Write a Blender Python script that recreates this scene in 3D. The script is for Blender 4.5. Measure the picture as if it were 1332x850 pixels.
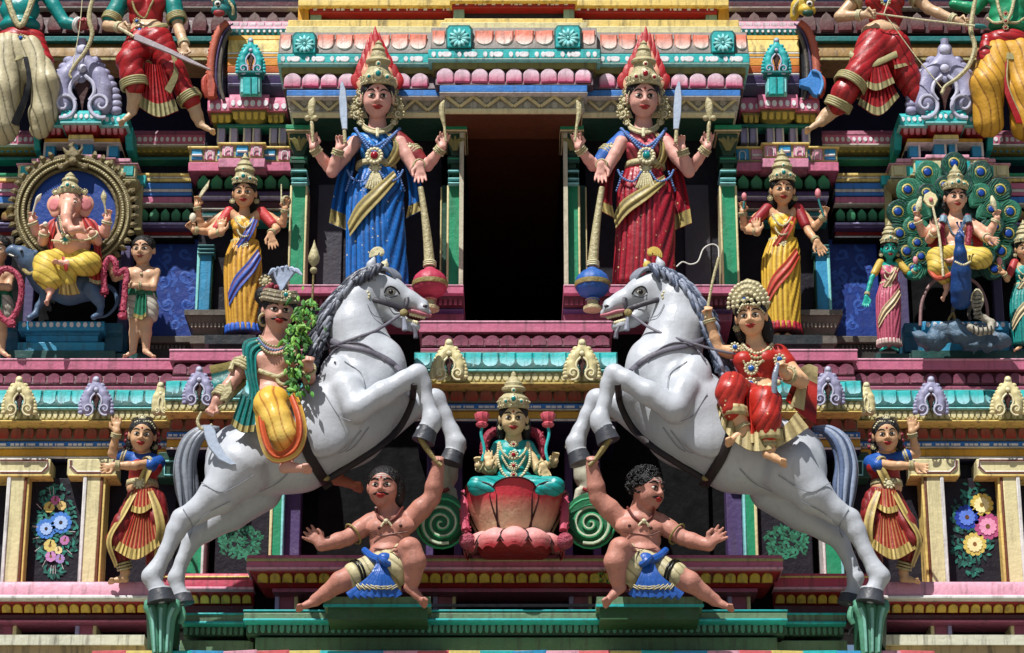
import bpy, math, random, numpy as np
from mathutils import Vector, Matrix
random.seed(7); RNG = np.random.default_rng(7)
for o in list(bpy.data.objects): bpy.data.objects.remove(o)
SC = bpy.context.scene; COL = SC.collection
# ---------------------------------------------------------------- camera, light
TH = math.radians(20); FP = 3300.0; CX, CY = 666.0, 425.0; S = .01; ZO = 13.0
CT, ST = math.cos(TH), math.sin(TH)
CAM = np.array([0.0, -33*CT, ZO-33*ST])
cam = bpy.data.cameras.new('camera'); cam.sensor_width = 36; cam.lens = 36*FP/1332; cam.clip_end = 3000; cam.clip_start = .5
co = bpy.data.objects.new('camera', cam); COL.objects.link(co); co.location = CAM; co.rotation_euler = (math.pi/2+TH, 0, 0)
SC.camera = co
SUN = Vector((-.31, -.52, 1.0)).normalized()
w = bpy.data.worlds.new('World'); SC.world = w; w.use_nodes = True
sk = w.node_tree.nodes.new('ShaderNodeTexSky'); sk.sky_type = 'NISHITA'; sk.sun_disc = False
sk.sun_elevation = math.asin(SUN.z); sk.sun_rotation = math.atan2(SUN.x, SUN.y)
bg = w.node_tree.nodes['Background']; bg.inputs[1].default_value = .052
w.node_tree.links.new(sk.outputs[0], bg.inputs[0])
sl = bpy.data.lights.new('sun', 'SUN'); sl.energy = 5.0; sl.angle = math.radians(.5); sl.color = (1, .975, .94)
so = bpy.data.objects.new('sun', sl); COL.objects.link(so); so.location = (-20, -30, 50)
so.rotation_euler = SUN.to_track_quat('Z', 'Y').to_euler()
SC.view_settings.view_transform = 'Standard'; SC.view_settings.look = 'None'; SC.view_settings.exposure = .45
SC.view_settings.gamma = 1; SC.view_settings.use_curve_mapping = False
SC.cycles.max_bounces = 4; SC.cycles.diffuse_bounces = 3; SC.cycles.glossy_bounces = 2
SC.cycles.use_denoising = True
# ---------------------------------------------------------------- helpers
# W: point of the place seen at photo pixel (px, py) on the plane d centimetres in front of the main wall plane
def W(px, py, d=0.0):
    px = np.asarray(px, float); py = np.asarray(py, float); d = np.asarray(d, float)
    u = (px-CX)/FP; v = (CY-py)/FP
    dy = CT-v*ST; dz = ST+v*CT
    t = (-d*S-CAM[1])/dy
    return np.stack(np.broadcast_arrays(u*t, -d*S, CAM[2]+dz*t), -1)
def lin(c):
    if isinstance(c, str):
        c = c.lstrip('#'); c = [int(c[i:i+2], 16)/255 for i in (0, 2, 4)]
        return tuple(x/12.92 if x <= .04045 else ((x+.055)/1.055)**2.4 for x in c)
    return tuple(c)
_mats = {}
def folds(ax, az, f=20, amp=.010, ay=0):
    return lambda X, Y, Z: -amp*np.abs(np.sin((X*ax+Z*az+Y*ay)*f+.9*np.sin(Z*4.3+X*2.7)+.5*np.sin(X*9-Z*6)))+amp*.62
def paint(c, c2=None, rough=.48, dirt=.35, bump=.16, fold=None, spec=.32, speck=0, sc=1.0, brush=0):
    """enamel paint. c2: second colour at the piece's lower edge; fold: colour of the painted lines in cloth folds"""
    key = (c, c2, rough, dirt, bump, fold, spec, speck, sc, brush)
    if key in _mats: return _mats[key]
    m = bpy.data.materials.new('paint'); m.use_nodes = True; nt = m.node_tree; N = nt.nodes; L = nt.links
    b = N['Principled BSDF']; b.inputs['Roughness'].default_value = rough; b.inputs['Specular IOR Level'].default_value = spec
    def mix(f, a, bb, mode='MIX'):
        x = N.new('ShaderNodeMix'); x.data_type = 'RGBA'; x.blend_type = mode
        for s, v in ((0, f), (6, a), (7, bb)):
            if isinstance(v, (tuple, list)): x.inputs[s].default_value = (*v[:3], 1)
            elif isinstance(v, (int, float)): x.inputs[s].default_value = v
            else: L.new(v, x.inputs[s])
        return x.outputs[2]
    def mr(v, a, bb, o0=0., o1=1.):
        x = N.new('ShaderNodeMapRange'); L.new(v, x.inputs[0])
        for i, q in enumerate((a, bb, o0, o1)): x.inputs[i+1].default_value = q
        return x.outputs[0]
    def noise(scale, detail=4, vec=None, r=.6):
        x = N.new('ShaderNodeTexNoise'); x.inputs['Scale'].default_value = scale; x.inputs['Detail'].default_value = detail
        x.inputs['Roughness'].default_value = r; L.new(vec or geo.outputs['Position'], x.inputs['Vector']); return x.outputs['Fac']
    geo = N.new('ShaderNodeNewGeometry')
    c1 = lin(c); cur = c1
    if c2:
        tc = N.new('ShaderNodeTexCoord'); sp = N.new('ShaderNodeSeparateXYZ'); L.new(tc.outputs['Generated'], sp.inputs[0])
        n = noise(9, 3)
        ad = N.new('ShaderNodeMath'); ad.operation = 'MULTIPLY_ADD'; L.new(n, ad.inputs[0]); ad.inputs[1].default_value = .3; L.new(sp.outputs[2], ad.inputs[2])
        cur = mix(mr(ad.outputs[0], .25, .85), lin(c2), c1)
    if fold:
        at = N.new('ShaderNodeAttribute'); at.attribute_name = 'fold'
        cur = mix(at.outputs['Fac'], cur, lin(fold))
    # tone variation, brush marks, grime
    cur = mix(mr(noise(2.3*sc, 5), .35, .7, 0, .26), cur, tuple(x*.66 for x in c1))
    if dirt:
        mp = N.new('ShaderNodeMapping'); mp.inputs['Scale'].default_value = (14, 14, 1.6); L.new(geo.outputs['Position'], mp.inputs[0])
        st = mr(noise(1.0, 5, mp.outputs[0]), .50, .74, 0, min(.9, dirt*1.35))
        cur = mix(st, cur, (.045, .036, .028))
        cur = mix(mr(noise(38, 3), .64, .76, 0, dirt*1.3), cur, (.04, .035, .03))
    if dirt:   # faded, chalky patches and small chips
        cur = mix(mr(noise(1.1*sc, 6, r=.7), .52, .74, 0, min(.3, dirt*.5)), cur, tuple(x*.65+.12 for x in c1))
        cur = mix(mr(noise(70, 2), .70, .74, 0, min(.8, dirt*1.6)), cur, tuple(x*.4+.28 for x in c1))
    if speck:
        vo = N.new('ShaderNodeTexVoronoi'); vo.inputs['Scale'].default_value = 9; L.new(geo.outputs['Position'], vo.inputs['Vector'])
        cur = mix(mr(vo.outputs['Distance'], .08, .13, .7, 0), cur, lin('#e8d79a'))
    if isinstance(cur, tuple): b.inputs['Base Color'].default_value = (*cur, 1)
    else: L.new(cur, b.inputs['Base Color'])
    rr = mr(noise(6, 4), .3, .7, max(.05, rough-.1), min(1, rough+.18)); L.new(rr, b.inputs['Roughness'])
    bp = N.new('ShaderNodeBump'); bp.inputs['Strength'].default_value = bump; bp.inputs['Distance'].default_value = .035
    L.new(noise(22*sc, 6), bp.inputs['Height']); last = bp
    b3 = N.new('ShaderNodeBump'); b3.inputs['Strength'].default_value = min(1, bump*1.2); b3.inputs['Distance'].default_value = .05
    L.new(noise(8*sc, 2), b3.inputs['Height']); L.new(bp.outputs[0], b3.inputs['Normal']); last = b3
    if brush:
        mp = N.new('ShaderNodeMapping'); mp.inputs['Scale'].default_value = (60, 60, 5); mp.inputs['Rotation'].default_value = (.3, .5, 0); L.new(geo.outputs['Position'], mp.inputs[0])
        bp2 = N.new('ShaderNodeBump'); bp2.inputs['Strength'].default_value = brush; bp2.inputs['Distance'].default_value = .01
        L.new(noise(1, 3, mp.outputs[0]), bp2.inputs['Height']); L.new(last.outputs[0], bp2.inputs['Normal']); last = bp2
    L.new(last.outputs[0], b.inputs['Normal'])
    _mats[key] = m; return m

def empty(name, loc, label=None, cat=None, group=None):
    o = bpy.data.objects.new(name, None); COL.objects.link(o); o.location = tuple(loc); o.empty_display_size = .1
    if label: o['label'] = label
    if cat: o['category'] = cat
    if group: o['group'] = group
    return o
def wloc(o):
    v = Vector(o.location)
    while o.parent: o = o.parent; v += Vector(o.location)
    return np.array(v)
def mesh_obj(name, V, Fc, mat, parent=None, smooth=False, fold=None, kind=None, mi=None):
    """V in world metres; object origin at its parent's"""
    V = np.asarray(V, float).reshape(-1, 3)
    if parent is not None: V = V-wloc(parent)
    me = bpy.data.meshes.new(name)
    if isinstance(Fc, np.ndarray):
        n, k = Fc.shape
        me.vertices.add(len(V)); me.vertices.foreach_set('co', V.astype(np.float32).ravel())
        me.loops.add(n*k); me.loops.foreach_set('vertex_index', Fc.astype(np.int32).ravel())
        me.polygons.add(n); me.polygons.foreach_set('loop_start', np.arange(n, dtype=np.int32)*k)
        me.update(calc_edges=True); me.validate()
    else: me.from_pydata(V.tolist(), [], Fc); me.update()
    if smooth is True: me.polygons.foreach_set('use_smooth', np.ones(len(me.polygons), bool))
    for x in (mat if isinstance(mat, (list, tuple)) else [mat]): me.materials.append(x)
    if mi is not None: me.polygons.foreach_set('material_index', np.asarray(mi, np.int32))
    if fold is not None and len(fold) == len(me.vertices):
        a = me.attributes.new('fold', 'FLOAT', 'POINT'); a.data.foreach_set('value', np.asarray(fold, np.float32))
    if smooth == 'angle':
        me.polygons.foreach_set('use_smooth', np.ones(len(me.polygons), bool)); me.set_sharp_from_angle(angle=math.radians(40))
    o = bpy.data.objects.new(name, me); COL.objects.link(o)
    if parent is not None: o.parent = parent
    if kind: o['kind'] = kind
    return o
class MB:
    """collects shapes given in world metres; build() links them as one mesh"""
    def __init__(s): s.V = []; s.F = []; s.n = 0
    def add(s, V, F):
        V = np.asarray(V, float).reshape(-1, 3); s.V.append(V); s.F += [[i+s.n for i in f] for f in (F.tolist() if isinstance(F, np.ndarray) else F)]; s.n += len(V); return s
    def build(s, name, mat, parent=None, smooth=False, kind=None):
        return mesh_obj(name, np.concatenate(s.V), s.F, mat, parent, smooth, kind=kind)
MIR = [False]; MC = 668.0
def mx(x): return 2*MC-x if MIR[0] else x
def mirr(on, c=668.0): 
    global MC
    MIR[0] = on; MC = c
def boxV(x0, x1, Y0, Y1, z0, z1, bev=.0):
    V = [(x, y, z) for z in (z0, z1) for y in (Y0, Y1) for x in (x0, x1)]
    return V, [[0, 1, 3, 2], [4, 6, 7, 5], [0, 4, 5, 1], [1, 5, 7, 3], [3, 7, 6, 2], [2, 6, 4, 0]]
def mold(name, parent, x0, x1, prof, mat, back=60, ret=0.0, kind=None, taper=None):
    """moulding extruded along x: prof = [(py, d) ...] from top to bottom; ret: how much the ends step in with the profile"""
    x0, x1 = sorted((mx(x0), mx(x1)))
    dm = max(p[1] for p in prof); cx = (x0+x1)/2
    pm = [p for p in prof if p[1] == dm][0]
    X0, X1 = W(x0, pm[0], dm)[0], W(x1, pm[0], dm)[0]; Yb = back*S
    V = []
    for py, d in prof:
        p = W(cx, py, d); e = (dm-d)*S*ret
        V += [(X0+e, p[1], p[2]), (X1-e, p[1], p[2]), (X1-e, Yb, p[2]), (X0+e, Yb, p[2])]
    n = len(prof); Fc = [[3, 2, 1, 0]]
    for i in range(n-1):
        a, b = 4*i, 4*i+4
        Fc += [[a, a+1, b+1, b], [a+1, a+2, b+2, b+1], [a+3, a, b, b+3], [a+2, a+3, b+3, b+2]]
    a = 4*(n-1); Fc.append([a, a+1, a+2, a+3])
    o = mesh_obj(name, V, Fc, mat, parent, 'angle', kind=kind)
    md = o.modifiers.new('bevel', 'BEVEL'); md.width = .012; md.segments = 2; md.limit_method = 'ANGLE'; md.angle_limit = math.radians(35)
    return o
def band(name, parent, x0, x1, y0, y1, d, mat, back=None, ret=0.0):
    if y1-y0 >= 6 and name.split('_')[-1] in ('band', 'strip', 'course', 'block') and d > -140:
        o = mold(name, parent, x0, x1, [(y0, d), (y1-1.1, d)], mat, back=60-d if back is None else back, ret=ret)
        mold('edge_line', o, x0-.4, x1+.4, [(y1-1.1, d+1.2), (y1, d+1.2)], EDGE, back=60-d if back is None else back, ret=ret); return o
    return mold(name, parent, x0, x1, [(y0, d), (y1, d)], mat, back=60-d if back is None else back, ret=ret)
def cove(y0, y1, d0, d1, n=5, out=True):
    r = []
    for i in range(n+1):
        t = i/n; s = math.sin(t*math.pi/2) if out else 1-math.cos(t*math.pi/2)
        r.append((y0+(y1-y0)*t, d0+(d1-d0)*s))
    return r
_pm = {}
def petal_mesh(w, h, t, kind):
    k = (round(w, 1), round(h, 1), t, kind)
    if k in _pm: return _pm[k]
    a, c = w/2, h/2; P = []
    if kind == 'U':
        P = [(-a, c), (-a, -c+a*.8)]+[(-a*math.cos(q), -c+a*.8-a*.8*math.sin(q)) for q in np.linspace(0.35, math.pi-.35, 7)]+[(a, -c+a*.8), (a, c)]
    elif kind == 'A':
        hh = min(h*.7, a*.95); P = [(-a, -c), (a, -c), (a, c-hh)]+[(a*math.cos(q), c-hh+hh*math.sin(q)) for q in np.linspace(.3, math.pi-.3, 8)]+[(-a, c-hh)]
    elif kind == 'O':
        P = [(-a*.9, -c), (a*.9, -c), (a, -c+h*.35), (a*.85, c-h*.38), (a*.5, c-h*.16), (a*.18, c-h*.07), (0, c), (-a*.18, c-h*.07), (-a*.5, c-h*.16), (-a*.85, c-h*.38), (-a, -c+h*.35)]
    elif kind == 'L':   # pointed leaf
        P = [(-a*.8, -c), (a*.8, -c), (a, -c+h*.3), (a*.92, -c+h*.6), (a*.45, c-h*.18), (0, c), (-a*.45, c-h*.18), (-a*.92, -c+h*.6), (-a, -c+h*.3)]
    elif kind == 'D':
        e = 2.6 if w > h*1.4 else 2.1
        P = [(a*np.sign(math.cos(q))*abs(math.cos(q))**(2/e), c*np.sign(math.sin(q))*abs(math.sin(q))**(2/e)) for q in np.linspace(0, 2*math.pi, 12, endpoint=False)]
    elif kind == 'R':
        P = [(-a, -c), (a, -c), (a, c), (-a, c)]
    P = np.array(P)*S; n = len(P)
    # orient counter-clockwise as seen from the front (-Y)
    ar = sum(P[i][0]*P[(i+1) % n][1]-P[(i+1) % n][0]*P[i][1] for i in range(n))
    if ar < 0: P = P[::-1]
    T = t*S*.6; cc = P.mean(0); r1 = P; r2 = P+(cc-P)*.10; r3 = P+(cc-P)*.15
    V = [(x, 0, z) for x, z in r1]+[(x, -T*.6, z) for x, z in r2]+[(x, -T, z) for x, z in r3]
    Fc = [[r*n+i, r*n+(i+1) % n, (r+1)*n+(i+1) % n, (r+1)*n+i] for r in range(2) for i in range(n)]+[[2*n+i for i in range(n)]]
    ns = len(Fc)
    if kind in 'UA' and w > 12:   # painted slit in the middle of the petal
        zc = (-.25 if kind == 'U' else -.2)*h*S; hh = h*.16*S
        V += [(-.006, -T-.004, zc-hh), (.006, -T-.004, zc-hh), (.004, -T-.004, zc+hh), (-.004, -T-.004, zc+hh)]; m_ = len(V)-4; Fc.append([m_, m_+1, m_+2, m_+3])
    me = bpy.data.meshes.new('petal'); me.from_pydata(V, [], Fc); me.update()
    if kind in 'UAOL':
        for i_, p_ in enumerate(me.polygons): p_.material_index = 1 if (i_ < n or i_ >= ns) else 0
    me.polygons.foreach_set('use_smooth', np.ones(len(me.polygons), bool)); me.set_sharp_from_angle(angle=math.radians(25))
    _pm[k] = me; return me
_pm2 = {}
def petal_row(parent, name, x0, x1, y0, y1, d, n, kind, mats, gap=.9, t=4, tilt=0, jit=.6):
    """n separate relief pieces in a row, children of parent, sharing their mesh"""
    x0, x1 = sorted((mx(x0), mx(x1))); pl = wloc(parent) if parent else np.zeros(3)
    mats = mats if isinstance(mats, (list, tuple)) else [mats]
    for i in range(n):
        a = x0+(x1-x0)*(i+.5)/n; w_ = (x1-x0)/n-gap; mt = mats[i % len(mats)]
        key = (round(w_, 1), round(y1-y0, 1), t, kind, mt.name)
        if key not in _pm2:
            me = petal_mesh(w_, (y1-y0)/CT, t, kind).copy(); me.materials.clear(); me.materials.append(mt); me.materials.append(paint('#1c1416', dirt=0)) if kind in 'UAOL' else None; _pm2[key] = me
        o = bpy.data.objects.new(name, _pm2[key]); COL.objects.link(o); o.parent = parent
        p = W(a, (y0+y1)/2, d)
        o.location = tuple(p-pl); o.rotation_euler = (-tilt+random.gauss(0, .03), random.gauss(0, .035*jit), random.gauss(0, .03))
        k = 1+random.gauss(0, .03*jit); o.scale = (k, 1, k)
def dots(parent, name, x0, x1, y0, y1, d, n, mat, kind='D', t=2.0, fill=.72, pattern=None):
    """a row of raised dots too small to pick apart: one mesh"""
    x0, x1 = sorted((mx(x0), mx(x1))); mb = MB(); st = (x1-x0)/n
    for i in range(n):
        ww = st*fill*random.uniform(.9, 1.06)
        if pattern:
            ww = st*pattern[i % len(pattern)]
            if ww <= 0: continue
        me = petal_mesh(round(ww), (y1-y0)/CT, t, kind); V = np.array([v.co for v in me.vertices])+W(x0+st*(i+.5), (y0+y1)/2, d)
        mb.add(V, [list(p.vertices) for p in me.polygons])
    return mb.build(name, mat, parent, kind='stuff')
# ---- curve, sweep, loft, plate
def cr(P, n=6):
    P = np.asarray(P, float)
    if len(P) < 3: return np.array([P[0]+(P[-1]-P[0])*t for t in np.linspace(0, 1, n+1)])
    Q = np.vstack([2*P[0]-P[1], P, 2*P[-1]-P[-2]]); out = []
    for i in range(1, len(Q)-2):
        for t in np.linspace(0, 1, n, endpoint=False):
            a, b, c, d = Q[i-1], Q[i], Q[i+1], Q[i+2]
            out.append(.5*((2*b)+(c-a)*t+(2*a-5*b+4*c-d)*t*t+(3*b-a-3*c+d)*t**3))
    out.append(Q[-2]); return np.array(out)
def sweepV(P, R, seg=8, flat=1.0, up=None, close=True):
    """tube along world points P with radii R; flat squeezes it along the frame's second axis"""
    P = np.asarray(P, float); n = len(P); R = np.broadcast_to(np.asarray(R, float), (n,))
    T = np.gradient(P, axis=0); T /= np.linalg.norm(T, axis=1)[:, None]+1e-9
    u = np.array(up if up is not None else (0, -1, .01), float); V = []
    if abs(T[0]@u) > .95 and up is None: u = np.array([1, 0, 0.])
    for i in range(n):
        b = u-(u@T[i])*T[i]; b /= np.linalg.norm(b)+1e-9
        if up is None: u = b
        a = np.cross(T[i], b)
        for k in range(seg):
            q = 2*math.pi*k/seg; V.append(P[i]+R[i]*(math.cos(q)*a+flat*math.sin(q)*b))
    Fc = [[i*seg+k, (i+1)*seg+k, (i+1)*seg+(k+1) % seg, i*seg+(k+1) % seg] for i in range(n-1) for k in range(seg)]
    if close: Fc += [list(range(seg)), [(n-1)*seg+k for k in range(seg)][::-1]]
    return np.array(V), Fc
_u, _v = np.meshgrid(np.linspace(0, 2*np.pi, 9)[:-1], np.linspace(0, np.pi, 6)[1:-1])
SPV = np.vstack([[0, 0, 1], np.c_[(np.sin(_v)*np.cos(_u)).ravel(), (np.sin(_v)*np.sin(_u)).ravel(), np.cos(_v).ravel()], [0, 0, -1]])
SPF = [[0, 1+k, 1+(k+1) % 8] for k in range(8)]+[[1+r*8+k, 1+(r+1)*8+k, 1+(r+1)*8+(k+1) % 8, 1+r*8+(k+1) % 8] for r in range(3) for k in range(8)]+[[33, 25+(k+1) % 8, 25+k] for k in range(8)]
# ---- signed-distance bodies, meshed by surface nets
def rot(yaw=0, pitch=0, roll=0): return np.array((Matrix.Rotation(yaw, 3, 'Z') @ Matrix.Rotation(pitch, 3, 'X') @ Matrix.Rotation(roll, 3, 'Y')))
def C(a, b, ra, rb=None, k=.02): return ('c', np.array(a, float), np.array(b, float), ra, ra if rb is None else rb, k)
def E(c, r, R=None, k=.02, sub=False): return ('e', np.array(c, float), np.array(r, float)*np.ones(3), R, k, sub)
def sdf_mesh(prims, vox, infl=0.0, disp=None):
    B = []
    for p in prims:
        if p[0] == 'c':
            r = max(p[3], p[4])+infl+abs(p[5]); B.append((np.minimum(p[1], p[2])-r, np.maximum(p[1], p[2])+r))
        else:
            r = max(p[2])+infl+abs(p[4]); B.append((p[1]-r, p[1]+r))
    body = [b for b, p in zip(B, prims) if not (p[0] == 'e' and p[5])]
    lo = np.min([b[0] for b in body], 0)-3*vox; hi = np.max([b[1] for b in body], 0)+3*vox
    n = np.ceil((hi-lo)/vox).astype(int)+1
    D = np.full(n, .5, np.float32); ax = [lo[i]+np.arange(n[i])*vox for i in range(3)]
    for p, (b0, b1) in zip(prims, B):
        i0 = np.maximum(((b0-lo)/vox).astype(int)-2, 0); i1 = np.minimum(((b1-lo)/vox).astype(int)+4, n)
        if (i1 <= i0).any(): continue
        sl_ = tuple(slice(a, b) for a, b in zip(i0, i1))
        X = ax[0][sl_[0]][:, None, None]; Y = ax[1][sl_[1]][None, :, None]; Z = ax[2][sl_[2]][None, None, :]
        if p[0] == 'c':
            a, b = p[1], p[2]; ba = b-a; L2 = ba@ba+1e-12
            h = np.clip(((X-a[0])*ba[0]+(Y-a[1])*ba[1]+(Z-a[2])*ba[2])/L2, 0, 1)
            d = np.sqrt((X-a[0]-h*ba[0])**2+(Y-a[1]-h*ba[1])**2+(Z-a[2]-h*ba[2])**2)-(p[3]+(p[4]-p[3])*h)-infl; k = p[5]
        else:
            c, r, R, k, sub = p[1:]; r = r+infl
            x, y, z = X-c[0], Y-c[1], Z-c[2]
            if R is not None:
                x, y, z = (R[0][0]*x+R[1][0]*y+R[2][0]*z, R[0][1]*x+R[1][1]*y+R[2][1]*z, R[0][2]*x+R[1][2]*y+R[2][2]*z)
            k0 = np.sqrt((x/r[0])**2+(y/r[1])**2+(z/r[2])**2)+1e-9; k1 = np.sqrt((x/r[0]**2)**2+(y/r[1]**2)**2+(z/r[2]**2)**2)+1e-9
            d = k0*(k0-1)/k1
            if sub:
                o = D[sl_]; nd = -d; h = np.clip(.5+.5*(nd-o)/k, 0, 1); D[sl_] = o+(nd-o)*h+k*h*(1-h); continue
        o = D[sl_]; k = max(k, 1e-4); h = np.clip(.5+.5*(o-d)/k, 0, 1); D[sl_] = o+(d-o)*h-k*h*(1-h)
    if disp is not None:
        X, Y, Z = np.meshgrid(*ax, indexing='ij', sparse=True); D = D+disp(X, Y, Z).astype(np.float32)
    D[0] = D[-1] = .5; D[:, 0] = D[:, -1] = .5; D[:, :, 0] = D[:, :, -1] = .5
    s = D < 0
    c = [s[a:n[0]-1+a, b:n[1]-1+b, e:n[2]-1+e] for a in (0, 1) for b in (0, 1) for e in (0, 1)]
    al = np.logical_and.reduce(c); an = np.logical_or.reduce(c); cells = an & ~al
    idx = np.full(cells.shape, -1, np.int64); I = np.argwhere(cells); idx[cells] = np.arange(len(I))
    acc = np.zeros((len(I), 3)); cnt = np.zeros(len(I))
    cor = [(a, b, e) for a in (0, 1) for b in (0, 1) for e in (0, 1)]
    val = np.stack([D[I[:, 0]+a, I[:, 1]+b, I[:, 2]+e] for a, b, e in cor], 1)
    for i in range(8):
        for j in range(i+1, 8):
            df = np.abs(np.array(cor[i])-np.array(cor[j]))
            if df.sum() != 1: continue
            va, vb = val[:, i], val[:, j]; m = (va < 0) != (vb < 0)
            t = np.where(m, va/(va-vb+1e-12), 0)[:, None]
            acc += np.where(m[:, None], np.array(cor[i])+(np.array(cor[j])-np.array(cor[i]))*t, 0); cnt += m
    V = lo+(I+acc/cnt[:, None])*vox
    Fc = []
    for ax_ in range(3):
        b, e = [(1, 2), (2, 0), (0, 1)][ax_]
        sh = [slice(None)]*3; sh2 = [slice(None)]*3; sh[ax_] = slice(0, n[ax_]-1); sh2[ax_] = slice(1, n[ax_])
        ch = s[tuple(sh)] != s[tuple(sh2)]; P = np.argwhere(ch); P = P[(P[:, b] > 0) & (P[:, e] > 0) & (P[:, b] < n[b]-1) & (P[:, e] < n[e]-1)]
        inside = s[P[:, 0], P[:, 1], P[:, 2]]
        def g(db, de):
            Q = P.copy(); Q[:, b] -= db; Q[:, e] -= de; return idx[Q[:, 0], Q[:, 1], Q[:, 2]]
        q = np.stack([g(1, 1), g(0, 1), g(0, 0), g(1, 0)], 1); q[~inside] = q[~inside][:, ::-1]; Fc.append(q)
    Fc = np.concatenate(Fc); Fc = Fc[(Fc >= 0).all(1)]
    return V, Fc
def relax(V, Fc, it=2, lam=.5):
    n = len(V)
    for _ in range(it):
        A = np.zeros((n, 3)); c = np.zeros(n)
        for i in range(4):
            a, b = Fc[:, i], Fc[:, (i+1) % 4]
            for k in range(3): A[:, k] += np.bincount(a, V[b][:, k], n)+np.bincount(b, V[a][:, k], n)
            c += np.bincount(a, minlength=n)+np.bincount(b, minlength=n)
        V = V+lam*(A/np.maximum(c, 1)[:, None]-V)
    return V
def proj(V):
    V = np.asarray(V)-CAM; z = V[:, 1]*CT+V[:, 2]*ST; y = -V[:, 1]*ST+V[:, 2]*CT
    return CX+V[:, 0]/z*FP, CY-y/z*FP
class Fig:
    """a statue: all points are (px, py, d) relative to the statue's own depth plane D"""
    def __init__(s, name, label, cat, px, py, D, group=None, m=False, mc=668.0):
        s.m, s.mc, s.D = m, mc, D; s.root = empty(name, s.w((px, py, 0)), label, cat, group)
    def X(s, x): return 2*s.mc-x if s.m else x
    def w(s, p): return W(s.X(p[0]), p[1], s.D+(p[2] if len(p) > 2 else 0))
    def ws(s, P): return np.array([s.w(p) for p in P])
    def limb(s, P, k=3):     # P: (px, py, d, r) chain
        Q = [s.w(p) for p in P]; return [C(Q[i], Q[i+1], P[i][3]*S, P[i+1][3]*S, k*S) for i in range(len(P)-1)]
    def ell(s, px, py, d, rx, rz, ry, yaw=0, roll=0, pitch=0, k=3, sub=False):
        g = -1 if s.m else 1
        return [E(s.w((px, py, d)), np.array((rx, ry, rz))*S, rot(g*yaw, pitch, g*roll) if (yaw or roll or pitch) else None, k*S, sub)]
    def sdf(s, name, prims, mat, vox=1.5, infl=0, parent=None, it=2, disp=None, label=None, keep=False):
        V, Fc = sdf_mesh(prims, vox*S, infl*S, disp); fo = None
        if disp is not None: q = disp(V[:, 0], V[:, 1], V[:, 2]); m0, m1 = q.min(), q.max(); fo = 1-np.clip((q-m0)/(m1-m0+1e-9)/.34, 0, 1) if q.mean() > (m0+m1)/2 else np.clip(((q-m0)/(m1-m0+1e-9)-.66)/.34, 0, 1)
        V = relax(V, Fc, it)
        o = mesh_obj(name, V, Fc, mat, parent or s.root, True, fold=fo)
        if keep: s.sx, s.sy = proj(V); s.sd = -V[:, 1]/S-s.D
        if label: o['label'] = label
        return o
    def snap(s, P, off=0.5, n=5, r=3.0):
        """lay the curve P on the front of the kept body"""
        Q = cr(np.array([tuple(p)[:2]+(0,) for p in P], float), n); out = []; last = None
        for q in Q:
            m = (np.abs(s.sx-s.X(q[0])) < r) & (np.abs(s.sy-q[1]) < r)
            d = s.sd[m].max() if m.any() else last
            if d is None: d = 0
            last = d; out.append(d)
        out = np.convolve(np.r_[out[0], out, out[-1]], [.25, .5, .25], 'valid')
        return [(q[0], q[1], d+off) for q, d in zip(Q, out)]
    def tube(s, name, P, r, mat, seg=8, n=6, flat=1.0, parent=None, smooth=True, up=None):
        P = np.asarray(P, float)
        if P.shape[1] == 2: P = np.c_[P, np.zeros(len(P))]
        Q = cr(P, n) if len(P) > 2 else cr(P, 2); R = Q[:, 3] if P.shape[1] > 3 else np.full(len(Q), float(r))
        V, Fc = sweepV(s.ws(Q), R*S, seg, flat, up)
        return mesh_obj(name, V, Fc, mat, parent or s.root, 'angle')
    def beads(s, name, P, r, mat, parent=None, step=1.7, n=8, kind=None):
        P = np.asarray(P, float)
        Q = s.ws(cr(P, n) if len(P) > 2 else cr(P, 4)); L = np.r_[0, np.cumsum(np.linalg.norm(np.diff(Q, axis=0), axis=1))]
        k = max(2, int(L[-1]/(r*S*step))); mb = MB()
        for t in np.linspace(0, L[-1], k):
            c = np.array([np.interp(t, L, Q[:, i]) for i in range(3)]); mb.add(SPV*r*S+c, SPF)
        return mb.build(name, mat, parent or s.root, True)
    def ball(s, name, p, r, mat, parent=None, sc=(1, 1, 1)):
        u, v = np.meshgrid(np.linspace(0, 2*np.pi, 17)[:-1], np.linspace(0, np.pi, 11)); n = 16
        V = np.c_[(np.sin(v)*np.cos(u)).ravel(), (np.sin(v)*np.sin(u)).ravel(), np.cos(v).ravel()]*np.array(sc)*r*S+s.w(p)
        Fc = [[i*n+k, (i+1)*n+k, (i+1)*n+(k+1) % n, i*n+(k+1) % n] for i in range(10) for k in range(n)]
        return mesh_obj(name, V, Fc, mat, parent or s.root, True)
    def lathe(s, name, p, prof, mat, R=None, seg=20, parent=None, ripple=None):
        """prof: (r, h) pairs going up from point p, in cm; R tilts the axis; ripple = (n, amp)"""
        V = []; o = s.w(p)
        for r, h in prof:
            for k in range(seg):
                q = 2*math.pi*k/seg; rr = r*(1+(ripple[1]*math.cos(ripple[0]*q) if ripple else 0)); V.append((rr*math.cos(q)*S, rr*math.sin(q)*S, h*S))
        V = np.array(V)
        if R is not None: V = V @ np.array(R).T
        n = len(prof)
        Fc = [[i*seg+k, i*seg+(k+1) % seg, (i+1)*seg+(k+1) % seg, (i+1)*seg+k] for i in range(n-1) for k in range(seg)]+[[k for k in range(seg)][::-1], [(n-1)*seg+k for k in range(seg)]]
        return mesh_obj(name, V+o, Fc, mat, parent or s.root, 'angle')
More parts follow.
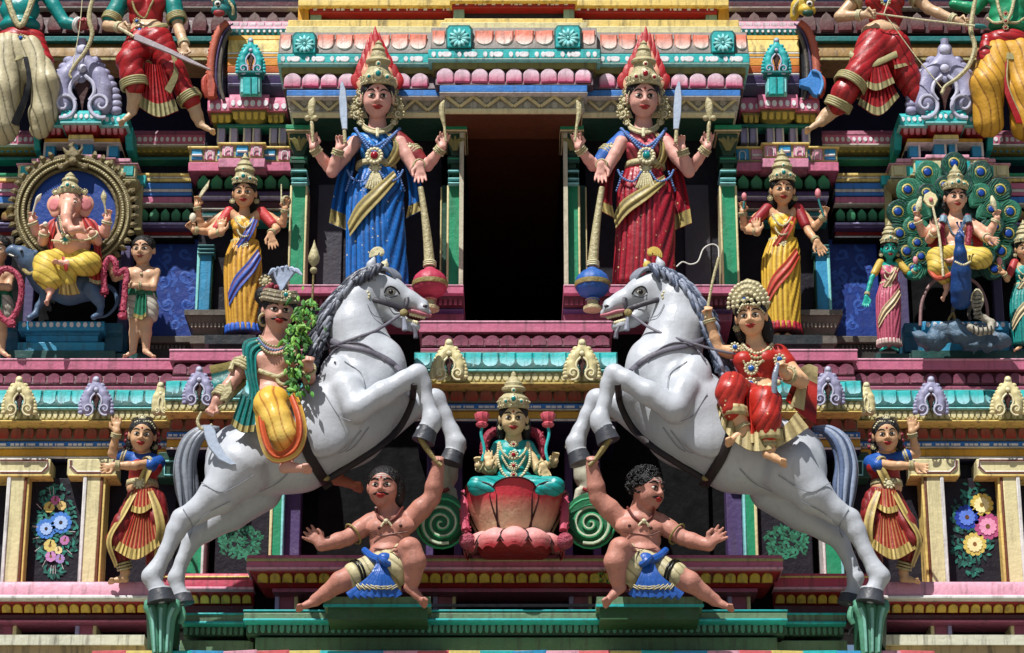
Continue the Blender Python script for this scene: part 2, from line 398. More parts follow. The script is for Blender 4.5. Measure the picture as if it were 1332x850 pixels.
    def loft(s, name, rings, mat, seg=72, n=7, rip=None, parent=None, groove=1.0, cap=True):
        """rings: (px, py, d, rx, ry); rip(theta, t) -> radial offset in cm (negative in a fold); theta 0 = towards the viewer"""
        Q = cr(rings, n); V = []; A = []; N = len(Q)
        for i, (px, py, d, rx, ry) in enumerate(Q):
            c = s.w((px, py, d)); t = i/(N-1)
            for k in range(seg):
                q = 2*math.pi*k/seg; o = rip(q, t) if rip else 0; g = -1 if s.m else 1
                V.append(c+np.array([g*math.sin(q)*(rx+o), -math.cos(q)*(ry+o), 0])*S); A.append(min(1, max(0, -o*groove)))
        Fc = [[i*seg+k, (i+1)*seg+k, (i+1)*seg+(k+1) % seg, i*seg+(k+1) % seg] for i in range(N-1) for k in range(seg)]
        if cap: Fc += [[k for k in range(seg)], [(N-1)*seg+k for k in range(seg)][::-1]]
        if s.m: Fc = [f[::-1] for f in Fc]
        return mesh_obj(name, V, Fc, mat, parent or s.root, True, fold=A)
    def patch(s, name, A, B, mat, na=10, nb=14, thick=1.6, bulge=0, folds=0, amp=1.0, parent=None, edge=None, dir='b'):
        """cloth between two polylines A and B, with real thickness; folds run along the lines ('b') or across ('a')"""
        A3 = [tuple(p)+(0,)*(3-len(p)) for p in A]; B3 = [tuple(p)+(0,)*(3-len(p)) for p in B]
        def rs(P):
            Q = cr(P, 8) if len(P) > 2 else cr(P, 8); L = np.r_[0, np.cumsum(np.linalg.norm(np.diff(Q, axis=0), axis=1))]
            t = np.linspace(0, L[-1], na+1); return np.stack([np.interp(t, L, Q[:, i]) for i in range(3)], 1)
        a, b = rs(A3), rs(B3); P = []; fo = []
        for i in range(na+1):
            for j in range(nb+1):
                t = j/nb; p = a[i]*(1-t)+b[i]*t; u = t if dir == 'b' else i/na
                o = amp*math.cos(2*math.pi*folds*u) if folds else 0
                p = p+np.array([0, 0, bulge*math.sin(math.pi*t)+o]); P.append(p); fo.append(min(1, max(0, -o/amp*.9)) if folds else 0)
        F1 = s.ws(P); F2 = F1+np.array([0, thick*S, 0]); n = len(F1); w_ = nb+1
        Fc = [[i*w_+j, i*w_+j+1, (i+1)*w_+j+1, (i+1)*w_+j] for i in range(na) for j in range(nb)]
        Fb = [[n+x for x in f[::-1]] for f in Fc]
        bd = [j for j in range(w_)]+[i*w_+nb for i in range(1, na+1)]+[na*w_+j for j in range(nb-1, -1, -1)]+[i*w_ for i in range(na-1, 0, -1)]
        side = [[bd[(k+1) % len(bd)], bd[k], n+bd[k], n+bd[(k+1) % len(bd)]] for k in range(len(bd))]
        mi = [0]*(len(Fc)+len(Fb)+len(side))
        if edge:
            wd, side_ = edge[1], edge[2]
            for f, fc in enumerate(Fc):
                i, j = divmod(f, nb); h = (side_ == 'B' and j >= nb-wd) or (side_ == 'A' and j < wd) or (side_ == 'end' and i >= na-wd) or (side_ == 'AB' and (j < wd or j >= nb-wd))
                if h: mi[f] = mi[f+len(Fc)] = 1
        o = mesh_obj(name, np.vstack([F1, F2]), Fc+Fb+side, [mat, edge[0]] if edge else mat, parent or s.root, 'angle', fold=fo+fo, mi=mi)
        b_ = o.data; 
        # consistent outward normals
        import bmesh
        bm = bmesh.new(); bm.from_mesh(b_); bmesh.ops.recalc_face_normals(bm, faces=bm.faces); bm.to_mesh(b_); bm.free()
        return o
    def plate(s, name, outline, d, th, mat, parent=None, bev=.25, mats=None):
        """solid cut from an outline (px, py) with thickness th and a chamfered front edge"""
        P = [s.w((x, y, d)) for x, y in outline]; n = len(P); P = np.array(P); c = P.mean(0)
        nx = np.roll(P, -1, 0)-np.roll(P, 1, 0); nrm = np.stack([nx[:, 2], 0*nx[:, 0], -nx[:, 0]], 1); nrm /= np.linalg.norm(nrm, axis=1)[:, None]+1e-9
        ar = sum(P[i][0]*P[(i+1) % n][2]-P[(i+1) % n][0]*P[i][2] for i in range(n)); sg = 1 if ar > 0 else -1
        inn = P-nrm*sg*bev*th*S; fr = inn+np.array([0, -th*.5*S, 0]); md = P; bk = P+np.array([0, th*.5*S, 0])
        Fc = [[i for i in range(n)]]+[[i+r*n, (i+1) % n+r*n, (i+1) % n+(r+1)*n, i+(r+1)*n] for r in (0, 1) for i in range(n)]+[[2*n+i for i in range(n)][::-1]]
        o = mesh_obj(name, np.vstack([fr, md, bk]), Fc, mat, parent or s.root, 'angle')
        import bmesh
        bm = bmesh.new(); bm.from_mesh(o.data); bmesh.ops.triangulate(bm, faces=[f for f in bm.faces if len(f.verts) > 4]); bmesh.ops.recalc_face_normals(bm, faces=bm.faces); bm.to_mesh(o.data); bm.free()
        return o
# ================================================================ the setting and the tower
mb = MB(); mb.add(*boxV(-400, 400, -400, 400, -.5, 0)); ground = mb.build('ground', paint('#8b8478', rough=.9)); ground['kind'] = 'structure'
# palette
EDGE = paint('#cfcdc4', dirt=.4)
PINK = paint('#ba6480', dirt=.4); PINKL = paint('#cf94a6', dirt=.5); MAUVE = paint('#8e4a62', dirt=.5); WHITE = paint('#d2d0cc', dirt=.45)
CREAM = paint('#cfc596', dirt=.33); CREAMD = paint('#a39a68', dirt=.5); YEL = paint('#c8922a', dirt=.35); YELL = paint('#d8bd6c', dirt=.6)
RED = paint('#96242a', dirt=.4); DRED = paint('#86191c', dirt=.45); TURQ = paint('#25a6a6', dirt=.4); TURQL = paint('#84cdcd', dirt=.4)
BLUE = paint('#3272ba', dirt=.3); LBLUE = paint('#2f8cb8', dirt=.4); GREEN = paint('#1f8a60', dirt=.4); DGREEN = paint('#1a4434', dirt=.35)
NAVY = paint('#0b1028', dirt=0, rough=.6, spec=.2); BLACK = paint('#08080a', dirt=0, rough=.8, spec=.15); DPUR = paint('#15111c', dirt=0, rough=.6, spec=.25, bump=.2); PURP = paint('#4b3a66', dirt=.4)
LILAC = paint('#9a95c0', dirt=.5); SLATE = paint('#272a30', dirt=.3); GREY = paint('#5a544b', dirt=.5); OLIVE = paint('#7a7440', dirt=.5)
MAROON = paint('#4a1c26', dirt=.4); SALMON = paint('#cc6a50', '#ddd2c8', dirt=.55); PINKP = paint('#d8bcc8', '#b83c68', dirt=.35)
TQP = paint('#1fa8a8', '#a4d2da', dirt=.45); REDP = paint('#8a5a4a', '#9c2c1c', dirt=.45); MVP = paint('#74384c', '#8e4f62', dirt=.4)
GOLDD = paint('#b99a3a', dirt=.6); DOTW = paint('#dcdadd', dirt=.3); DOTY = paint('#b39f46', dirt=.5); GRNP = paint('#3a8a5c', '#124c30', dirt=.35)
GGREEN = paint('#5e7a5c', dirt=.6); TEAL = paint('#1c6d6c', dirt=.4); ORNC = paint('#c9bd8c', dirt=.35, fold='#57503a'); ORNL = paint('#8f8eaa', dirt=.3)
tower = empty('temple_tower', W(668, 860, 0), 'tall temple gateway tower face with brightly painted cornices, pillars and dark central doorway', 'temple tower')
T = tower
def part(name, label=None):
    return None
def both(fn):
    for m in (False, True): mirr(m); fn()
    mirr(False)
def lab(o, s): o['label'] = s; return o
# solid core behind everything, down to the ground
mb = MB()
def wx(x, d=-200): return W(x, 425, d)[0]
core_top = W(0, -150, -260)[2]
for x0, x1 in ((-260, 602.5), (733.5, 1596)): mb.add(*boxV(wx(x0), wx(x1), 1.6, 7, W(0, 425, -160)[2]-3.2, core_top))
zt, zb = W(668, 147, -2)[2], W(668, 419, -2)[2]
mb.add(*boxV(wx(602.5), wx(733.5), 1.6, 7, zt+1.2, core_top))
o = mb.build('wall', NAVY, T)
mb = MB(); z1 = W(0, 849, 100)[2]
mb.add(*boxV(-9.5, 9.5, -2.2, 7, 0, z1-1.6)); mb.add(*boxV(-9.0, 9.0, -1.9, 7, z1-1.6, z1-.55)); mb.build('base_wall', paint('#8c8064', dirt=.7), T)
# ---- doorway: deep dark passage
DX0, DX1 = W(603, 280, 0)[0], W(733, 280, 0)[0]
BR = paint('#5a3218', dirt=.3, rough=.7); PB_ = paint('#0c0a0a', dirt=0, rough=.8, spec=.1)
dz0, dz1 = zb-.6, zt+.05
mb = MB(); mb.add(*boxV(DX0-.12, DX0, .3, 6.6, dz0, dz1+.5)); mb.add(*boxV(DX1, DX1+.12, .3, 6.6, dz0, dz1+.5)); mb.add(*boxV(DX0-.5, DX1+.5, 6.6, 7, dz0, dz1+.5)); mb.add(*boxV(DX0-.5, DX1+.5, .02, 6.6, dz0-.3, dz0))
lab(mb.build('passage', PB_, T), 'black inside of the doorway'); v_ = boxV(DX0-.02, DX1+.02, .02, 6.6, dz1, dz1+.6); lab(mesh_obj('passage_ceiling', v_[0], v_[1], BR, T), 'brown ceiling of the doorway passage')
mb = MB()
for x in (DX0-.055, DX1): mb.add(*boxV(x, x+.055, -.16, .02, dz0+.5, dz1+.0))
mb.build('door_frame', paint('#b8b29a', dirt=.5), T)
# ================= top centre
TT = {}
def topc():
    # left half pieces are mirrored; centre pieces are built once below
    band('top_post', T, 388, 402, 8, 34, -4, YEL, 160); band('top_beam', T, 388, 590, 0, 8, 6, YELL, 160)
    b = band('top_fascia', T, 403, 588, 9, 17, -2, RED, 160); dots(b, 'white_dash', 407, 586, 11, 14, -1.5, 30, DOTW, 'R', 1, pattern=[.9, 0, .5, 0, .4, .9, .9, 0])
    band('top_recess', T, 404, 590, 17, 32, -20, SLATE, 160); band('top_stub', T, 403, 418, 17, 32, -8, paint('#8aa890', dirt=.4), 150)
    band('top_ledge', T, 375, 600, 26, 44, 26, YELL, 150); band('top_ledge_step', T, 372, 600, 34, 45, 30, CREAM, 150)
    c = mold('salmon_cornice', T, 362, 600, cove(42, 70, 34, 52, out=True), paint('#7a726c', dirt=.4), 120)
    petal_row(c, 'petal', 364, 380, 43, 68, 48, 1, 'U', SALMON, t=4, tilt=.2); petal_row(c, 'petal', 412, 556, 43, 68, 48, 6, 'U', SALMON, t=4, tilt=.2)
    b = band('turquoise_band', T, 361, 600, 70, 83, 58, TURQ, 120); mold('turquoise_lip', T, 361, 600, [(83, 60), (86, 56)], TURQL, 120)
    dots(b, 'white_oval', 364, 556, 73, 81, 58, 24, DOTW, 'D', 2, pattern=[.7, .7, 1.7, 0])
    mold('olive_band', T, 366, 600, [(86, 52), (96, 50)], OLIVE, 100)
    c = mold('pink_cornice', T, 368, 600, cove(95, 116, 44, 52, out=False), paint('#5a4a50', dirt=.4), 100)
    petal_row(c, 'petal', 369, 558, 95, 115, 51, 8, 'A', PINKP, t=4)
    band('blue_band', T, 373, 600, 117, 126, 52, BLUE, 100)
    b = band('filigree_band', T, 377, 600, 127, 146, 38, paint('#9a9484', dirt=.5), 90)
    for i in range(6):
        for k in (0, 1):
            xa = 380+i*32; f = [(xa, 130), (xa+16, 144)] if k == 0 else [(xa+16, 144), (xa+32, 130)]
            P = [W(mx(x), y, 41) for x, y in f]; V, F_ = sweepV(P, .022, 6); mesh_obj('zigzag', V, F_, ORNC, b)
        for cx_, cy_, r_ in ((380+i*32+16, 134, 5), (380+i*32, 141, 3.5)):
            pr = []
            for a_ in np.linspace(0, 2*math.pi, 9)[:-1]:
                pr.append((a_))
            mbf = MB()
            for a_ in pr: mbf.add(SPV*np.array([.018, .012, .030])@np.array(Matrix.Rotation(a_, 3, 'Y')).T*1.0+W(mx(cx_), cy_, 39)+np.array([math.sin(a_)*r_*S*.6, 0, math.cos(a_)*r_*S*.6]), SPF)
            mbf.build('rosette', paint('#a8a292', dirt=.5), b)
    mold('lintel', T, 380, 603, [(146, 42), (153, 40)], CREAM, 90); mold('soffit', T, 381, 603, [(153, 38), (154.5, 38)], DGREEN, 90)
    mold('lintel_soffit', T, 400, 600, [(153, 12), (158, 8)], DGREEN, 60)
both(topc)
band('top_beam', T, 585, 751, -3, 2, 26, YELL, 160)
b = band('top_fascia', T, 588, 748, 2, 10, 18, RED, 160); dots(b, 'white_dash', 592, 745, 4, 7, 18.5, 26, DOTW, 'R', 1, pattern=[.9, 0, .5, 0, .4, .9, .9, 0])
band('top_recess', T, 590, 746, 10, 26, 0, SLATE, 160)
for x in (590, 733): band('top_stub', T, x, x+14, 10, 28, 12, paint('#8aa890', dirt=.4), 150)
band('top_ledge', T, 578, 758, 24, 38, 46, YELL, 150); band('top_ledge', T, 573, 764, 29, 39, 50, CREAM, 150)
c = mold('salmon_cornice', T, 560, 777, cove(36, 64, 54, 72), paint('#7a726c', dirt=.4), 60)
petal_row(c, 'petal', 562, 580, 38, 62, 68, 1, 'U', SALMON, tilt=.2); petal_row(c, 'petal', 617, 721, 38, 62, 68, 4, 'U', SALMON, tilt=.2); petal_row(c, 'petal', 757, 775, 38, 62, 68, 1, 'U', SALMON, tilt=.2)
b = band('turquoise_band', T, 557, 781, 64, 77, 78, TURQ, 60); mold('turquoise_lip', T, 557, 781, [(77, 80), (80, 76)], TURQL, 60)
dots(b, 'white_oval', 560, 778, 67, 75, 78, 26, DOTW, 'D', 2, pattern=[.7, .7, 1.7, 0])
mold('olive_band', T, 562, 776, [(80, 72), (90, 70)], OLIVE, 40)
c = mold('pink_cornice', T, 566, 772, cove(89, 111, 64, 72, out=False), paint('#5a4a50', dirt=.4), 40); petal_row(c, 'petal', 568, 770, 89, 109, 71, 9, 'A', PINKP)
band('blue_band', T, 572, 764, 111, 121, 72, BLUE, 40)
b = band('filigree_band', T, 576, 760, 121, 142, 58, paint('#9a9484', dirt=.5), 30)
for i in range(5):
    xa = 581+i*35
    for f in ([(xa, 126), (xa+17, 139)], [(xa+17, 139), (xa+35, 126)]):
        V, F_ = sweepV([W(x, y, 61) for x, y in f], .024, 6); mesh_obj('zigzag', V, F_, ORNC, b)
    for cx_, cy_, r_ in ((xa+17, 129, 6), (xa, 137, 4)):
        mbf = MB()
        for a_ in np.linspace(0, 2*math.pi, 9)[:-1]: mbf.add(SPV*np.array([.022, .012, .034])@np.array(Matrix.Rotation(a_, 3, 'Y')).T+W(cx_, cy_, 59)+np.array([math.sin(a_)*r_*S*.6, 0, math.cos(a_)*r_*S*.6]), SPF)
        mbf.build('rosette', paint('#a8a292', dirt=.5), b)
mold('lintel', T, 578, 758, [(141, 62), (148, 60)], CREAM, 20); mold('soffit', T, 579, 757, [(148, 58), (149.5, 58)], BR, 20)
# flower squares standing on the turquoise band
def square(x0, x1, y0, y1, d, label):
    f = Fig('square_rosette', label, 'ornament', (x0+x1)/2, y1, d, 'square turquoise rosettes on the top cornice')
    cx_, cy_ = (x0+x1)/2, (y0+y1)/2; a = (x1-x0)/2; b_ = (y1-y0)/2
    out = [(cx_-a, y1), (cx_-a, y0+5), (cx_-a+4, y0), (cx_+a-4, y0), (cx_+a, y0+5), (cx_+a, y1)]
    f.plate('block', out, 0, 16, TEAL); f.plate('frame', [(cx_-a+2+(x-cx_+a)*.88, cy_+(y-cy_)*.88) for x, y in out], 9, 4, TURQ)
    for k in range(12):
        q = 2*math.pi*k/12; P = [(cx_+math.sin(q)*3, cy_+1-math.cos(q)*3, 12), (cx_+math.sin(q)*a*.5, cy_+1-math.cos(q)*b_*.5, 13.5), (cx_+math.sin(q)*a*.78, cy_+1-math.cos(q)*b_*.78, 12)]
        P = [(p[0], p[1], p[2], r) for p, r in zip(P, (.8, 2.2, 1))]; f.tube('petal', P, 1, TURQL, seg=6, n=3, flat=.6)
    f.ball('centre', (cx_, cy_+1, 13), 2.2, TURQL)
for x0, x1, y0, y1, d, l in ((380, 412, 42, 71, 50, 'far left turquoise square rosette on the top cornice'), (580, 615, 33, 64, 70, 'turquoise square rosette on the cornice right of the left flame crown'),
                             (721, 757, 33, 64, 70, 'turquoise square rosette on the cornice just left of the right flame crown'), (924, 957, 40, 70, 50, 'far right turquoise square rosette on the top cornice')): square(x0, x1, y0, y1, d, l)
# ================= door bay: pillars, dark panels behind the tall goddesses
def bay():
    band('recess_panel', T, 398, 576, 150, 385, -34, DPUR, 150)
    band('grey_panel', T, 414, 447, 240, 372, -30, paint('#3a3842', dirt=.3), 60)
    # outer pillar
    def pillar(x0, x1, d, top, lab_=None):
        p = band('pillar', T, x0, x1, 240, 371, d, GREEN, 60)
        for xe in (x0-2.5, x1-.5): band('pillar_edge', p, xe, xe+3, 241, 371, d+1.5, CREAM, 60)
        c = (x0+x1)/2; h = (x1-x0)/2
        cap = mold('capital', p, c-h*1.9, c+h*1.9, [(165, d+16), (172, d+16), (173, d+10), (188, d+8), (198, d+2), (203, d+1), (204, d+8), (212, d+8), (213, d+2), (219, d+1), (220, d+6), (226, d+6), (228, d), (241, d+1)], DGREEN, 60, ret=.7)
        mold('capital_top', cap, c-h*1.95, c+h*1.95, [(162, d+19), (168, d+19)], GREEN, 60); mold('capital_line', cap, c-h*1.96, c+h*1.96, [(168.5, d+19.5), (170, d+19.5)], CREAM, 60)
        for yy in (205, 221, 231, 237): mold('capital_ring', cap, c-h*1.18, c+h*1.18, [(yy, d+9), (yy+2.2, d+9)], TURQL if yy > 210 else GREEN, 50, ret=.5)
        f = Fig('x', None, None, c, 200, d); bpy.data.objects.remove(f.root)
        for k in range(5):
            q = (k-2)*.42; P = [(c+math.sin(q)*2, 196, d+10, 1.5), (c+math.sin(q)*9, 186-abs(k-2), d+13, 3), (c+math.sin(q)*17, 177+abs(k-2)*2, d+15, 1)]
            P = [(mx(a), b, e, r) for a, b, e, r in P]; Q = cr(P, 3); V, F_ = sweepV(W(Q[:, 0], Q[:, 1], Q[:, 2]), Q[:, 3]*S, 6, .5); mesh_obj('capital_leaf', V, F_, OLIVE, cap, 'angle')
    pillar(380, 398, 4, 0)
    pillar(584, 600, 2, 0)
    p = band('pillar', T, 574, 582, 241, 371, -12, DGREEN, 60); band('pillar_edge', p, 573, 575, 243, 371, -10, CREAM, 60)
    # ledge below
    b = mold('sill_ledge', T, 376, 603, [(371, 92), (382, 92), (383, 86)], PINK, 60); mold('sill_line', T, 375, 603, [(370, 93), (372.5, 93)], PINKL, 60)
    c = mold('dentil_cornice', T, 380, 603, cove(383, 402, 80, 62, out=False), MAROON, 60)
    dots(c, 'dentil', 382, 602, 387, 397, 76, 34, MVP, 'R', 2.5, fill=.62)
    band('sill_foot', T, 384, 603, 402, 418, 50, MAUVE, 60); mold('sill_line', T, 383, 603, [(401, 64), (404, 64)], PURP, 60)
both(bay)
# ================= lower cornice stack: centre, intermediate, wing (same height, stepping back)
def stack(x0, x1, y, d, nb, ret, mir):
    """y: py of the turquoise petals' top edge"""
    a = 0
    p = mold('pink_ledge', T, x0-(-7), x1-(7 if not mir else 0), [(y-41, d-15), (y-27, d-15), (y-25, d-20)], PINK, 60, ret=.3); mold('pink_lip', T, x0+6, x1-(6 if not mir else 0), [(y-42, d-14), (y-39, d-14)], PINKL, 60)
    c = mold('mauve_cornice', T, x0+10, x1-(10 if not mir else 0), cove(y-24, y-7, d-24, d-14), MAROON, 60)
    petal_row(c, 'petal', x0+11, x1-(11 if not mir else 0), y-22, y-8, d-16, nb, 'A', MVP, t=4)
    band('pink_strip', T, x0+9, x1-(9 if not mir else 0), y-6, y, d-12, MAUVE, 60)
    c = mold('turquoise_cornice', T, x0, x1, [(y-1, d-9)]+cove(y, y+21, d-8, d), paint('#12514e', dirt=.3), 60)
    petal_row(c, 'petal', x0+1, x1-(1 if not mir else 0), y, y+20, d-4, int(nb*1.05), 'U', TQP, t=4, gap=1.0, tilt=.15)
    mold('turquoise_lip', T, x0, x1, [(y+21.5, d+3), (y+24, d+3)], TURQL, 60)
    b = mold('cream_band', T, x0+1, x1-(1 if not mir else 0), [(y+25, d-2), (y+38, d-2), (y+39, d-6)], CREAMD, 60)
    dots(b, 'cream_dot', x0+2, x1, y+27, y+37, d-2, int(nb*2.4), CREAM, 'D', 2.5, fill=.82)
    mold('cream_lip', T, x0, x1, [(y+38.5, d+1), (y+41, d+1)], YELL, 60)
    c = mold('red_cornice', T, x0+6, x1-(6 if not mir else 0), cove(y+45, y+65, d-32, d-24), paint('#6a5a4a', dirt=.4), 60)
    petal_row(c, 'petal', x0+8, x1-(8 if not mir else 0), y+45, y+64, d-26, int(nb*1.15), 'O', REDP, t=4, gap=1.4)
    b = band('blue_band', T, x0+3, x1-(3 if not mir else 0), y+66, y+74, d-26, BLUE, 60); dots(b, 'white_dash', x0+4, x1, y+69, y+72, d-25.5, int(nb*3), DOTW, 'R', 1, pattern=[.8, .8, .3, 1.4, 0, .8])
    band('dark_line', T, x0+3, x1, y+74, y+77, d-34, NAVY, 60)
    band('yellow_band', T, x0+3, x1-(3 if not mir else 0), y+76, y+87, d-30, YEL, 60); mold('white_line', T, x0+2, x1-(2 if not mir else 0), [(y+86, d-27), (y+88.5, d-27)], WHITE, 60); mold('soffit', T, x0+2, x1-(2 if not mir else 0), [(y+88.5, d-29), (y+92, d-29)], NAVY, 60)
stack(538, 804, 459, 180, 12, .3, False)
both(lambda: stack(214, 400, 496, 75, 9, .3, True))
both(lambda: stack(-60, 226, 508, 40, 15, .3, True))
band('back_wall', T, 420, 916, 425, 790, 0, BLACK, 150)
# inner pilasters in the dark behind the fighters
def lowc():
    p = band('pilaster', T, 354, 370, 632, 735, 30, GREEN, 40); band('pilaster_edge', p, 352, 356, 632, 735, 32, CREAM, 40); band('pilaster_edge', p, 367, 370.5, 632, 735, 31.5, TURQL, 40)
    band('pilaster', T, 373, 393, 600, 735, 18, PURP, 40)
    band('pilaster', T, 556, 566, 545, 735, 40, PURP, 20); band('pilaster', T, 592, 602, 545, 735, 40, PURP, 20)
    band('back_wall', T, 130, 420, 555, 790, -10, BLACK, 150)
    # painted leaf panel behind the hind legs
    p = band('leaf_panel', T, 282, 352, 640, 760, 22, DPUR, 30)
    p = band('green_frame', T, 244, 268, 640, 765, 40, GREEN, 30); band('pilaster_edge', p, 242, 246, 640, 765, 42, TURQL, 30); band('pilaster_edge', p, 265, 269, 640, 765, 41.5, WHITE, 30)
    band('green_frame', T, 206, 250, 588, 622, 24, DGREEN, 30); f = [(214, 600), (238, 600), (246, 607), (246, 612), (240, 618), (214, 618)]
    V, F_ = sweepV([W(mx(a), b, 26) for a, b in f+[f[0]]], .012, 6); mesh_obj('frame_line', V, F_, TURQL, T)
both(lowc)
def leafpainting(par, cx_, cy_, rx, ry, d, mats, n, seed, lw=4):
    r = random.Random(seed); groups = [MB() for _ in mats]
    for i in range(n):
        a = r.uniform(0, 6.28); q = math.sqrt(r.random()); c = W(mx(cx_+math.cos(a)*rx*q), cy_+math.sin(a)*ry*q, d+.12+r.random()*.12); th = r.uniform(0, 6.28)
        l, w_ = lw*S*r.uniform(.7, 1.3), lw*S*.42; R_ = np.array([[math.cos(th), math.sin(th)], [-math.sin(th), math.cos(th)]])
        P = np.array([(-l, 0), (-l*.3, w_), (l*.3, w_*.8), (l, 0), (l*.3, -w_*.8), (-l*.3, -w_)])@R_
        groups[i % len(mats)].add([(c[0]+x, c[1], c[2]+z) for x, z in P], [[5, 4, 3, 2, 1, 0]])
    for g, m_ in zip(groups, mats):
        if g.n: g.build('painted_leaves', m_, par, kind='stuff')
def pflower(par, cx_, cy_, r_, d, col, cc, n=12, col2=None):
    """painted flower: flat paint on the panel"""
    mb = MB(); q0 = random.random()
    for k in range(n):
        th = 2*math.pi*k/n+q0; c = W(mx(cx_+math.sin(th)*r_*.62), cy_-math.cos(th)*r_*.62, d+.34+.06*(k % 2)); l, w_ = r_*.42*S, r_*2.2/n*S*1.3
        R_ = (math.sin(th)*(-1 if MIR[0] else 1), math.cos(th)); P = [(-l, .5*w_), (0, w_), (l*.8, w_*.8), (l, 0), (l*.8, -w_*.8), (0, -w_), (-l, -.5*w_)]
        mb.add([(c[0]+u*R_[0]+v*R_[1], c[1], c[2]+u*R_[1]-v*R_[0]) for u, v in P], [list(range(7))])
    o = mb.build('painted_flower', paint(col, dirt=.1), par)
    c = W(mx(cx_), cy_, d+.5); ring = [(c[0]+math.sin(t)*r_*.26*S, c[1], c[2]+math.cos(t)*r_*.3*S) for t in np.linspace(0, 2*math.pi, 12)[:-1]]
    mesh_obj('flower_centre', ring, [list(range(11))], paint(cc, dirt=.2), par)
def wing():
    # cream wall with framed openings
    band('dark_wall', T, -60, 232, 596, 765, -6, DPUR, 100)
    for x0, x1 in ((-60, 66), (88, 152)):
        b = band('cream_panel', T, x0, x1, 597, 618.5, 33, CREAM, 20); mold('yellow_line', T, x0, x1, [(617, 35), (620, 35)], YELL, 20)
        f = [(x1-4, 600), (x1-4, 608), (x1-12, 616), (x0+12, 616), (x0+4, 608), (x0+4, 600)] if x0 > 0 else [(0, 616), (x1-12, 616), (x1-4, 608), (x1-4, 600), (0, 600)]
        for w_, m_, dd in ((.024, WHITE, 33.5), (.012, paint('#6b3a22', dirt=.3), 35)):
            V, F_ = sweepV([W(mx(a), b2-1, dd) for a, b2 in f], w_, 6, .6); mesh_obj('frame_line', V, F_, m_, b)
    for xa, xb, xc in ((14, 32, 22), (113, 131, 24), ):
        p = band('pillar', T, xa, xb, 619, 775, 32, CREAM, 20); band('pillar_edge', p, xa-4.5, xa+.5, 619, 775, 34, WHITE, 20); band('pillar_edge', p, xb+3, xb+7, 618, 775, 30, YELL, 20); band('pillar_edge', p, xb, xb+3.5, 618, 775, 32, paint('#6b3a22', dirt=.3), 20)
    band('pillar_edge', T, 135, 138, 618, 775, 28, WHITE, 20)
    band('flower_panel', T, 36, 112, 622, 775, 12, DPUR, 20)
    # bottom ledges
    p = mold('pink_ledge', T, -60, 206, [(757, 128), (761, 131), (774, 131), (775, 134), (779, 134), (780, 126)], PINKL, 60); mold('white_line', T, -60, 207, [(774.5, 136), (779, 136)], WHITE, 60); 
    c = mold('dark_red_cornice', T, -60, 196, [(780, 121), (784, 121), (799, 107), (801, 104)], DRED, 60); band('red_strip', T, -60, 196, 781, 785, 122, RED, 60)
    petal_row(c, 'gold_petal', -58, 192, 786, 797, 117, 17, 'A', GOLDD, gap=3, t=3, tilt=-.6)
    mold('maroon_strip', T, -60, 196, [(799, 112), (806, 112)], MAROON, 60); mold('pink_strip', T, -60, 197, [(806, 116), (809, 116)], MAUVE, 60)
    band('bottom_recess', T, -60, 190, 808, 835, 60, BLACK, 60)
    for x in (-4, 100): p = band('post', T, x, x+25, 809, 829, 92, MAUVE, 20); band('post_edge', p, x-2, x+4, 809, 829, 94, LILAC, 20); band('post_edge', p, x+21, x+26, 809, 829, 94, CREAM, 20)
    mold('cream_ledge', T, -60, 188, [(826, 150), (839, 150), (840, 146)], paint('#c3c2ae', dirt=.7), 60); band('tan_band', T, -60, 190, 840, 858, 143, paint('#b8a27a', dirt=.6), 60)
    # intermediate
    p = mold('red_ledge', T, 204, 330, [(746, 140), (750, 142), (764, 142)], paint('#b5455a', dirt=.5), 60); mold('white_line', T, 203, 330, [(763, 145), (767, 145)], PINKL, 60); mold('gold_line', T, 203, 330, [(749, 143), (751.5, 144)], YELL, 60)
    c = mold('dark_red_cornice', T, 228, 330, [(767, 133), (770, 133), (788, 119), (790, 116)], DRED, 60); petal_row(c, 'gold_petal', 232, 328, 774, 785, 129, 7, 'A', GOLDD, gap=2.5, t=3, tilt=-.6)
    mold('maroon_strip', T, 228, 330, [(787, 122), (799, 122)], MAROON, 60)
    # green plinth, side part
    b = mold('green_ledge', T, 236, 318, [(799, 196), (809, 196), (810, 190)], GGREEN, 60); mold('teal_line', T, 235, 318, [(797, 198), (800, 198)], TURQ, 60); mold('teal_line', T, 235, 318, [(808, 199), (812, 199)], TURQ, 60)
    c = mold('dark_green_band', T, 238, 318, [(812, 184), (828, 180)], DGREEN, 60); dots(c, 'green_dot', 238, 318, 816, 826, 183, 11, paint('#4f7f6c', dirt=.6), 'D', 2.5)
    band('green_block', T, 234, 330, 833, 856, 186, GGREEN, 60)
both(wing)
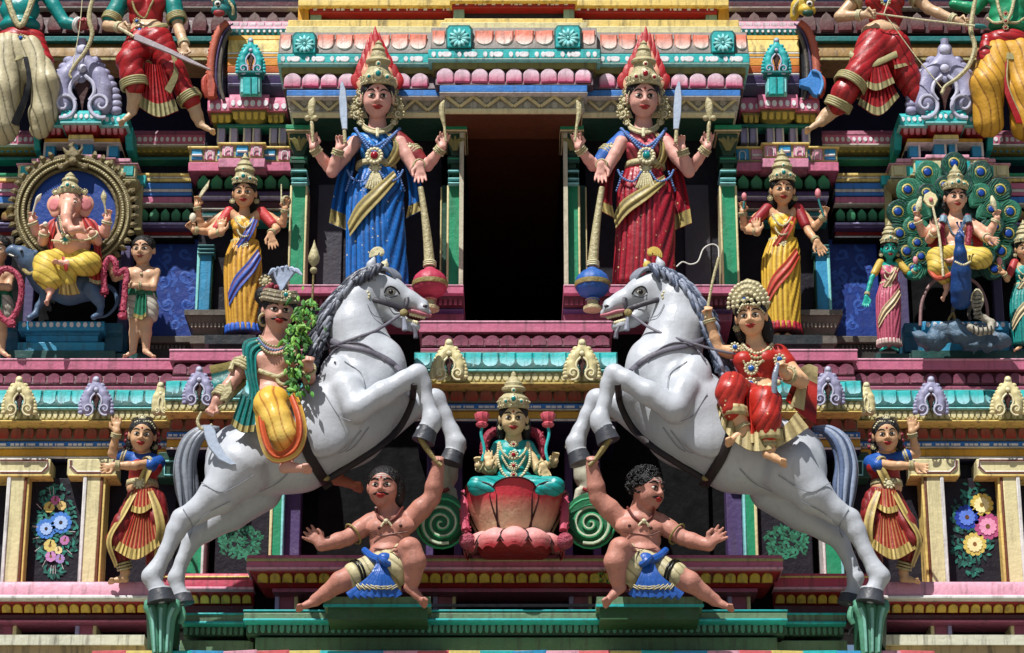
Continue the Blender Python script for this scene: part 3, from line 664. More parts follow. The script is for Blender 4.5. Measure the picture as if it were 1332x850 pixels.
# centre bottom
mold('pink_ledge', T, 321, 1018, [(722, 186), (727, 190), (738, 190)], PINK, 60); mold('cream_line', T, 320, 1019, [(726, 191), (730, 192)], CREAMD, 60); mold('white_line', T, 320, 1019, [(737, 194), (741, 194)], PINKL, 60)
c = mold('dark_red_cornice', T, 326, 1014, cove(741, 766, 184, 168, out=True)[::1] if False else [(741, 185), (744, 185), (764, 169), (766, 166)], DRED, 60, ret=.8)
band('red_strip', T, 324, 1016, 742, 745, 186, RED, 60)
petal_row(c, 'gold_petal', 334, 1006, 746, 758, 181, 42, 'A', GOLDD, gap=3, t=3, tilt=-.62)
mold('pink_strip', T, 354, 986, [(765, 170), (770, 172)], MAUVE, 60)
band('bottom_recess', T, 330, 1010, 770, 800, 118, BLACK, 60)
for x in (360, 565, 742, 948): p = band('post', T, x, x+27, 771, 798, 146, MAUVE, 20); band('post_edge', p, x-2, x+4, 771, 798, 148, LILAC, 20); band('post_edge', p, x+23, x+28, 771, 798, 148, CREAM, 20)
V, F_ = sweepV([W(x, 788, 158) for x in (560, 800)], .022, 8); mesh_obj('conduit', V, F_, paint('#6a6a72', rough=.5), T)
mold('green_ledge', T, 317, 1024, [(794, 226), (798, 230), (806, 230), (807, 222)], GGREEN, 60); mold('teal_line', T, 316, 1025, [(793, 231), (795.5, 231)], TURQ, 60); mold('teal_line', T, 316, 1025, [(804.5, 234), (808, 234)], TURQ, 60)
c = mold('dark_green_band', T, 320, 1021, [(808, 214), (827, 210)], DGREEN, 60); dots(c, 'green_dot', 321, 1020, 812, 823, 213, 84, paint('#4f9080', dirt=.6), 'D', 2.5)
band('green_block', T, 332, 1011, 829, 847, 214, paint('#47674b', dirt=.6), 60)
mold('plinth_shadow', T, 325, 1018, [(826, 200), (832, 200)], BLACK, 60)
b = mold('striped_kerb', T, 120, 1216, [(847, 244), (860, 244)], CREAM, 60)
petal_row(b, 'kerb_tile', 122, 1214, 847.4, 856, 245, 26, 'R', [paint('#c45a60', dirt=.3), paint('#c9b667', dirt=.3), TURQ, LBLUE, PINKL], gap=1.5, t=2)
# ================= middle tier, wings
def mid():
    band('mid_wall', T, -60, 380, 185, 470, -100, NAVY, 155)
    # entablature between the shrine and the goddess' pavilion (x 178..246) and left of the shrine
    for x0, x1, cols in ((178, 250, (YELL, BLUE, WHITE, PINK)), (-60, 40, (GREEN, PINK, WHITE, BLUE))):
        band('yellow_band', T, x0, x1, 225, 229, -54, cols[0], 110); band('pale_line', T, x0, x1, 229.5, 232, -56, WHITE, 110); band('ochre_band', T, x0, x1, 232, 236.5, -54, YELL, 110)
        band('blue_band', T, x0, x1, 238, 247, -50, cols[1], 110); band('white_line', T, x0, x1, 247, 249.5, -48.5, WHITE, 110); band('blue_band', T, x0, x1, 250, 255, -50, cols[1], 110)
        band('pink_band', T, x0, x1, 256, 265, -47, cols[3], 110); band('dark_line', T, x0, x1, 265, 270, -70, BLACK, 110)
        c = mold('leaf_cornice', T, x0, x1, cove(270, 288, -62, -54, out=False), BLACK, 110); petal_row(c, 'leaf', x0+2, x1, 271, 288, -54, 5, 'L', GRNP if x0 > 0 else paint('#a88a40', '#5a3020'), gap=.8)
        band('purple_line', T, x0, x1, 289, 292, -54, LILAC, 110); band('purple_band', T, x0, x1, 292, 297, -56, PURP, 110); band('maroon_band', T, x0, x1, 298, 308, -70, DRED, 110); band('white_line', T, x0, x1, 307, 309.5, -66, WHITE, 110)
    p = band('blue_panel', T, 196, 262, 311, 440, -80, paint('#12307a', dirt=.15), 100)
    for j, (cx_, cy_, r_) in enumerate(((216, 336, 9), (240, 330, 8), (214, 366, 10), (242, 360, 11), (218, 396, 10), (243, 396, 9), (228, 422, 8), (205, 350, 6), (250, 378, 6))):
        sgn = 1 if j % 2 else -1; P = [(cx_+sgn*math.cos(q)*r_*(1-q/9), cy_+math.sin(q)*r_*(1-q/9)) for q in np.linspace(0, 6.4, 16)]
        V, F_ = sweepV([W(mx(a), b, -79.8) for a, b in P], np.linspace(.006, .03, 16), 4, .12, up=(0, -1, 0)); mesh_obj('painted_scroll', V, F_, paint('#2a4f9e', dirt=.1), p)
    leafpainting(p, 228, 375, 26, 56, -80, [paint('#2a4f9e', dirt=.1)], 40, 3, 6)
    band('panel_sill', T, 160, 262, 437, 446, -60, GREY, 90); c = band('sill_band', T, 170, 262, 446, 470, -66, paint('#2b2824', dirt=.3), 90); dots(c, 'dentil', 196, 242, 449, 455, -65, 9, GREY, 'R', 2, fill=.5)
    # turquoise pilaster beside the goddess
    p = band('pilaster', T, 259, 276, 320, 404, -44, LBLUE, 90); band('pilaster_edge', p, 257, 261, 322, 404, -42, TURQL, 90); band('pilaster_edge', p, 275, 278, 322, 404, -46, DGREEN, 90)
    for yy in (318, 323, 328): mold('pilaster_ring', p, 257, 279, [(yy, -39), (yy+2.5, -39)], paint('#3a6e72', dirt=.4), 90)
    # grey stone pedestal under her
    q = mold('pedestal', T, 240, 300, [(403, -2), (410, -2), (411, -6), (417, -8), (430, -18), (436, -20), (437, -14), (447, -14), (448, -20), (470, -20)], GREY, 90, ret=.6); dots(q, 'dentil', 247, 298, 420, 427, -10, 10, paint('#8a8474', dirt=.4), 'D', 2, fill=.6)
    # bay wall left of the green pillar with leaf cornice
    band('bay_side', T, 262, 380, 222, 440, -60, DPUR, 110)
    c = mold('leaf_cornice', T, 252, 380, cove(226, 247, -34, -22, out=False), BLACK, 100, ret=.4); petal_row(c, 'leaf', 256, 378, 227, 247, -24, 7, 'L', GRNP, gap=.8); band('cream_line', T, 252, 380, 223, 226, -24, CREAMD, 100)
    band('lilac_band', T, 258, 380, 248, 256, -28, PURP, 100); band('lilac_line', T, 258, 380, 256, 258, -27, LILAC, 100); band('maroon_band', T, 262, 380, 262, 272, -34, MAROON, 100); band('teal_band', T, 262, 380, 276, 282, -36, TEAL, 100); band('teal_band', T, 260, 380, 286, 290, -38, TEAL, 100)
    band('bay_side', T, 176, 252, 309, 312, -64, BLACK, 110)
    # stepped little roof above her
    for x0, x1, y0, d in ((245, 300, 193, -10), (284, 345, 188, 6), (338, 382, 193, -10)):
        n = mold('roof_block', T, x0, x1, [(y0+18, d), (y0+30, d), (y0+31, d-8)], PINK if y0 == 193 else paint('#c47f98', dirt=.4), 100); band('roof_block_back', T, x0+2, x1-2, y0, y0+18, d-8, CREAMD, 100)
        k = int((x1-x0)/17); petal_row(n, 'roof_tile', x0+3, x1-2, y0+1, y0+16, d-8, k, 'R', [LBLUE, PINKL] if y0 == 193 else [PINKL, LBLUE, PINKL], gap=2, t=4)
        for i in range(k):
            xc = x0+3+(x1-x0-5)*(i+.5)/k; kk = [LBLUE, PINKL] if y0 == 193 else [PINKL, LBLUE, PINKL]
            if kk[i % len(kk)] is PINKL:
                V, F_ = sweepV([W(mx(a), b, d-3) for a, b in ((xc-4, y0+15), (xc-4, y0+7), (xc-2, y0+4), (xc+2, y0+4), (xc+4, y0+7), (xc+4, y0+15))], .008, 5); mesh_obj('tile_line', V, F_, WHITE, n)
            else:
                mold('tile_line', n, xc-7, xc+7, [(y0+7, d-3.4), (y0+10, d-3.4)], WHITE, 0-d+10)
        band('roof_top', T, x0-1, x1+1, y0-3, y0, d-3, YELL, 100)
    # pavilion tier with barrel roof behind
    band('tier_wall', T, 268, 378, 150, 190, -60, NAVY, 110)
    for x in (284, 300, 318, 330, 352, 364): p = band('small_column', T, x, x+9, 165, 186, -40, LILAC, 100); band('column_edge', p, x-1.5, x+1, 165, 186, -38.5, WHITE, 100)
    band('teal_line', T, 282, 375, 161, 165, -34, TEAL, 100)
    for x0, x1, y0, d in ((270, 305, 127, -14), (298, 350, 123, -4), (344, 374, 127, -14)):
        b = mold('dotted_slab', T, x0, x1, [(y0, d-4), (y0+5, d), (y0+18, d), (y0+19, d-6)], PINK, 100); dots(b, 'white_dot', x0+1, x1, y0+7, y0+16, d, int((x1-x0)/8), DOTW, 'D', 2, fill=.8)
        c = mold('yellow_cornice', T, x0+3, x1-3, cove(y0+20, y0+37, d-8, d-26, out=False), OLIVE, 100, ret=.7); petal_row(c, 'gold_petal', x0+4, x1-4, y0+22, y0+33, d-12, int((x1-x0)/9), 'U', DOTY, gap=1.6, t=3, tilt=-.5)
    # barrel roof
    bd = lambda y: -34+22*math.sqrt(max(0, 1-((y-84)/46)**2))
    for i, (ya, yb, m_) in enumerate(((46, 52, YEL), (52, 68, YELL), (68, 70.5, WHITE), (70.5, 74, YEL), (74, 76, WHITE), (76, 86, paint('#d08a30', dirt=.3)), (86, 95, paint('#b85a24', dirt=.3)), (95, 98, WHITE), (98, 108, PURP), (108, 110, LILAC), (110, 126, paint('#4a4560', dirt=.4)))):
        mold('barrel_roof', T, 296, 378, [(ya, bd(ya)), ((ya+yb)/2, bd((ya+yb)/2)), (yb, bd(yb))], m_, 120)
    c = mold('roof_crest', T, 290, 378, cove(28, 38, -40, -24), PINKL, 120); petal_row(c, 'scallop', 290, 378, 29, 38, -28, 8, 'U', paint('#d2c2c8', '#9a6a78'), t=3, gap=.8)
    c = mold('crest_band', T, 288, 378, [(37, -22), (47, -24)], TEAL, 120); dots(c, 'crest_dot', 290, 376, 39, 43, -22, 12, DOTW, 'D', 2, fill=.55)
    # round gable end of the barrel roof
    f = Fig('x', None, None, 280, 128, -20, m=MIR[0]); bpy.data.objects.remove(f.root); f.root = T
    RM = paint('#b8604a', dirt=.4); arc = [(276+ (16*(1-math.cos(q))*.5), 0) for q in (0,)]
    rim = [(277, 128), (273, 112), (272, 92), (274, 70), (279, 50), (286, 37), (294, 30)]; inn = [(300, 34), (297, 50), (295, 70), (294, 92), (294, 112), (294, 128)]
    g = f.plate('gable', rim+inn, 0, 14, SLATE)
    f.tube('gable_rim', [(x+2, y, 6, 5.5) for x, y in rim], 1, RM, parent=g, seg=10); f.tube('gable_rim_line', [(x+9, y+1, 8, 1.2) for x, y in rim], 1, PURP, parent=g); f.tube('gable_rim_line', [(x+14, y+2, 8, 2.4) for x, y in rim[:6]], 1, GREY, parent=g)
    for i in range(14):
        t = i/13*5.99; k = int(t); u = t-k; x, y = rim[k][0]*(1-u)+rim[k+1][0]*u, rim[k][1]*(1-u)+rim[k+1][1]*u; f.ball('rim_stud', (x-3, y, 6), 2.2, RM, parent=g)
    f.tube('gable_curl', [(272, 96, 4, 2), (266, 104, 6, 4), (266, 116, 6, 4.6), (270, 127, 4, 4)], 1, paint('#a8483a', dirt=.4), parent=g)
    # top tier background
    band('tier_wall', T, -60, 392, -60, 190, -150, NAVY, 160)
    c = mold('red_petal_cornice', T, -60, 392, cove(12, 44, -120, -100), paint('#3a1218', dirt=.3), 155); petal_row(c, 'petal', -58, 390, 14, 44, -99, 19, 'O', paint('#6e5c58', '#5e1622', dirt=.4), t=4, gap=2)
    band('teal_line', T, -60, 392, 47, 54, -98, TEAL, 155); band('maroon_band', T, -60, 392, 2, 10, -104, MAROON, 155)
    mold('ochre_cornice', T, -60, 392, cove(56, 74, -108, -98), paint('#8a6a36', dirt=.5), 155); band('cream_line', T, -60, 392, 75, 79, -94, CREAMD, 155)
    # ledge the top figures stand on
    b = band('dotted_ledge', T, -60, 280, 175, 187, -70, PINK, 150); mold('ledge_top', T, -60, 280, [(170, -72), (175.5, -69)], MAUVE, 150); dots(b, 'white_dot', 178, 272, 178, 185, -70, 13, DOTW, 'D', 2, fill=.78)
    dots(b, 'cream_dot', -55, 44, 178, 185, -70, 14, DOTW, 'D', 2, fill=.78)
    mold('line', T, -60, 280, [(187, -68), (189, -68)], WHITE, 150)
    c = mold('yellow_cornice', T, -60, 280, cove(189, 201, -74, -84, out=False), OLIVE, 150); dots(c, 'gold_dot', 176, 262, 191, 199, -80, 11, DOTY, 'D', 3, fill=.84); dots(c, 'blue_dot', -55, 46, 191, 199, -80, 13, LBLUE, 'D', 3, fill=.84)
    band('teal_line', T, -60, 280, 204, 208, -78, TEAL, 150)
both(mid)
# ---- small temple shrines holding the halo and the peacock
def shrine(m):
    mirr(m)
    s = empty('shrine', W(mx(100), 456, -40), 'right wing shrine with peacock feather fan, layered turquoise and red roof' if m else 'left wing shrine with round gold halo, layered turquoise and red roof', 'shrine')
    mold('floor_slab', s, -2, 150, [(456, 12), (466, 12), (468, 4)], paint('#1d4844', dirt=.3), 90); mold('floor_slab', s, 140, 197, [(460, 2), (468, 2), (470, -4)], paint('#1d4844', dirt=.3), 90); mold('floor_base', s, 0, 190, [(467, -10), (480, -10)], BLACK, 90)
    band('back_panel', s, 24, 176, 214, 440, -62, BLACK, 100)
    # plinth
    for y0, y1, x0, x1, d, mt in ((418, 430, 24, 136, 0, LBLUE), (430, 436, 32, 130, -8, paint('#2a7aa4', dirt=.4)), (436, 445, 34, 128, -10, LBLUE), (445, 458, 23, 136, 2, paint('#2f8cb0', dirt=.5))):
        p = mold('plinth', s, x0, x1, [(y0, d), (y1, d)], mt, 90)
        if y0 == 418: dots(p, 'white_dot', 27, 133, 419, 426, 0, 12, DOTW, 'D', 2, fill=.7)
    p = mold('plinth', s, 136, 160, [(420, -18), (432, -18), (440, -26), (458, -26)], paint('#24607a', dirt=.4), 90)
    p = mold('plinth', s, 2, 24, [(420, -18), (432, -18), (440, -26), (458, -26)], paint('#24607a', dirt=.4), 90)
    # cream stepped cornice round the niche
    for x0, x1, y0, d in ((24, 60, 214, -26), (140, 177, 214, -26), (52, 148, 207, -16)):
        band('slab_edge', s, x0-3, x1+3, y0-2, y0, d+3, PINKL, 90)
        b = band('block_course', s, x0, x1, y0, y0+17, d, CREAM, 90); k = max(2, int((x1-x0)/18)); petal_row(b, 'block', x0+1, x1-1, y0+2, y0+16, d, k, 'R', [TURQ, CREAM, CREAM] if x0 != 140 else [CREAM, TURQ], gap=3, t=4)
        mold('cream_cornice', s, x0-4, x1+4, cove(y0+19, y0+34, d+6, d-8, out=False), CREAMD, 90, ret=.5)
    band('side_step', s, 176, 190, 228, 240, -40, TURQ, 90); mold('side_step', s, 176, 186, [(240, -42), (300, -50)], CREAMD, 90)
    for x in (36, 158): band('side_column', s, x, x+12, 320, 440, -50, paint('#4c4468', dirt=.4), 90)
    # pink slabs
    band('pink_slab', s, 41, 170, 206, 211, -22, PINKL, 100); band('pink_slab', s, 75, 132, 201, 206, -12, PINKL, 100)
    # little storey above
    band('storey_wall', s, 55, 160, 180, 206, -46, NAVY, 100)
    for x, w_ in ((59, 13), (93, 9), (107, 14), (141, 13)): p = band('small_column', s, x, x+w_, 185, 204, -22 if 80 < x < 140 else -30, LBLUE, 90); band('column_edge', p, x-2, x+1, 185, 204, -20 if 80 < x < 140 else -28, WHITE, 90)
    band('yellow_band', s, 58, 156, 180, 186, -20, YEL, 90); band('yellow_band', s, 89, 121, 175, 182, -8, YELL, 90)
    for x0, x1, y0, d in ((47, 84, 148, -8), (126, 166, 148, -8), (79, 131, 144, 4)):
        b = mold('roof_slab', s, x0, x1, [(y0, d-4), (y0+3, d), (y0+14, d), (y0+16, d-3)], TURQ, 90); dots(b, 'white_dot', x0+2, x1-1, y0+4, y0+11, d, int((x1-x0)/7), DOTW, 'D', 2, fill=.8); mold('roof_lip', b, x0-1, x1+1, [(y0+14, d+2), (y0+16.5, d+2)], TURQL, 90)
        c = mold('red_cornice', s, x0+2, x1-2, cove(y0+17, y0+32, d-4, d-22, out=False), RED, 90, ret=.8); petal_row(c, 'petal', x0+4, x1-4, y0+18, y0+28, d-7, int((x1-x0)/9), 'U', paint('#c08a90', '#b04050'), gap=1.6, t=3, tilt=-.5)
    for x0, x1 in ((44, 52), (163, 173)): 
        b = mold('roof_return', s, x0, x1, [(166, -30), (178, -30), (196, -44)], TURQ, 90)
    mirr(False)
shrine(False); shrine(True)
# ================================================================ figures: shared builders
GOLD = paint('#aca27a', dirt=.3, rough=.4, bump=.35, sc=2); GOLDL = paint('#cbc39e', dirt=.3, rough=.4, bump=.3, sc=2); GOLDK = paint('#877846', dirt=.3, bump=.3, sc=2)
SKP = paint('#d9a07e', dirt=.12, rough=.38, bump=.08); SKB = paint('#a8664a', dirt=.12, rough=.36, bump=.08); SKR = paint('#cc8a70', dirt=.12, rough=.36, bump=.08); SKC = paint('#d3b083', dirt=.12, rough=.38, bump=.08)
HAIR = paint('#0f0d0e', dirt=0, rough=.35, bump=.5, sc=3); EYEW = paint('#cfc8bc', dirt=0, rough=.25, bump=0); INK = paint('#0a0809', dirt=0, rough=.3, bump=0); LIP = paint('#9c2c2a', dirt=0, bump=0)
PALM = paint('#c26a6a', dirt=.1); GEMR = paint('#8c1020', dirt=0, rough=.15); GEMT = paint('#107a78', dirt=0, rough=.15); GEMB = paint('#2456a0', dirt=0, rough=.2); STEEL = paint('#a9b6c8', dirt=.15, rough=.25)
class Head:
    def __init__(s, f, px, py, d, H, yaw=0, roll=0, pitch=20, lean=None):
        s.f, s.H = f, H; g = -1 if f.m else 1; s.g = g; r = math.radians
        s.R = rot(r(g*yaw), r(pitch), r(g*roll)); s.c = f.w((px, py, d))
    def p(s, x, y, z): return s.c+s.R@(np.array([s.g*x, -z, y])*s.H*S)
    def e(s, x, y, z, rx, ry, rz, k=.04, sub=False): return [E(s.p(x, y, z), np.array([rx, rz, ry])*s.H*S, s.R, k*s.H*S, sub)]
    def prims(s, male=False, fat=0):
        P = s.e(0, .14, -.06, .37, .36, .42)+s.e(0, -.09, .06, .335+fat, .39, .32, .08)+s.e(0, -.37, .18, .13+fat, .11, .13, .12)
        for q in (-1, 1):
            P += s.e(q*.15, -.14, .20, .13, .13, .13, .1)+s.e(q*.385, -.02, -.06, .05, .14, .09, .03)
            P += s.e(q*.145, .035, .41, .09, .055, .08, .06, True)     # eye sockets
        P += [C(s.p(0, .06, .36), s.p(0, -.075, .44), .032*s.H*S, .05*s.H*S, .04*s.H*S)]
        for q in (-1, 1): P += s.e(q*.055, -.10, .395, .042, .032, .045, .03)
        P += s.e(0, -.235, .36, .10, .04, .05, .05)
        return P
    def skinz(s, x, y):
        z = .06+.33*math.sqrt(max(0, 1-(x/.31)**2-((y+.08)/.39)**2)); z2 = -.06+.42*math.sqrt(max(0, 1-(x/.37)**2-((y-.14)/.36)**2)); return max(z, z2)
    def ball(s, name, x, y, z, rx, ry, rz, mat, parent):
        V = (SPV*np.array([rx, rz, ry])*s.H*S)@s.R.T+s.p(x, y, z)
        u = mesh_obj(name, V, SPF, mat, parent, True); return u
    def line(s, name, P, r, mat, parent, flat=1.0):
        P = np.array([(x, y, s.skinz(x, y)+(P[i][2] if len(P[i]) > 2 else .0)) for i, (x, y) in enumerate([q[:2] for q in P])])
        Q = cr(P, 3); W_ = np.array([s.p(*q) for q in Q]); n = len(W_); rr = np.full(n, r*s.H*S)*np.clip(np.sin(np.linspace(.25, math.pi-.25, n))*1.3, .3, 1)
        V, F_ = sweepV(W_, rr, 6); return mesh_obj(name, V, F_, mat, parent, True)
    def face(s, par=None, male=False, lips=LIP, mark=LIP, look=0, moustache=False, detail=True):
        par = par or s.f.root
        for q in (-1, 1):
            z = s.skinz(.145, .035)-.01
            e = s.ball('eye', q*.15, .03, z-.016, .088, .038, .046, EYEW, par)
            s.ball('iris', q*.15+look*.02, .033, z+.013, .042, .036, .022, INK, e)
            s.line('eyelid', [(q*.05, .02), (q*.10, .070), (q*.17, .078), (q*.235, .048), (q*.27, .035)], .016, INK, e)
            if detail: s.line('eyelid', [(q*.05, .02), (q*.11, -.022), (q*.19, -.018), (q*.25, .03)], .009, INK, e)
            s.line('eyebrow', [(q*.04, .12), (q*.12, .18), (q*.20, .178), (q*.275, .12)], .020 if not male else .028, INK, par)
        s.line('lips', [(-.13, -.228, .02), (-.05, -.212, .035), (0, -.225, .04), (.05, -.212, .035), (.13, -.228, .02)], .034, lips, par); s.line('lips', [(-.09, -.248, .02), (0, -.272, .03), (.09, -.248, .02)], .036, lips, par)
        if mark: s.ball('forehead_mark', 0, .21, s.skinz(0, .21), .03, .04, .014, mark, par)
        if moustache:
            for q in (-1, 1): s.line('moustache', [(0, -.18), (q*.08, -.185), (q*.16, -.20), (q*.22, -.17), (q*.25, -.12)], .036, INK, par)
            for k in (-1, 0, 1): s.line('ash_stripe', [(-.16, .235+k*.045), (0, .25+k*.045), (.16, .235+k*.045)], .012, WHITE, par)
    def hair(s, kind='cap', mat=None, par=None, extra=()):
        P = s.e(0, .17, -.10, .42, .38, .44, .05)
        for e in extra: P += s.e(*e)
        P += s.e(0, -.12, .34, .33, .40, .34, .03, True)
        return s.f.sdf('hair', P, mat or HAIR, vox=max(1.0, s.H*.028), parent=par)
    def crown(s, prof, mat=None, y0=.30, z0=-.04, tilt=-8, name='crown', seg=20, gem=GEMT, par=None):
        R = s.R@rot(0, math.radians(tilt), 0); f = s.f; V = []; seg = 24
        o = s.p(0, y0, z0)
        for r, h in prof:
            for k in range(seg):
                q = 2*math.pi*k/seg; V.append(o+R@np.array([math.cos(q)*r, math.sin(q)*r*1.05, h])*s.H*S)
        n = len(prof); Fc = [[i*seg+k, i*seg+(k+1) % seg, (i+1)*seg+(k+1) % seg, (i+1)*seg+k] for i in range(n-1) for k in range(seg)]+[list(range(seg))[::-1], [(n-1)*seg+k for k in range(seg)]]
        c = mesh_obj(name, V, Fc, mat or GOLD, par or f.root, 'angle')
        # bead rings and front jewel
        mb = MB()
        for r, h, nb, br in ((prof[0][0]*1.02, .03, 22, .028), (prof[1][0]*1.02, .17, 20, .024)):
            for k in range(nb):
                q = 2*math.pi*k/nb; mb.add(SPV*br*s.H*S+o+R@np.array([math.cos(q)*r, math.sin(q)*r*1.05, h])*s.H*S, SPF)
        mb.build('bead_ring', GOLDL, c, True)
        fr = prof[1][0]*1.05
        def at(x, h, r): return o+R@np.array([s.g*x, -math.sqrt(max(0, r*r-x*x)), h])*s.H*S
        for x, h, r_ in ((0, .20, .13), (-.22, .13, .08), (.22, .13, .08), (0, .44, .07)):
            V = (SPV*np.array([r_, .04, r_*1.1])*s.H*S)@R.T+at(x, h, fr); j = mesh_obj('jewel', V, SPF, GOLDL, c, True)
            V = (SPV*np.array([r_*.55, .04, r_*.6])*s.H*S)@R.T+at(x, h, fr+.025); mesh_obj('gem', V, SPF, gem, c, True)
        return c
CROWN = [(.40, 0), (.42, .12), (.40, .22), (.33, .30), (.31, .42), (.35, .47), (.33, .55), (.25, .62), (.27, .68), (.22, .76), (.14, .84), (.16, .90), (.07, .98), (.05, 1.06), (.01, 1.12)]
def hand(f, wp, ang, L, side=1, curl=.25, spread=1.0, tw=0.0, k=.7):
    """palm, four fingers and a thumb; ang: direction in the picture in degrees (90 = up); side: where the thumb goes"""
    a = math.radians(ang); u = np.array([math.cos(a), -math.sin(a), 0]); v = np.array([-math.sin(a), -math.cos(a), 0])*side; n = np.array([0, 0, 1.0])
    o = np.array([wp[0], wp[1], wp[2] if len(wp) > 2 else 0.]); P = []; pt = lambda x, y, z: o+(u*x+v*y+n*z)*L
    r = L*.085
    for y in (-.13, -.02, .10): P += f.limb([(*pt(.02, y*.6, 0), r*1.25), (*pt(.45, y*1.25, .02), r*1.1)], k=1.6*L/14)
    for i, (y, l, fa) in enumerate(((-.21, .36, -.22), (-.075, .45, -.07), (.06, .47, .06), (.19, .42, .22))):
        fa *= spread; b = pt(.47, y, 0); c1 = math.cos(curl*1.1); s1 = math.sin(curl*1.1); d1 = u*math.cos(fa)+v*math.sin(fa)
        m = b+(d1*c1+n*s1)*L*l*.52; c2 = math.cos(curl*2.6); s2 = math.sin(curl*2.6); e = m+(d1*c2+n*s2)*L*l*.50
        P += f.limb([(*b, r*.98), (*m, r*.86), (*e, r*.66)], k=k*L/25)
    b = pt(.10, .16, .03); m = pt(.30, .36, .06+curl*.12); e = pt(.50+(.05 if curl < .5 else -.08), .42-curl*.28, .10+curl*.25)
    P += f.limb([(*b, r*1.25), (*m, r*1.0), (*e, r*.75)], k=1.2*L/25)
    return P
def armp(f, sh, el, wr, r=(10, 8, 6), mus=1.0):
    sh, el, wr = [np.array(q, float) for q in (sh, el, wr)]; r = (r[0]*.86, r[1]*.82, r[2]*.86); m1 = sh*.55+el*.45; m2 = el*.65+wr*.35
    return f.limb([(*sh, r[0]), (*m1, r[0]*.92*mus), (*el, r[1]), (*m2, r[1]*.98*mus), (*wr, r[2])], k=2)
def ring(f, name, p, q, t, R, r, mat, n=1, gap=2.2, parent=None, beads=False):
    """n rings round the limb p -> q at fraction t"""
    a, b = f.w(p), f.w(q); ax = (b-a)/np.linalg.norm(b-a); c0 = a+(b-a)*t
    u = np.cross(ax, [0.3, 1, .2]); u /= np.linalg.norm(u); v = np.cross(ax, u); mb = MB()
    for i in range(n):
        c = c0+ax*(i-(n-1)/2)*gap*S; V = []; M = 20
        if beads:
            for k in range(16): q_ = 2*math.pi*k/16; mb.add(SPV*r*S*1.2+c+(math.cos(q_)*u+math.sin(q_)*v)*R*S, SPF)
            continue
        for k in range(M):
            q_ = 2*math.pi*k/M; e = math.cos(q_)*u+math.sin(q_)*v
            for j in range(6): w_ = 2*math.pi*j/6; V.append(c+e*(R+r*math.cos(w_))*S+ax*r*math.sin(w_)*S)
        mb.add(V, [[k*6+j, ((k+1) % M)*6+j, ((k+1) % M)*6+(j+1) % 6, k*6+(j+1) % 6] for k in range(M) for j in range(6)])
    return mb.build(name, mat, parent or f.root, True)
def rosette(f, name, px, py, d, r, mat, gem=None, n=9, parent=None, petals=True):
    c = f.w((px, py, d)); mb = MB(); mb.add(SPV*np.array([r*.72, r*.25, r*.72])*S+c, SPF)
    for k in range(n):
        q = 2*math.pi*k/n; mb.add(SPV*np.array([1, .8, 1])*r*.26*S+c+np.array([math.sin(q), -.1, math.cos(q)])*r*.85*S, SPF)
    o = mb.build(name, mat, parent or f.root, True)
    if gem: mesh_obj('gem', SPV*np.array([r*.5, r*.32, r*.5])*S+c+np.array([0, -r*.2*S, 0]), SPF, gem, o, True)
    return o
def scroll(f, name, px, py, d, r, turns, a0, mat, th=1.4, parent=None, sg=1):
    P = [(px+math.cos(a0+sg*q)*r*(1-q/(turns*6.6)), py+math.sin(a0+sg*q)*r*(1-q/(turns*6.6)), d+q*.15, th*(1-.4*q/(turns*6.3))) for q in np.linspace(0, turns*6.28, int(12*turns)+2)]
    return f.tube(name, P, th, mat, n=2, seg=6, parent=parent)
def foot(f, ank, ang, L, k=2.0):
    """bare foot from the ankle; ang: direction of the toes in the picture"""
    a = math.radians(ang); u = np.array([math.cos(a), -math.sin(a), 0]); v = np.array([0, 0, 1.]); o = np.array(ank, float); r = L*.13
    P = f.limb([(*(o-u*L*.15+np.array([0, L*.10, 0])), r*1.25), (*(o+u*L*.35+np.array([0, L*.12, 2])), r*1.15), (*(o+u*L*.62+np.array([0, L*.17, 3])), r*1.1)], k=k)+f.limb([(*o, r*1.2), (*(o+u*L*.3+np.array([0, L*.1, 1])), r*1.2)], k=k)
    for i in range(5):
        z = (i-2)*L*.10; q = o+u*L*.62+np.array([0, L*.18, 3+z]); q = q+np.array([u[1], -u[0], 0])*(i-2)*L*.065*(1 if u[0] > 0 else -1); P += f.limb([(*q, r*.5), (*(q+u*L*(.26-.035*abs(i-1))), r*(.52 if i else .72))], k=.4)
    return P
def pleat(n, a, lo=-9, hi=9, ph=0, ramp=.1):
    """folds between angles lo..hi"""
    def fn(q, t):
        q = (q+math.pi) % (2*math.pi)-math.pi; 
        if q < lo or q > hi: return 0
        w_ = min(1, t/ramp) if ramp else 1
        return a*w_*(abs(math.sin(n*q/2+ph+.25*math.sin(3*t)))*1.6-1.1)
    return fn
def sari(f, x, y, k, mat, hip=37, knee=39, hem=40, length=245, lean=0, edge=None, nf=34, amp=2.2, side=1, top=95, seg=96):
    """draped skirt: swept folds round one hip, straight pleats in front"""
    def rip(q, t):
        q = (q+math.pi) % (2*math.pi)-math.pi; q *= side
        a = amp*k*min(1, t*4+.15)
        front = 1/(1+math.exp((abs(q+.12)-.5)*12)); st = abs(math.sin(nf*q/2))*1.6-1.15
        sw = abs(math.sin(9*(q*.8+t*1.9) if q > 0 else 11*q+2*t))*1.6-1.2
        return a*(front*st+(1-front)*sw)
    R = [(x+1*k, y+top*k, 0, 25*k, 17*k), (x-1*k, y+(top+22)*k, 0, hip*.92*k, 22*k), (x-3*k+lean*.2, y+(top+45)*k, 1, hip*k, 24*k), (x-2*k+lean*.6, y+(top+(length-top)*.62)*k, 3, knee*k*.98, 24*k), (x+lean, y+length*k, 2, hem*k, 22*k)]
    return f.loft('skirt', R, mat, rip=rip, n=9, seg=seg, groove=.62/max(k, .6))
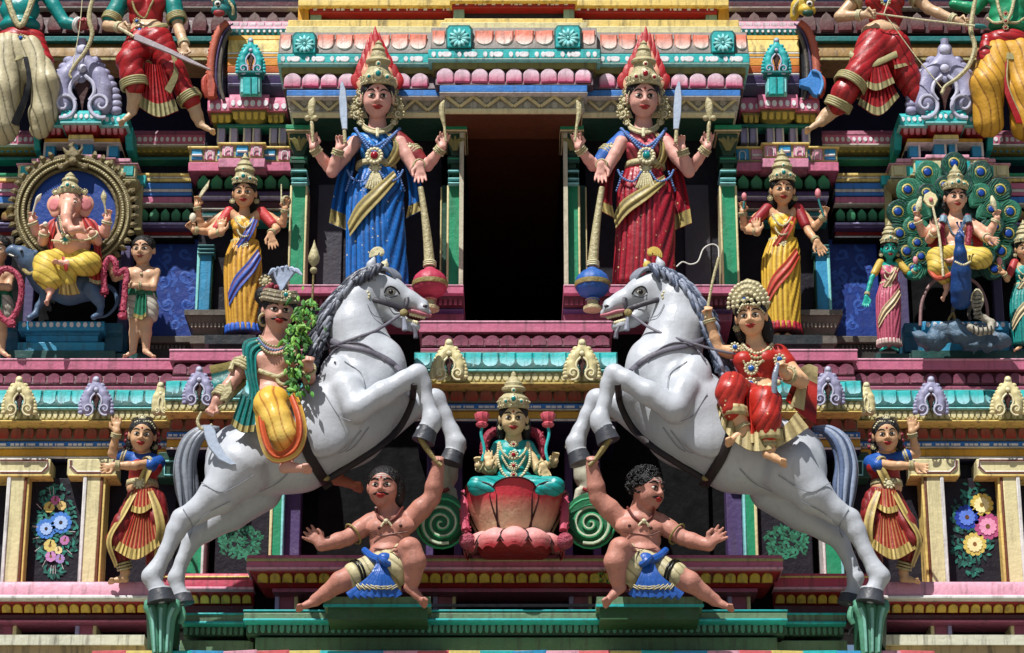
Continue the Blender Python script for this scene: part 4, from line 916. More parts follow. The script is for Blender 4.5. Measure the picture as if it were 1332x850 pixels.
def torso_f(f, x, y, k, lean=0):
    """female chest and waist below a head centred at (x, y)"""
    P = f.ell(x, y+58*k, 0, 27*k, 15*k, 14*k)+f.ell(x-11*k, y+68*k, 10*k, 11.5*k, 11*k, 11*k)+f.ell(x+11*k, y+68*k, 10*k, 11.5*k, 11*k, 11*k)+f.ell(x, y+80*k, 0, 21*k, 22*k, 14*k, k=6*k)+f.ell(x-1*k, y+99*k, 0, 24*k, 14*k, 16*k, k=6*k)
    return P
def neck(f, x, y, k, r=10): return f.limb([(x, y+12*k, -4*k, r*k*1.05), (x, y+36*k, -2*k, r*k*1.1), (x, y+48*k, -2*k, r*k*1.7)], k=5*k)
def garland(f, name, P, r, mat, mat2, parent=None):
    g = f.tube(name, P, r*.8, mat, seg=8, parent=parent)
    Q = f.ws(cr(np.asarray(P, float), 10)); L = np.r_[0, np.cumsum(np.linalg.norm(np.diff(Q, axis=0), axis=1))]; mbs = [MB(), MB()]; N = int(L[-1]/(r*S*.16))
    for i in range(N):
        t = random.random()*L[-1]; c = np.array([np.interp(t, L, Q[:, j]) for j in range(3)]); v = RNG.normal(size=3); v /= np.linalg.norm(v)
        mbs[i % 3 == 0].add((SPV[::1]*r*S*.2)+c+v*r*S*.85, SPF)
    mbs[0].build('flowers', mat, g, kind='stuff'); mbs[1].build('flowers', WHITE if mat2 is not WHITE else mat, g, kind='stuff'); return g
# ================================================================ rearing horses
HW = paint('#aeb2b8', dirt=.09, rough=.36, bump=.09, brush=.14); HOOF = paint('#3a3d44', dirt=.3, rough=.4); STRAP = paint('#2e2b33', dirt=.2, rough=.5); STRAPG = paint('#5a5762', dirt=.2, rough=.5)
def horse(m, label):
    f = Fig('rearing_horse', label, 'horse statue', 375, 600, 235, 'rearing white horses on the ledge', m, 671)
    L = f.limb
    P = L([(318, 600, 0, 46), (385, 583, 0, 51), (445, 545, 0, 57), (485, 505, 0, 46)], 12)
    P += f.ell(470, 512, 2, 50, 50, 40, k=10)+f.ell(505, 482, 18, 22, 36, 24, k=5)+f.ell(500, 484, -8, 24, 34, 24, k=5)
    P += L([(474, 470, 4, 42), (461, 428, 4, 33), (464, 396, 4, 26), (484, 374, 4, 20)], 10)
    P += f.ell(444, 500, 38, 24, 38, 15, roll=-.35, k=2.5)+f.ell(468, 490, 38, 13, 26, 11, roll=-.5, k=2)+L([(476, 436, 26, 8), (500, 468, 30, 9)], 3)+L([(448, 420, 26, 8), (462, 452, 32, 9)], 4)+f.ell(422, 562, 44, 34, 30, 13, roll=-.6, k=4)+f.ell(500, 478, 34, 15, 22, 10, roll=-.3, k=2)
    # head
    P += L([(487, 376, 4, 22), (508, 381, 4, 18), (532, 392, 4, 12), (548, 398, 4, 9.5)], 6)+f.ell(493, 391, 4, 21, 21, 17, k=6)
    P += L([(497, 402, 4, 13), (520, 417, 4, 8.5), (535, 424, 4, 6.5), (541, 425, 4, 6)], 4)+L([(500, 366, 12, 8), (520, 380, 12, 5)], 5)+L([(500, 366, -4, 8), (520, 380, -4, 5)], 5)
    P += f.ell(551, 401, 12, 6, 5.5, 4, k=3)+f.ell(553, 398.5, 16, 2.4, 2, 2.5, k=1, sub=True)+f.ell(509, 381, 22, 7, 5, 5, k=2, sub=True)
    P += L([(546, 405, 4, 6.5), (556, 408, 4, 5.5)], 3)
    P += L([(484, 356, 14, 6.5), (483, 345, 15, 6), (487, 335, 16, 2)], 2)+f.ell(487, 347, 21, 2.6, 7, 3, k=1, sub=True)
    P += L([(497, 354, -6, 5.5), (500, 346, -8, 5), (503, 338, -8, 2)], 2)
    # hind legs
    P += f.ell(314, 602, 26, 40, 48, 26, roll=.6, k=5)
    P += L([(312, 610, 30, 35), (285, 643, 34, 23), (257, 665, 32, 14.5), (237, 676, 30, 12.5), (229, 690, 30, 11.5), (216, 718, 30, 8.5), (203, 742, 30, 10), (197, 750, 30, 11), (203, 764, 30, 9), (209, 773, 30, 11)], 4)
    P += f.ell(240, 672, 28, 13, 9, 9, k=5)
    P += L([(335, 636, -26, 30), (300, 666, -30, 22), (265, 690, -30, 14.5), (250, 702, -30, 11.5), (237, 730, -30, 8), (229, 752, -30, 9.5), (232, 768, -30, 8), (236, 776, -30, 10)], 4)
    # fore legs
    P += L([(452, 508, 48, 20), (464, 532, 58, 17)], 4)+f.ell(462, 541, 60, 11, 9, 10, k=3)+L([(466, 532, 62, 15), (498, 512, 62, 14), (527, 495, 60, 11.5), (543, 487, 55, 11.5), (550, 500, 52, 9.5), (556, 525, 50, 7.8), (562, 545, 50, 10.5), (561, 552, 50, 10.5), (556, 560, 50, 10), (553, 564, 50, 11.5)], 5)
    P += f.ell(545, 484, 50, 9, 7, 10, k=3)
    P += L([(500, 550, -24, 23), (540, 527, -26, 15), (565, 521, -26, 13.5), (577, 540, -26, 9.5), (588, 562, -26, 9), (593, 577, -26, 11.5), (592, 588, -26, 10), (590, 592, -26, 11)], 5)
    # chest crease between near foreleg and body, flank creases
    body = f.sdf('body', P, HW, vox=2.15, it=2, keep=True)
    for nm, Q in (('hoof', [(208, 768, 30, 13.5), (210, 784, 30, 17)]), ('hoof', [(236, 774, -30, 11.5), (238, 786, -30, 14)]), ('hoof', [(557, 557, 50, 11.5), (550, 575, 50, 14)]), ('hoof', [(591, 588, -26, 12), (586, 603, -26, 14.5)])):
        f.tube(nm, [Q[0], tuple((np.array(Q[0])+np.array(Q[1]))/2), Q[1]], 1, HOOF, seg=16, n=3); a_, b_ = np.array(Q[0]), np.array(Q[1]); c_ = a_+(a_-b_)*.12
        f.tube('hoof_band', [tuple(c_), tuple(a_+(b_-a_)*.05)], 1, HW, seg=16)
    if m: pass
    # eye, nostril, teeth, mouth
    f.ball('eye', (508, 380, 19), 4.3, EYEW, sc=(1.2, .6, .75)); f.ball('iris', (508.5, 380, 22), 2.9, INK, sc=(1, .5, 1))
    f.tube('eyelid', [(499, 383, 21), (503, 375, 23), (509, 373, 24), (516, 377, 23), (520, 383, 20)], 1.0, INK); f.tube('eyelid', [(499, 383, 21), (507, 387, 23), (517, 385, 21)], .6, INK)
    f.sdf('mouth', f.limb([(522, 407, 4, 8), (545, 413, 4, 5)], 3), paint('#4a1418', dirt=0), vox=1.2)
    mb = MB()
    for i in range(6):
        t = i/5; mb.add(SPV*np.array([.024, .02, .03])+f.w((534+17*t, 408.5+4*t, 10-t*2)), SPF); mb.add(SPV*np.array([.022, .02, .026])+f.w((530+12*t, 417+3*t, 10-t)), SPF)
    mb.build('teeth', paint('#d8cfa8', dirt=.2), f.root, True)
    f.tube('lip', [(528, 404, 13), (540, 405.5, 13), (551, 409, 12), (560, 411, 6)], 2.4, paint('#a8606a', dirt=.1)); f.ball('nostril', (553, 398.5, 15), 2.6, paint('#201418', dirt=0), sc=(1.2, .4, .8))
    # mane: overlapping locks from poll to withers
    MA = paint('#686d78', dirt=.3, rough=.4, fold='#121318'); mbs = [MB(), MB()]
    ctl = cr([(492, 348), (470, 358), (448, 378), (432, 404), (424, 432), (412, 462), (404, 488)], 8); nl = len(ctl)
    ma = empty('mane', W(0, 0, 0)*0+wloc(f.root)*0) if False else None
    base = None
    for lay in range(3):
        for i in range(0, nl-1, 1):
            t = i/(nl-1); x, y = ctl[i]; l = 15+17*t+random.uniform(-2, 3); sg = 1
            dx = -17-7*t+lay*8+random.uniform(-3, 3); j = random.uniform(-4, 4); P_ = [(x+7-lay*2, y-2, 8+lay*9, 2.6), (x+dx*.55+4, y-4+l*.12, 12+lay*9, 3.1), (x+dx*.9, y+l*.42+j*.5, 11+lay*9+j, 2.4), (x+dx*1.05+(4 if i % 2 else -4), y+l*.8+j, 9+lay*8, .6)]
            Q = cr(P_, 4); V, F_ = sweepV(f.ws(Q), Q[:, 3]*S, 6); mbs[(i+lay) % 2].add(V, F_)
    for j, (g_, c_) in enumerate(zip(mbs, ('#3a3d48', '#7e828c') if not m else ('#4a5468', '#8e96a8'))):
        g_.build('mane', paint(c_, dirt=.2, rough=.38), f.root, True)
    mb = MB()
    for i in range(9):
        t = i/8; Q = cr([(492+t*4, 350, 20-t*26, 2.5), (502+t*8, 350+t*2, 20-t*24, 3), (510+t*10, 357+t*3, 19-t*20, 2.2), (514+t*8, 364+t*2, 18-t*18, .8)], 4); V, F_ = sweepV(f.ws(Q), Q[:, 3]*S, 6); mb.add(V, F_)
    mb.build('forelock', paint('#7e8490' , dirt=.2), f.root, True)
    # tail of twisted locks
    mbs = [MB(), MB(), MB()]
    for i in range(26):
        a = i*2.4; r_ = math.sqrt(i/26); ox, od = math.cos(a)*12*r_, math.sin(a)*11*r_
        Q = cr([(285, 558, 2, 3.2), (266+ox*.4, 560+ox*.25, od*.6, 3.6), (249+ox*.8, 576+ox*.3, od, 3.8), (241+ox, 604, od, 3.9), (243+ox*1.05+math.sin(i)*2, 635, od, 3.4), (245+ox*.9, 665+random.uniform(-6, 4), od, 1.0)], 5)
        V, F_ = sweepV(f.ws(Q), Q[:, 3]*S, 6); mbs[i % 3].add(V, F_)
    for g_, c_ in zip(mbs, ('#5f646e', '#80868f', '#434751') if not m else ('#5c6c8c', '#8e9ab0', '#3e4c68')): g_.build('tail', paint(c_, dirt=.25, rough=.4), f.root, True)
    # harness
    def strap(name, P_, r_, mt=STRAP, fl=.35): return f.tube(name, P_, r_, mt, seg=8, n=6, flat=fl)
    strap('noseband', [(527, 382, 10), (529, 388, 17), (528, 398, 19), (524, 408, 16)], 3); strap('cheek_strap', [(476, 388, 22), (497, 393, 25), (527, 403, 18)], 3.4); strap('headstall', [(487, 358, 18), (479, 371, 24), (474, 386, 24), (480, 402, 20)], 3)
    strap('browband', [(478, 372, 24), (492, 366, 22), (505, 360, 18)], 2.6)
    f.ball('bit_ring', (525, 407, 19), 5, GOLDK, sc=(1, .5, 1)); rosette(f, 'bridle_ornament', 474, 385, 27, 7, GOLDL); rosette(f, 'bridle_ornament', 468, 377, 26, 4.5, GOLDL)
    f.tube('tassel', [(525, 411, 18, 1.5), (526, 420, 18, 2.6), (527, 430, 18, 3.6)], 1, paint('#8a8e9c', dirt=.2)); f.tube('tassel', [(536, 424, 10, 1.5), (540, 432, 10, 2.4), (541, 440, 10, 3)], 1, STRAPG)
    sn = f.snap
    if not m: f.tube('rein', [(522, 409, 18), (490, 430, 34)]+sn([(470, 437), (440, 448), (418, 456)], 2), 2.0, STRAPG, n=2, flat=.5)
    else: f.tube('rein', [(522, 409, 18), (490, 430, 36), (440, 447, 44), (400, 458, 44), (372, 461, 40), (350, 460, 40)], 1.7, STRAPG, flat=.5)
    f.tube('breast_strap', sn([(424, 440), (446, 449), (478, 456), (504, 468), (522, 482)], .6), 3.6, STRAPG, n=1, flat=.4)
    f.tube('breast_strap', sn([(424, 470), (436, 455), (458, 446), (480, 452), (500, 470)], .6), 1.2, STRAPG, n=1)
    BS = paint('#241c1e', dirt=.1, rough=.5)
    f.tube('belly_strap', sn([(538, 500), (535, 525), (520, 556), (495, 580), (462, 602), (425, 624)], .4), 4.2, BS, n=1, flat=.4)
    f.tube('girth', sn([(390, 560), (402, 592), (416, 616), (428, 634)], .6), 6, BS, n=1, flat=.3)
    p_ = sn([(424, 622), (425, 623), (426, 624)], 2)[1]; f.ball('buckle', p_, 4.5, GOLDK, sc=(1, .5, .8))
    # crest on the poll
    sc_ = GOLDL if not m else paint('#c0a64a', dirt=.3)
    g0 = None
    for i in range(5): 
        o = scroll(f, 'head_crest', 494, 331, 8+i*.6, 13-i*2.4, .8, 2.8, sc_, 1.6, g0); g0 = g0 or o
    f.ball('crest_base', (500, 346, 6), 6, sc_, sc=(.9, .7, 1.1))
    # painted muscle lines
    LN = paint('#7c7f86', dirt=.1)
    for P_ in ([(262, 628), (285, 640), (305, 634), (330, 618)], [(238, 662), (250, 684), (246, 700)], [(448, 470), (470, 486), (474, 505)], [(422, 512), (440, 540), (456, 548)], [(338, 640), (362, 628), (380, 610)], [(300, 652), (270, 668), (246, 690)], [(478, 396), (486, 410), (500, 414)], [(470, 560), (450, 585), (440, 590)], [(480, 556), (462, 580), (450, 588)]): f.tube('muscle_line', sn(P_, .1), .5, LN, seg=6, n=1)
    return f
horse(False, 'white rearing horse with dark bridle facing right under the moustached rider'); horse(True, 'white rearing horse facing left under the woman rider in red')
# ================================================================ tall goddesses at the doorway
def bangles(f, el, wr, R=6.5, n=3): ring(f, 'bangle', el, wr, .86, R, 1.3, GOLD, n, 2.6); ring(f, 'bangle', el, wr, .74, R*1.05, 1.0, GOLDL, 1, beads=True)
def mace(m, mat, label):
    f = Fig('mace', label, 'mace', 560, 392, 108, 'maces of the doorway goddesses', m, 665)
    f.tube('handle', [(547, 244, 0, 3.6), (551, 270, 0, 4.2), (556, 310, 0, 5.6), (559, 346, 0, 7)], 1, GOLD, seg=14); ring(f, 'collar', (559, 340, 0), (559, 350, 0), .4, 7.5, 1.2, GOLDL, 3, 2.5)
    f.lathe('mace_head', (559, 392, 0), [(8, 0), (9, 3), (7, 5), (9, 7), (17, 10), (21, 16), (21.5, 21), (21.5, 26), (20, 32), (13, 39), (8, 42), (7, 44)], mat, seg=36, ripple=(12, .025))
    f.lathe('mace_band', (559, 392, 0), [(20, 18.5), (22.6, 19), (23, 22), (22.6, 25), (20, 25.5)], GOLDK, seg=36)
    f.lathe('foot', (559, 404, 0), [(12, 0), (12, 4), (8, 6), (7, 12), (9, 14)], GOLD, seg=18)
def goddess(m):
    red = m; lbl = 'tall four-armed goddess in red sari with flame crown right of the doorway' if m else 'tall four-armed goddess in blue sari with flame crown left of the doorway'
    f = Fig('goddess_statue', lbl, 'statue', 491, 378, 62, 'four-armed goddesses flanking the doorway', m, 664)
    x, y = 491, 128
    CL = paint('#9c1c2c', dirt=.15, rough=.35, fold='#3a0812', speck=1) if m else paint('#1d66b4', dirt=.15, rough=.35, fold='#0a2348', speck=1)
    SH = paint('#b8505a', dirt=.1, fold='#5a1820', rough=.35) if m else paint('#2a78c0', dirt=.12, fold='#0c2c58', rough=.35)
    skin = paint('#cf9a8c', dirt=.15)
    h = Head(f, x, y, 14, 54, -3 if m else 4, 0, 20)
    P = h.prims()+neck(f, x, y, 1)+torso_f(f, x, y, .96)
    arms = [((464, 184, 0), (428, 218, 8), (408, 192, 26), 97, 24, -1, .35), ((462, 186, 8), (432, 224, 20), (441, 194, 34), 80, 24, -1, .5), ((519, 184, 0), (556, 216, 8), (575, 192, 24), 78, 24, 1, .35), ((520, 186, 8), (540, 222, 14), (546, 214, 44), -88, 27, -1, .25)]
    for sh, el, wr, a, L, sd, cu in arms:
        P += armp(f, sh, el, wr, (11, 9, 6.2)); P += hand(f, wr, a, L, sd, cu)
    f.sdf('body', P, skin, vox=1.2)
    for sh, el, wr, a, L, sd, cu in arms: bangles(f, el, wr, 7)
    h.face(); f.sdf('blouse', torso_f(f, x, y, .96)+armp(f, (464, 184, 0), (446, 202, 4), (440, 206, 4), (12, 10.5, 9)), SH, vox=1.5, infl=1.2,
        disp=lambda X, Y, Z: .009*np.sin((X*.8+Z*.6)*75))
    f.sdf('sleeve', armp(f, (517, 182, 0), (537, 200, 4), (547, 210, 6), (13, 12.5, 10)), paint('#1f58a4' if m else '#7c2226', dirt=.2), vox=1.4, infl=1.4)
    ring(f, 'armlet', (464, 184, 0), (428, 218, 6), .55, 11.5, 2, GOLD, 3, 3.6); ring(f, 'armlet', (519, 184, 0), (556, 216, 6), .5, 11.5, 2, GOLD, 3, 3.6)
    rosette(f, 'armlet_flower', 451, 192, 14, 6, GOLDL); rosette(f, 'armlet_flower', 533, 192, 14, 6, GOLDL)
    s_ = sari(f, x, y, 1, CL, side=-1 if m else 1)
    # sash, girdle, ornaments
    GS = paint('#a8975c', dirt=.2, fold='#4a3c1a', rough=.4)
    if not m: f.patch('sash', [(452, 290, 24), (464, 266, 29), (486, 245, 31), (512, 222, 20)], [(455, 308, 24), (474, 283, 30), (497, 258, 31), (518, 233, 18)], GS, thick=2, folds=2, amp=.8, bulge=2)
    else: f.patch('sash', [(530, 282, 22), (520, 262, 27), (496, 246, 30), (464, 228, 20)], [(527, 297, 22), (510, 277, 29), (484, 258, 31), (462, 238, 18)], GS, thick=2, folds=2, amp=.8, bulge=2)
    f.patch('shoulder_cloth', [(500, 172, 14), (512, 186, 18), (505, 205, 16), (492, 216, 14)] if not m else [(478, 172, 14), (470, 186, 18), (472, 205, 16), (482, 216, 14)], [(522, 178, 10), (526, 192, 12), (518, 210, 10), (506, 220, 12)] if not m else [(461, 178, 10), (458, 192, 12), (462, 210, 10), (472, 220, 12)], GS, thick=1.5, folds=2, amp=.5, bulge=2)
    f.loft('belt', [(489, 213, 0, 26, 19), (489, 220, 0, 27, 20)], GOLD, seg=40, n=2); rosette(f, 'belt_jewel', 488, 219, 20, 8, GOLDL); 
    for k in range(-3, 4): f.tube('belt_tassel', [(488+k*1.5, 226, 22, 1.4), (488+k*3.2, 240, 26, 2), (488+k*4, 248-abs(k), 26, 2.2)], 1, GOLD, seg=6, n=3)
    BB = paint('#5a7ab0', dirt=.1, rough=.3)
    for sgn in (-1, 1):
        f.beads('bead_loop', [(488+sgn*6, 224, 22), (488+sgn*16, 236, 24), (488+sgn*30, 232, 20), (488+sgn*36, 222, 12)], 1.7, BB); f.beads('bead_loop', [(488+sgn*30, 224, 16), (488+sgn*35, 240, 16), (488+sgn*38, 248, 12)], 1.6, BB)
    for o_ in (0, 5): f.beads('necklace', [(463-o_*.2, 168, 6), (470+o_*.4, 180, 20), (487, 198-o_*1.5, 26), (508-o_*.4, 180, 20), (519+o_*.2, 168, 6)], 2.1, BB)
    f.tube('collar', [(470, 162, 2, 2), (477, 169, 12, 3.2), (491, 173, 17, 3.6), (505, 169, 12, 3.2), (512, 162, 2, 2)], 1, GOLD, flat=.7); f.beads('collar_beads', [(471, 160, 4), (479, 166, 13), (491, 169, 17), (503, 166, 13), (511, 160, 4)], 1.3, GOLDL); f.tube('pendant', [(491, 168, 16, 3), (491, 178, 20, 2)], 1, GOLDL)
    rosette(f, 'chest_jewel', 487, 203, 25, 11, GOLDL, GEMR if not m else GEMT, 14)
    # hanging shoulder cloths behind
    f.patch('back_cloth', [(450, 200, -10), (440, 225, -8), (432, 262, -6), (428, 290, -4)], [(462, 205, -14), (458, 232, -12), (454, 268, -10), (452, 300, -8)], CL, thick=2.5, folds=2, amp=2, edge=(GS, 2, 'end'))
    f.patch('back_cloth', [(524, 205, -14), (530, 235, -10), (532, 262, -8), (528, 284, -8)], [(536, 205, -12), (546, 232, -8), (550, 260, -6), (547, 274, -4)], CL if not m else paint('#8a1c26', dirt=.2, fold='#3a0a10'), thick=2.5, folds=2, amp=2, edge=(GS, 2, 'end'))
    # head dress: hair ornaments, crown, flames
    c = h.crown([(.40, -.02), (.43, .10), (.40, .20), (.33, .27), (.30, .34), (.25, .44), (.24, .52), (.30, .56), (.31, .61), (.27, .66), (.20, .70), (.19, .78), (.15, .86), (.17, .90), (.13, .95), (.08, 1.02), (.09, 1.06), (.01, 1.14)], gem=GEMT if not m else GEMR)
    h.hair(extra=((0, -.1, -.35, .30, .5, .16),))
    for sgn in (-1, 1):
        for (dx, dy, r_) in ((24, 3, 8), (27, 20, 8.5), (23, -8, 5), (22, 31, 5), (30, 11, 4.5)):
            rosette(f, 'ear_ornament', x+sgn*dx, y+dy, 6, r_, GOLD, None, 9); scroll(f, 'ear_scroll', x+sgn*dx, y+dy, 9, r_*.6, 1.1, 1, GOLDL, 1.2)
        f.beads('hairline', [(x+sgn*2, y-17, 30), (x+sgn*12, y-16, 28), (x+sgn*19, y-6, 22), (x+sgn*21, y+6, 16)], 1.3, GOLDL)
    FL = paint('#a01018', dirt=.25); FL2 = paint('#cc8a70', '#d6c898', dirt=.25)
    for lay, (n_, sc_, dd) in enumerate(((11, 1.0, 0), (8, .74, 5))):
        for i in range(n_):
            t = (i/(n_-1)-.5)*2; at = abs(t); by = 118-16*(1-at); ty = 34+at**1.25*(56 if lay == 0 else 50)+lay*15; tx = x-3+t*(27-lay*6); bx = x+t*20*sc_; mxx = x+t*(27-7*lay)*(1-.25*(1-at))
            f.tube('flame_tongue', [(bx, by, dd, 5), (mxx, (by*.62+ty*.38), dd+1, 7.4-lay), ((mxx+tx)/2, by*.3+ty*.7, dd+1, 5.6), (tx-1.5*t, ty+7, dd, 2.6), (tx-2.5*t, ty, dd-1, .3)], 1, FL if lay == 0 else FL2, seg=8, n=4, flat=.32)
    # what the raised hands hold
    f.tube('bell_wand', [(407, 186, 40, 1.5), (406, 165, 40, 2.6), (405, 158, 40, 1.8)], 1, GOLD); 
    for dx in (-5, 5): f.ball('bell_wand_knob', (405+dx, 154, 40), 4, GOLD)
    f.tube('bell_wand_tip', [(405, 156, 40, 2), (405, 146, 40, 4.5), (406, 134, 40, 4.8), (408, 127, 40, 1)], 1, GOLD, flat=.6)
    f.tube('sword_grip', [(449, 186, 46, 2.6), (448, 170, 46, 2.4)], 1, GOLD); f.plate('sword_blade', [(445, 168), (442, 150), (441, 128), (443, 108), (446, 106), (450, 118), (452, 140), (452, 168)], 46, 3, STEEL)
    f.tube('goad', [(580, 184, 40, 1.6), (578, 165, 40, 1.8), (575, 150, 40, 3.4), (575, 138, 40, 3.8), (578, 131, 40, 1.2)], 1, GOLD)
    return f
goddess(False); goddess(True)
mace(False, paint('#a8324a', dirt=.25), 'mace with red fluted head standing left of the doorway'); mace(True, paint('#2a5aa0', dirt=.25), 'mace with blue fluted head standing right of the doorway')
# ================================================================ riders, fighters, seated goddess, dancers
def blob_leaves(f, name, P, n, l, mats, seed=1, spread=10):
    r = random.Random(seed); par = None
    for k in range(n):
        c = P[int(r.random()*len(P))]; q = (c[0]+r.gauss(0, spread), c[1]+r.gauss(0, spread*.9), c[2]+r.gauss(0, 6)); o = f.w(q)
        th = r.gauss(-1.57, .7); ll = l*r.uniform(.7, 1.3)*S; u = np.array([math.cos(th), -r.uniform(-.2, .6), math.sin(th)]); u /= np.linalg.norm(u); v = np.cross(u, [r.uniform(-.4, .4), -1, r.uniform(-.3, .3)]); v /= np.linalg.norm(v); n_ = np.cross(u, v)
        V = [o, o+u*ll*.3+v*ll*.2, o+u*ll*.7+v*ll*.14, o+u*ll, o+u*ll*.7-v*ll*.14, o+u*ll*.3-v*ll*.2, o+u*ll*.3-n_*ll*.06, o+u*ll*.7-n_*ll*.08]
        mesh_obj(name, V, [[0, 1, 6], [1, 2, 7, 6], [2, 3, 7], [3, 4, 7], [4, 5, 6, 7], [5, 0, 6]], mats[k % len(mats)], f.root)
# ---- left rider
def rider_left():
    D = 262
    f = Fig('rider_statue', 'moustached bare-chested rider in yellow trousers and teal shawl holding a curved sword', 'statue', 365, 580, D)
    SK = paint('#c2907e', dirt=.15, rough=.36); TE = paint('#14726e', dirt=.2, fold='#05302e', rough=.38); TG = paint('#a5975c', dirt=.2, fold='#3c3518')
    h = Head(f, 363, 406, 16, 49, 10, 2, 16)
    P = h.prims()+f.limb([(360, 414, 8, 11), (357, 436, 6, 12.5), (357, 446, 4, 17)], 5)
    P += f.ell(354, 458, 4, 30, 17, 16)+f.limb([(334, 453, 2, 10), (357, 444, 2, 12), (378, 453, 2, 9)], 5)+f.ell(343, 468, 14, 14, 12, 9)+f.ell(369, 468, 16, 14, 12, 9)+f.ell(356, 490, 6, 23, 24, 16, k=7)+f.ell(354, 515, 8, 25, 16, 18, k=6)
    P += armp(f, (328, 460, 2), (306, 492, 10), (282, 522, 22), (12, 10, 7.5)); P += hand(f, (279, 526, 24), -118, 23, 1, .8)
    P += armp(f, (380, 460, 4), (402, 492, 16), (401, 476, 44), (11.5, 9.5, 7)); P += hand(f, (401, 478, 46), 80, 22, 1, .95)
    P += f.limb([(356, 518, 8, 14), (350, 530, 40, 12), (370, 570, 46, 9), (374, 584, 44, 8)], 3)+f.limb([(374, 584, 44, 8), (373, 606, 52, 8)], 3)+foot(f, (374, 606, 54), 6, 34)
    f.sdf('body', P, SK, vox=1.15, keep=True)
    h.face(male=True, moustache=True); h.hair(extra=((-.35, .38, -.32, .26, .26, .25), (-.3, -.1, -.3, .2, .45, .2)))
    # turban with twisted rolls, red flowers, feather
    TB = paint('#7f7560', dirt=.3, bump=.4)
    for k_, (r_, yy) in enumerate(((.44, .24), (.42, .34), (.37, .43))):
        V = [h.p(math.cos(q)*r_*.98, yy+.05*math.cos(q*2)+.05*math.sin(q), -.06+math.sin(q)*r_*1.04) for q in np.linspace(0, 2*math.pi, 33)]; Vv, F_ = sweepV(V, .065*h.H*S, 8); mesh_obj('turban_roll', Vv, F_, TB, f.root, 'angle')
        mb = MB(); [mb.add(SPV*.022*h.H*S+v*1.0+(v-h.p(0, yy, -.06))*.13, SPF) for v in V[::2]]; mb.build('turban_beads', GOLDL, f.root, True)
    rosette(f, 'turban_jewel', 372, 384, 38, 6, GOLDL, GEMT)
    for k in range(7): f.ball('red_flower', (345+k*3.0+random.uniform(-1, 1), 374+abs(k-3)*1.4-2*(k % 2), 18-2*k), 4, paint('#7c2030', dirt=.2, bump=.5))
    for i in range(6):
        t = (i-2.5)/2.5; f.tube('feather', [(366, 378, 10, 1.5), (368+t*7, 362, 9, 3), (370+t*14, 348+abs(t)*4, 10, 3.4), (371+t*22, 346+abs(t)*12, 13, 1)], 1, paint('#9aa6bc', dirt=.15), seg=6, flat=.5)
    ring(f, 'hoop_earring', (343, 416, 16), (344, 416, 17), 0, 7, 1.6, GOLD); 
    for k, r_ in ((0, 0), (1, 5), (2, 10)): f.beads('necklace', [(338-k*2, 438+k*3, 16), (346, 447+r_, 25), (358, 451+r_, 27), (370, 447+r_, 25), (378+k, 438+k*3, 16)], 1.8, GOLD if k != 1 else paint('#7684a8', dirt=.2))
    f.tube('chest_ornament', f.snap([(336, 482), (350, 487), (362, 490), (374, 484)], 1), 3, GOLD, n=1, flat=.5); f.tube('chest_ornament', f.snap([(358, 488), (363, 498), (372, 500), (380, 492)], 1), 2.2, GOLD, n=1, flat=.5)
    # yellow trousers: thigh and knee
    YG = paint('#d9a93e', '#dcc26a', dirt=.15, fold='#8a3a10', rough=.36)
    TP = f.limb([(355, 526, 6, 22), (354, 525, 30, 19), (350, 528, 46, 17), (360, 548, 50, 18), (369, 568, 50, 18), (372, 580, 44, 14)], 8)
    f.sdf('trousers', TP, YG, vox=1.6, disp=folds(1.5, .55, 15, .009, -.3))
    f.patch('trouser_cuff', [(384, 508, 36), (395, 535, 52), (399, 565, 58), (388, 592, 60), (362, 602, 60), (344, 592, 56), (334, 562, 50), (331, 530, 44)], [(376, 518, 54), (383, 540, 66), (385, 562, 70), (377, 580, 70), (362, 588, 72), (352, 578, 70), (345, 556, 66), (342, 536, 60)], paint('#c8541e', dirt=.2, fold='#6a1c0c'), na=24, nb=6, thick=4, folds=2, amp=1.2, bulge=3, edge=(YG, 2, 'A'))
    # shawl
    f.patch('waist_cloth', [(328, 508, 22), (350, 512, 32), (374, 508, 28), (386, 500, 14)], [(328, 522, 26), (350, 526, 36), (374, 522, 32), (388, 514, 18)], TE, na=14, nb=8, thick=3, folds=2, amp=1.2, bulge=2)
    f.patch('shawl', [(338, 438, 12), (316, 446, 12), (318, 480, 18), (324, 510, 26), (318, 530, 30)], [(344, 452, 20), (334, 462, 20), (334, 490, 24), (338, 518, 30), (332, 532, 34)], TE, na=20, nb=12, thick=3, folds=3, amp=1.6, bulge=4)
    f.patch('shawl_end', [(314, 512, 34), (326, 520, 36), (336, 516, 36)], [(300, 552, 36), (314, 562, 38), (330, 562, 36)], TE, na=12, nb=10, thick=2.5, folds=4, amp=1.8, dir='a', edge=(TG, 2, 'B'))
    f.patch('shawl_flap', [(318, 458, -4), (300, 470, -6), (272, 476, -8)], [(320, 500, 0), (300, 520, -2), (284, 530, -6)], TE, na=10, nb=10, thick=3, folds=2, amp=2, edge=(TG, 2, 'AB'))
    # armour cuff, armlet, sword
    ring(f, 'armlet', (328, 460, 2), (306, 492, 10), .6, 13, 2.4, GOLD, 3, 4); f.tube('armlet_tassel', [(304, 470, 16, 2), (300, 482, 20, 3.6)], 1, GOLD); rosette(f, 'armlet_flower', 316, 470, 18, 6.5, GOLDL)
    ring(f, 'wrist_guard', (306, 492, 10), (282, 522, 22), .72, 9.5, 2, GOLD, 4, 3.6); f.plate('wrist_guard', [(288, 508), (300, 494), (303, 510), (296, 520), (286, 522)], 28, 4, GOLD)
    ring(f, 'bangle', (402, 492, 16), (401, 476, 44), .75, 8, 1.4, GOLD, 2)
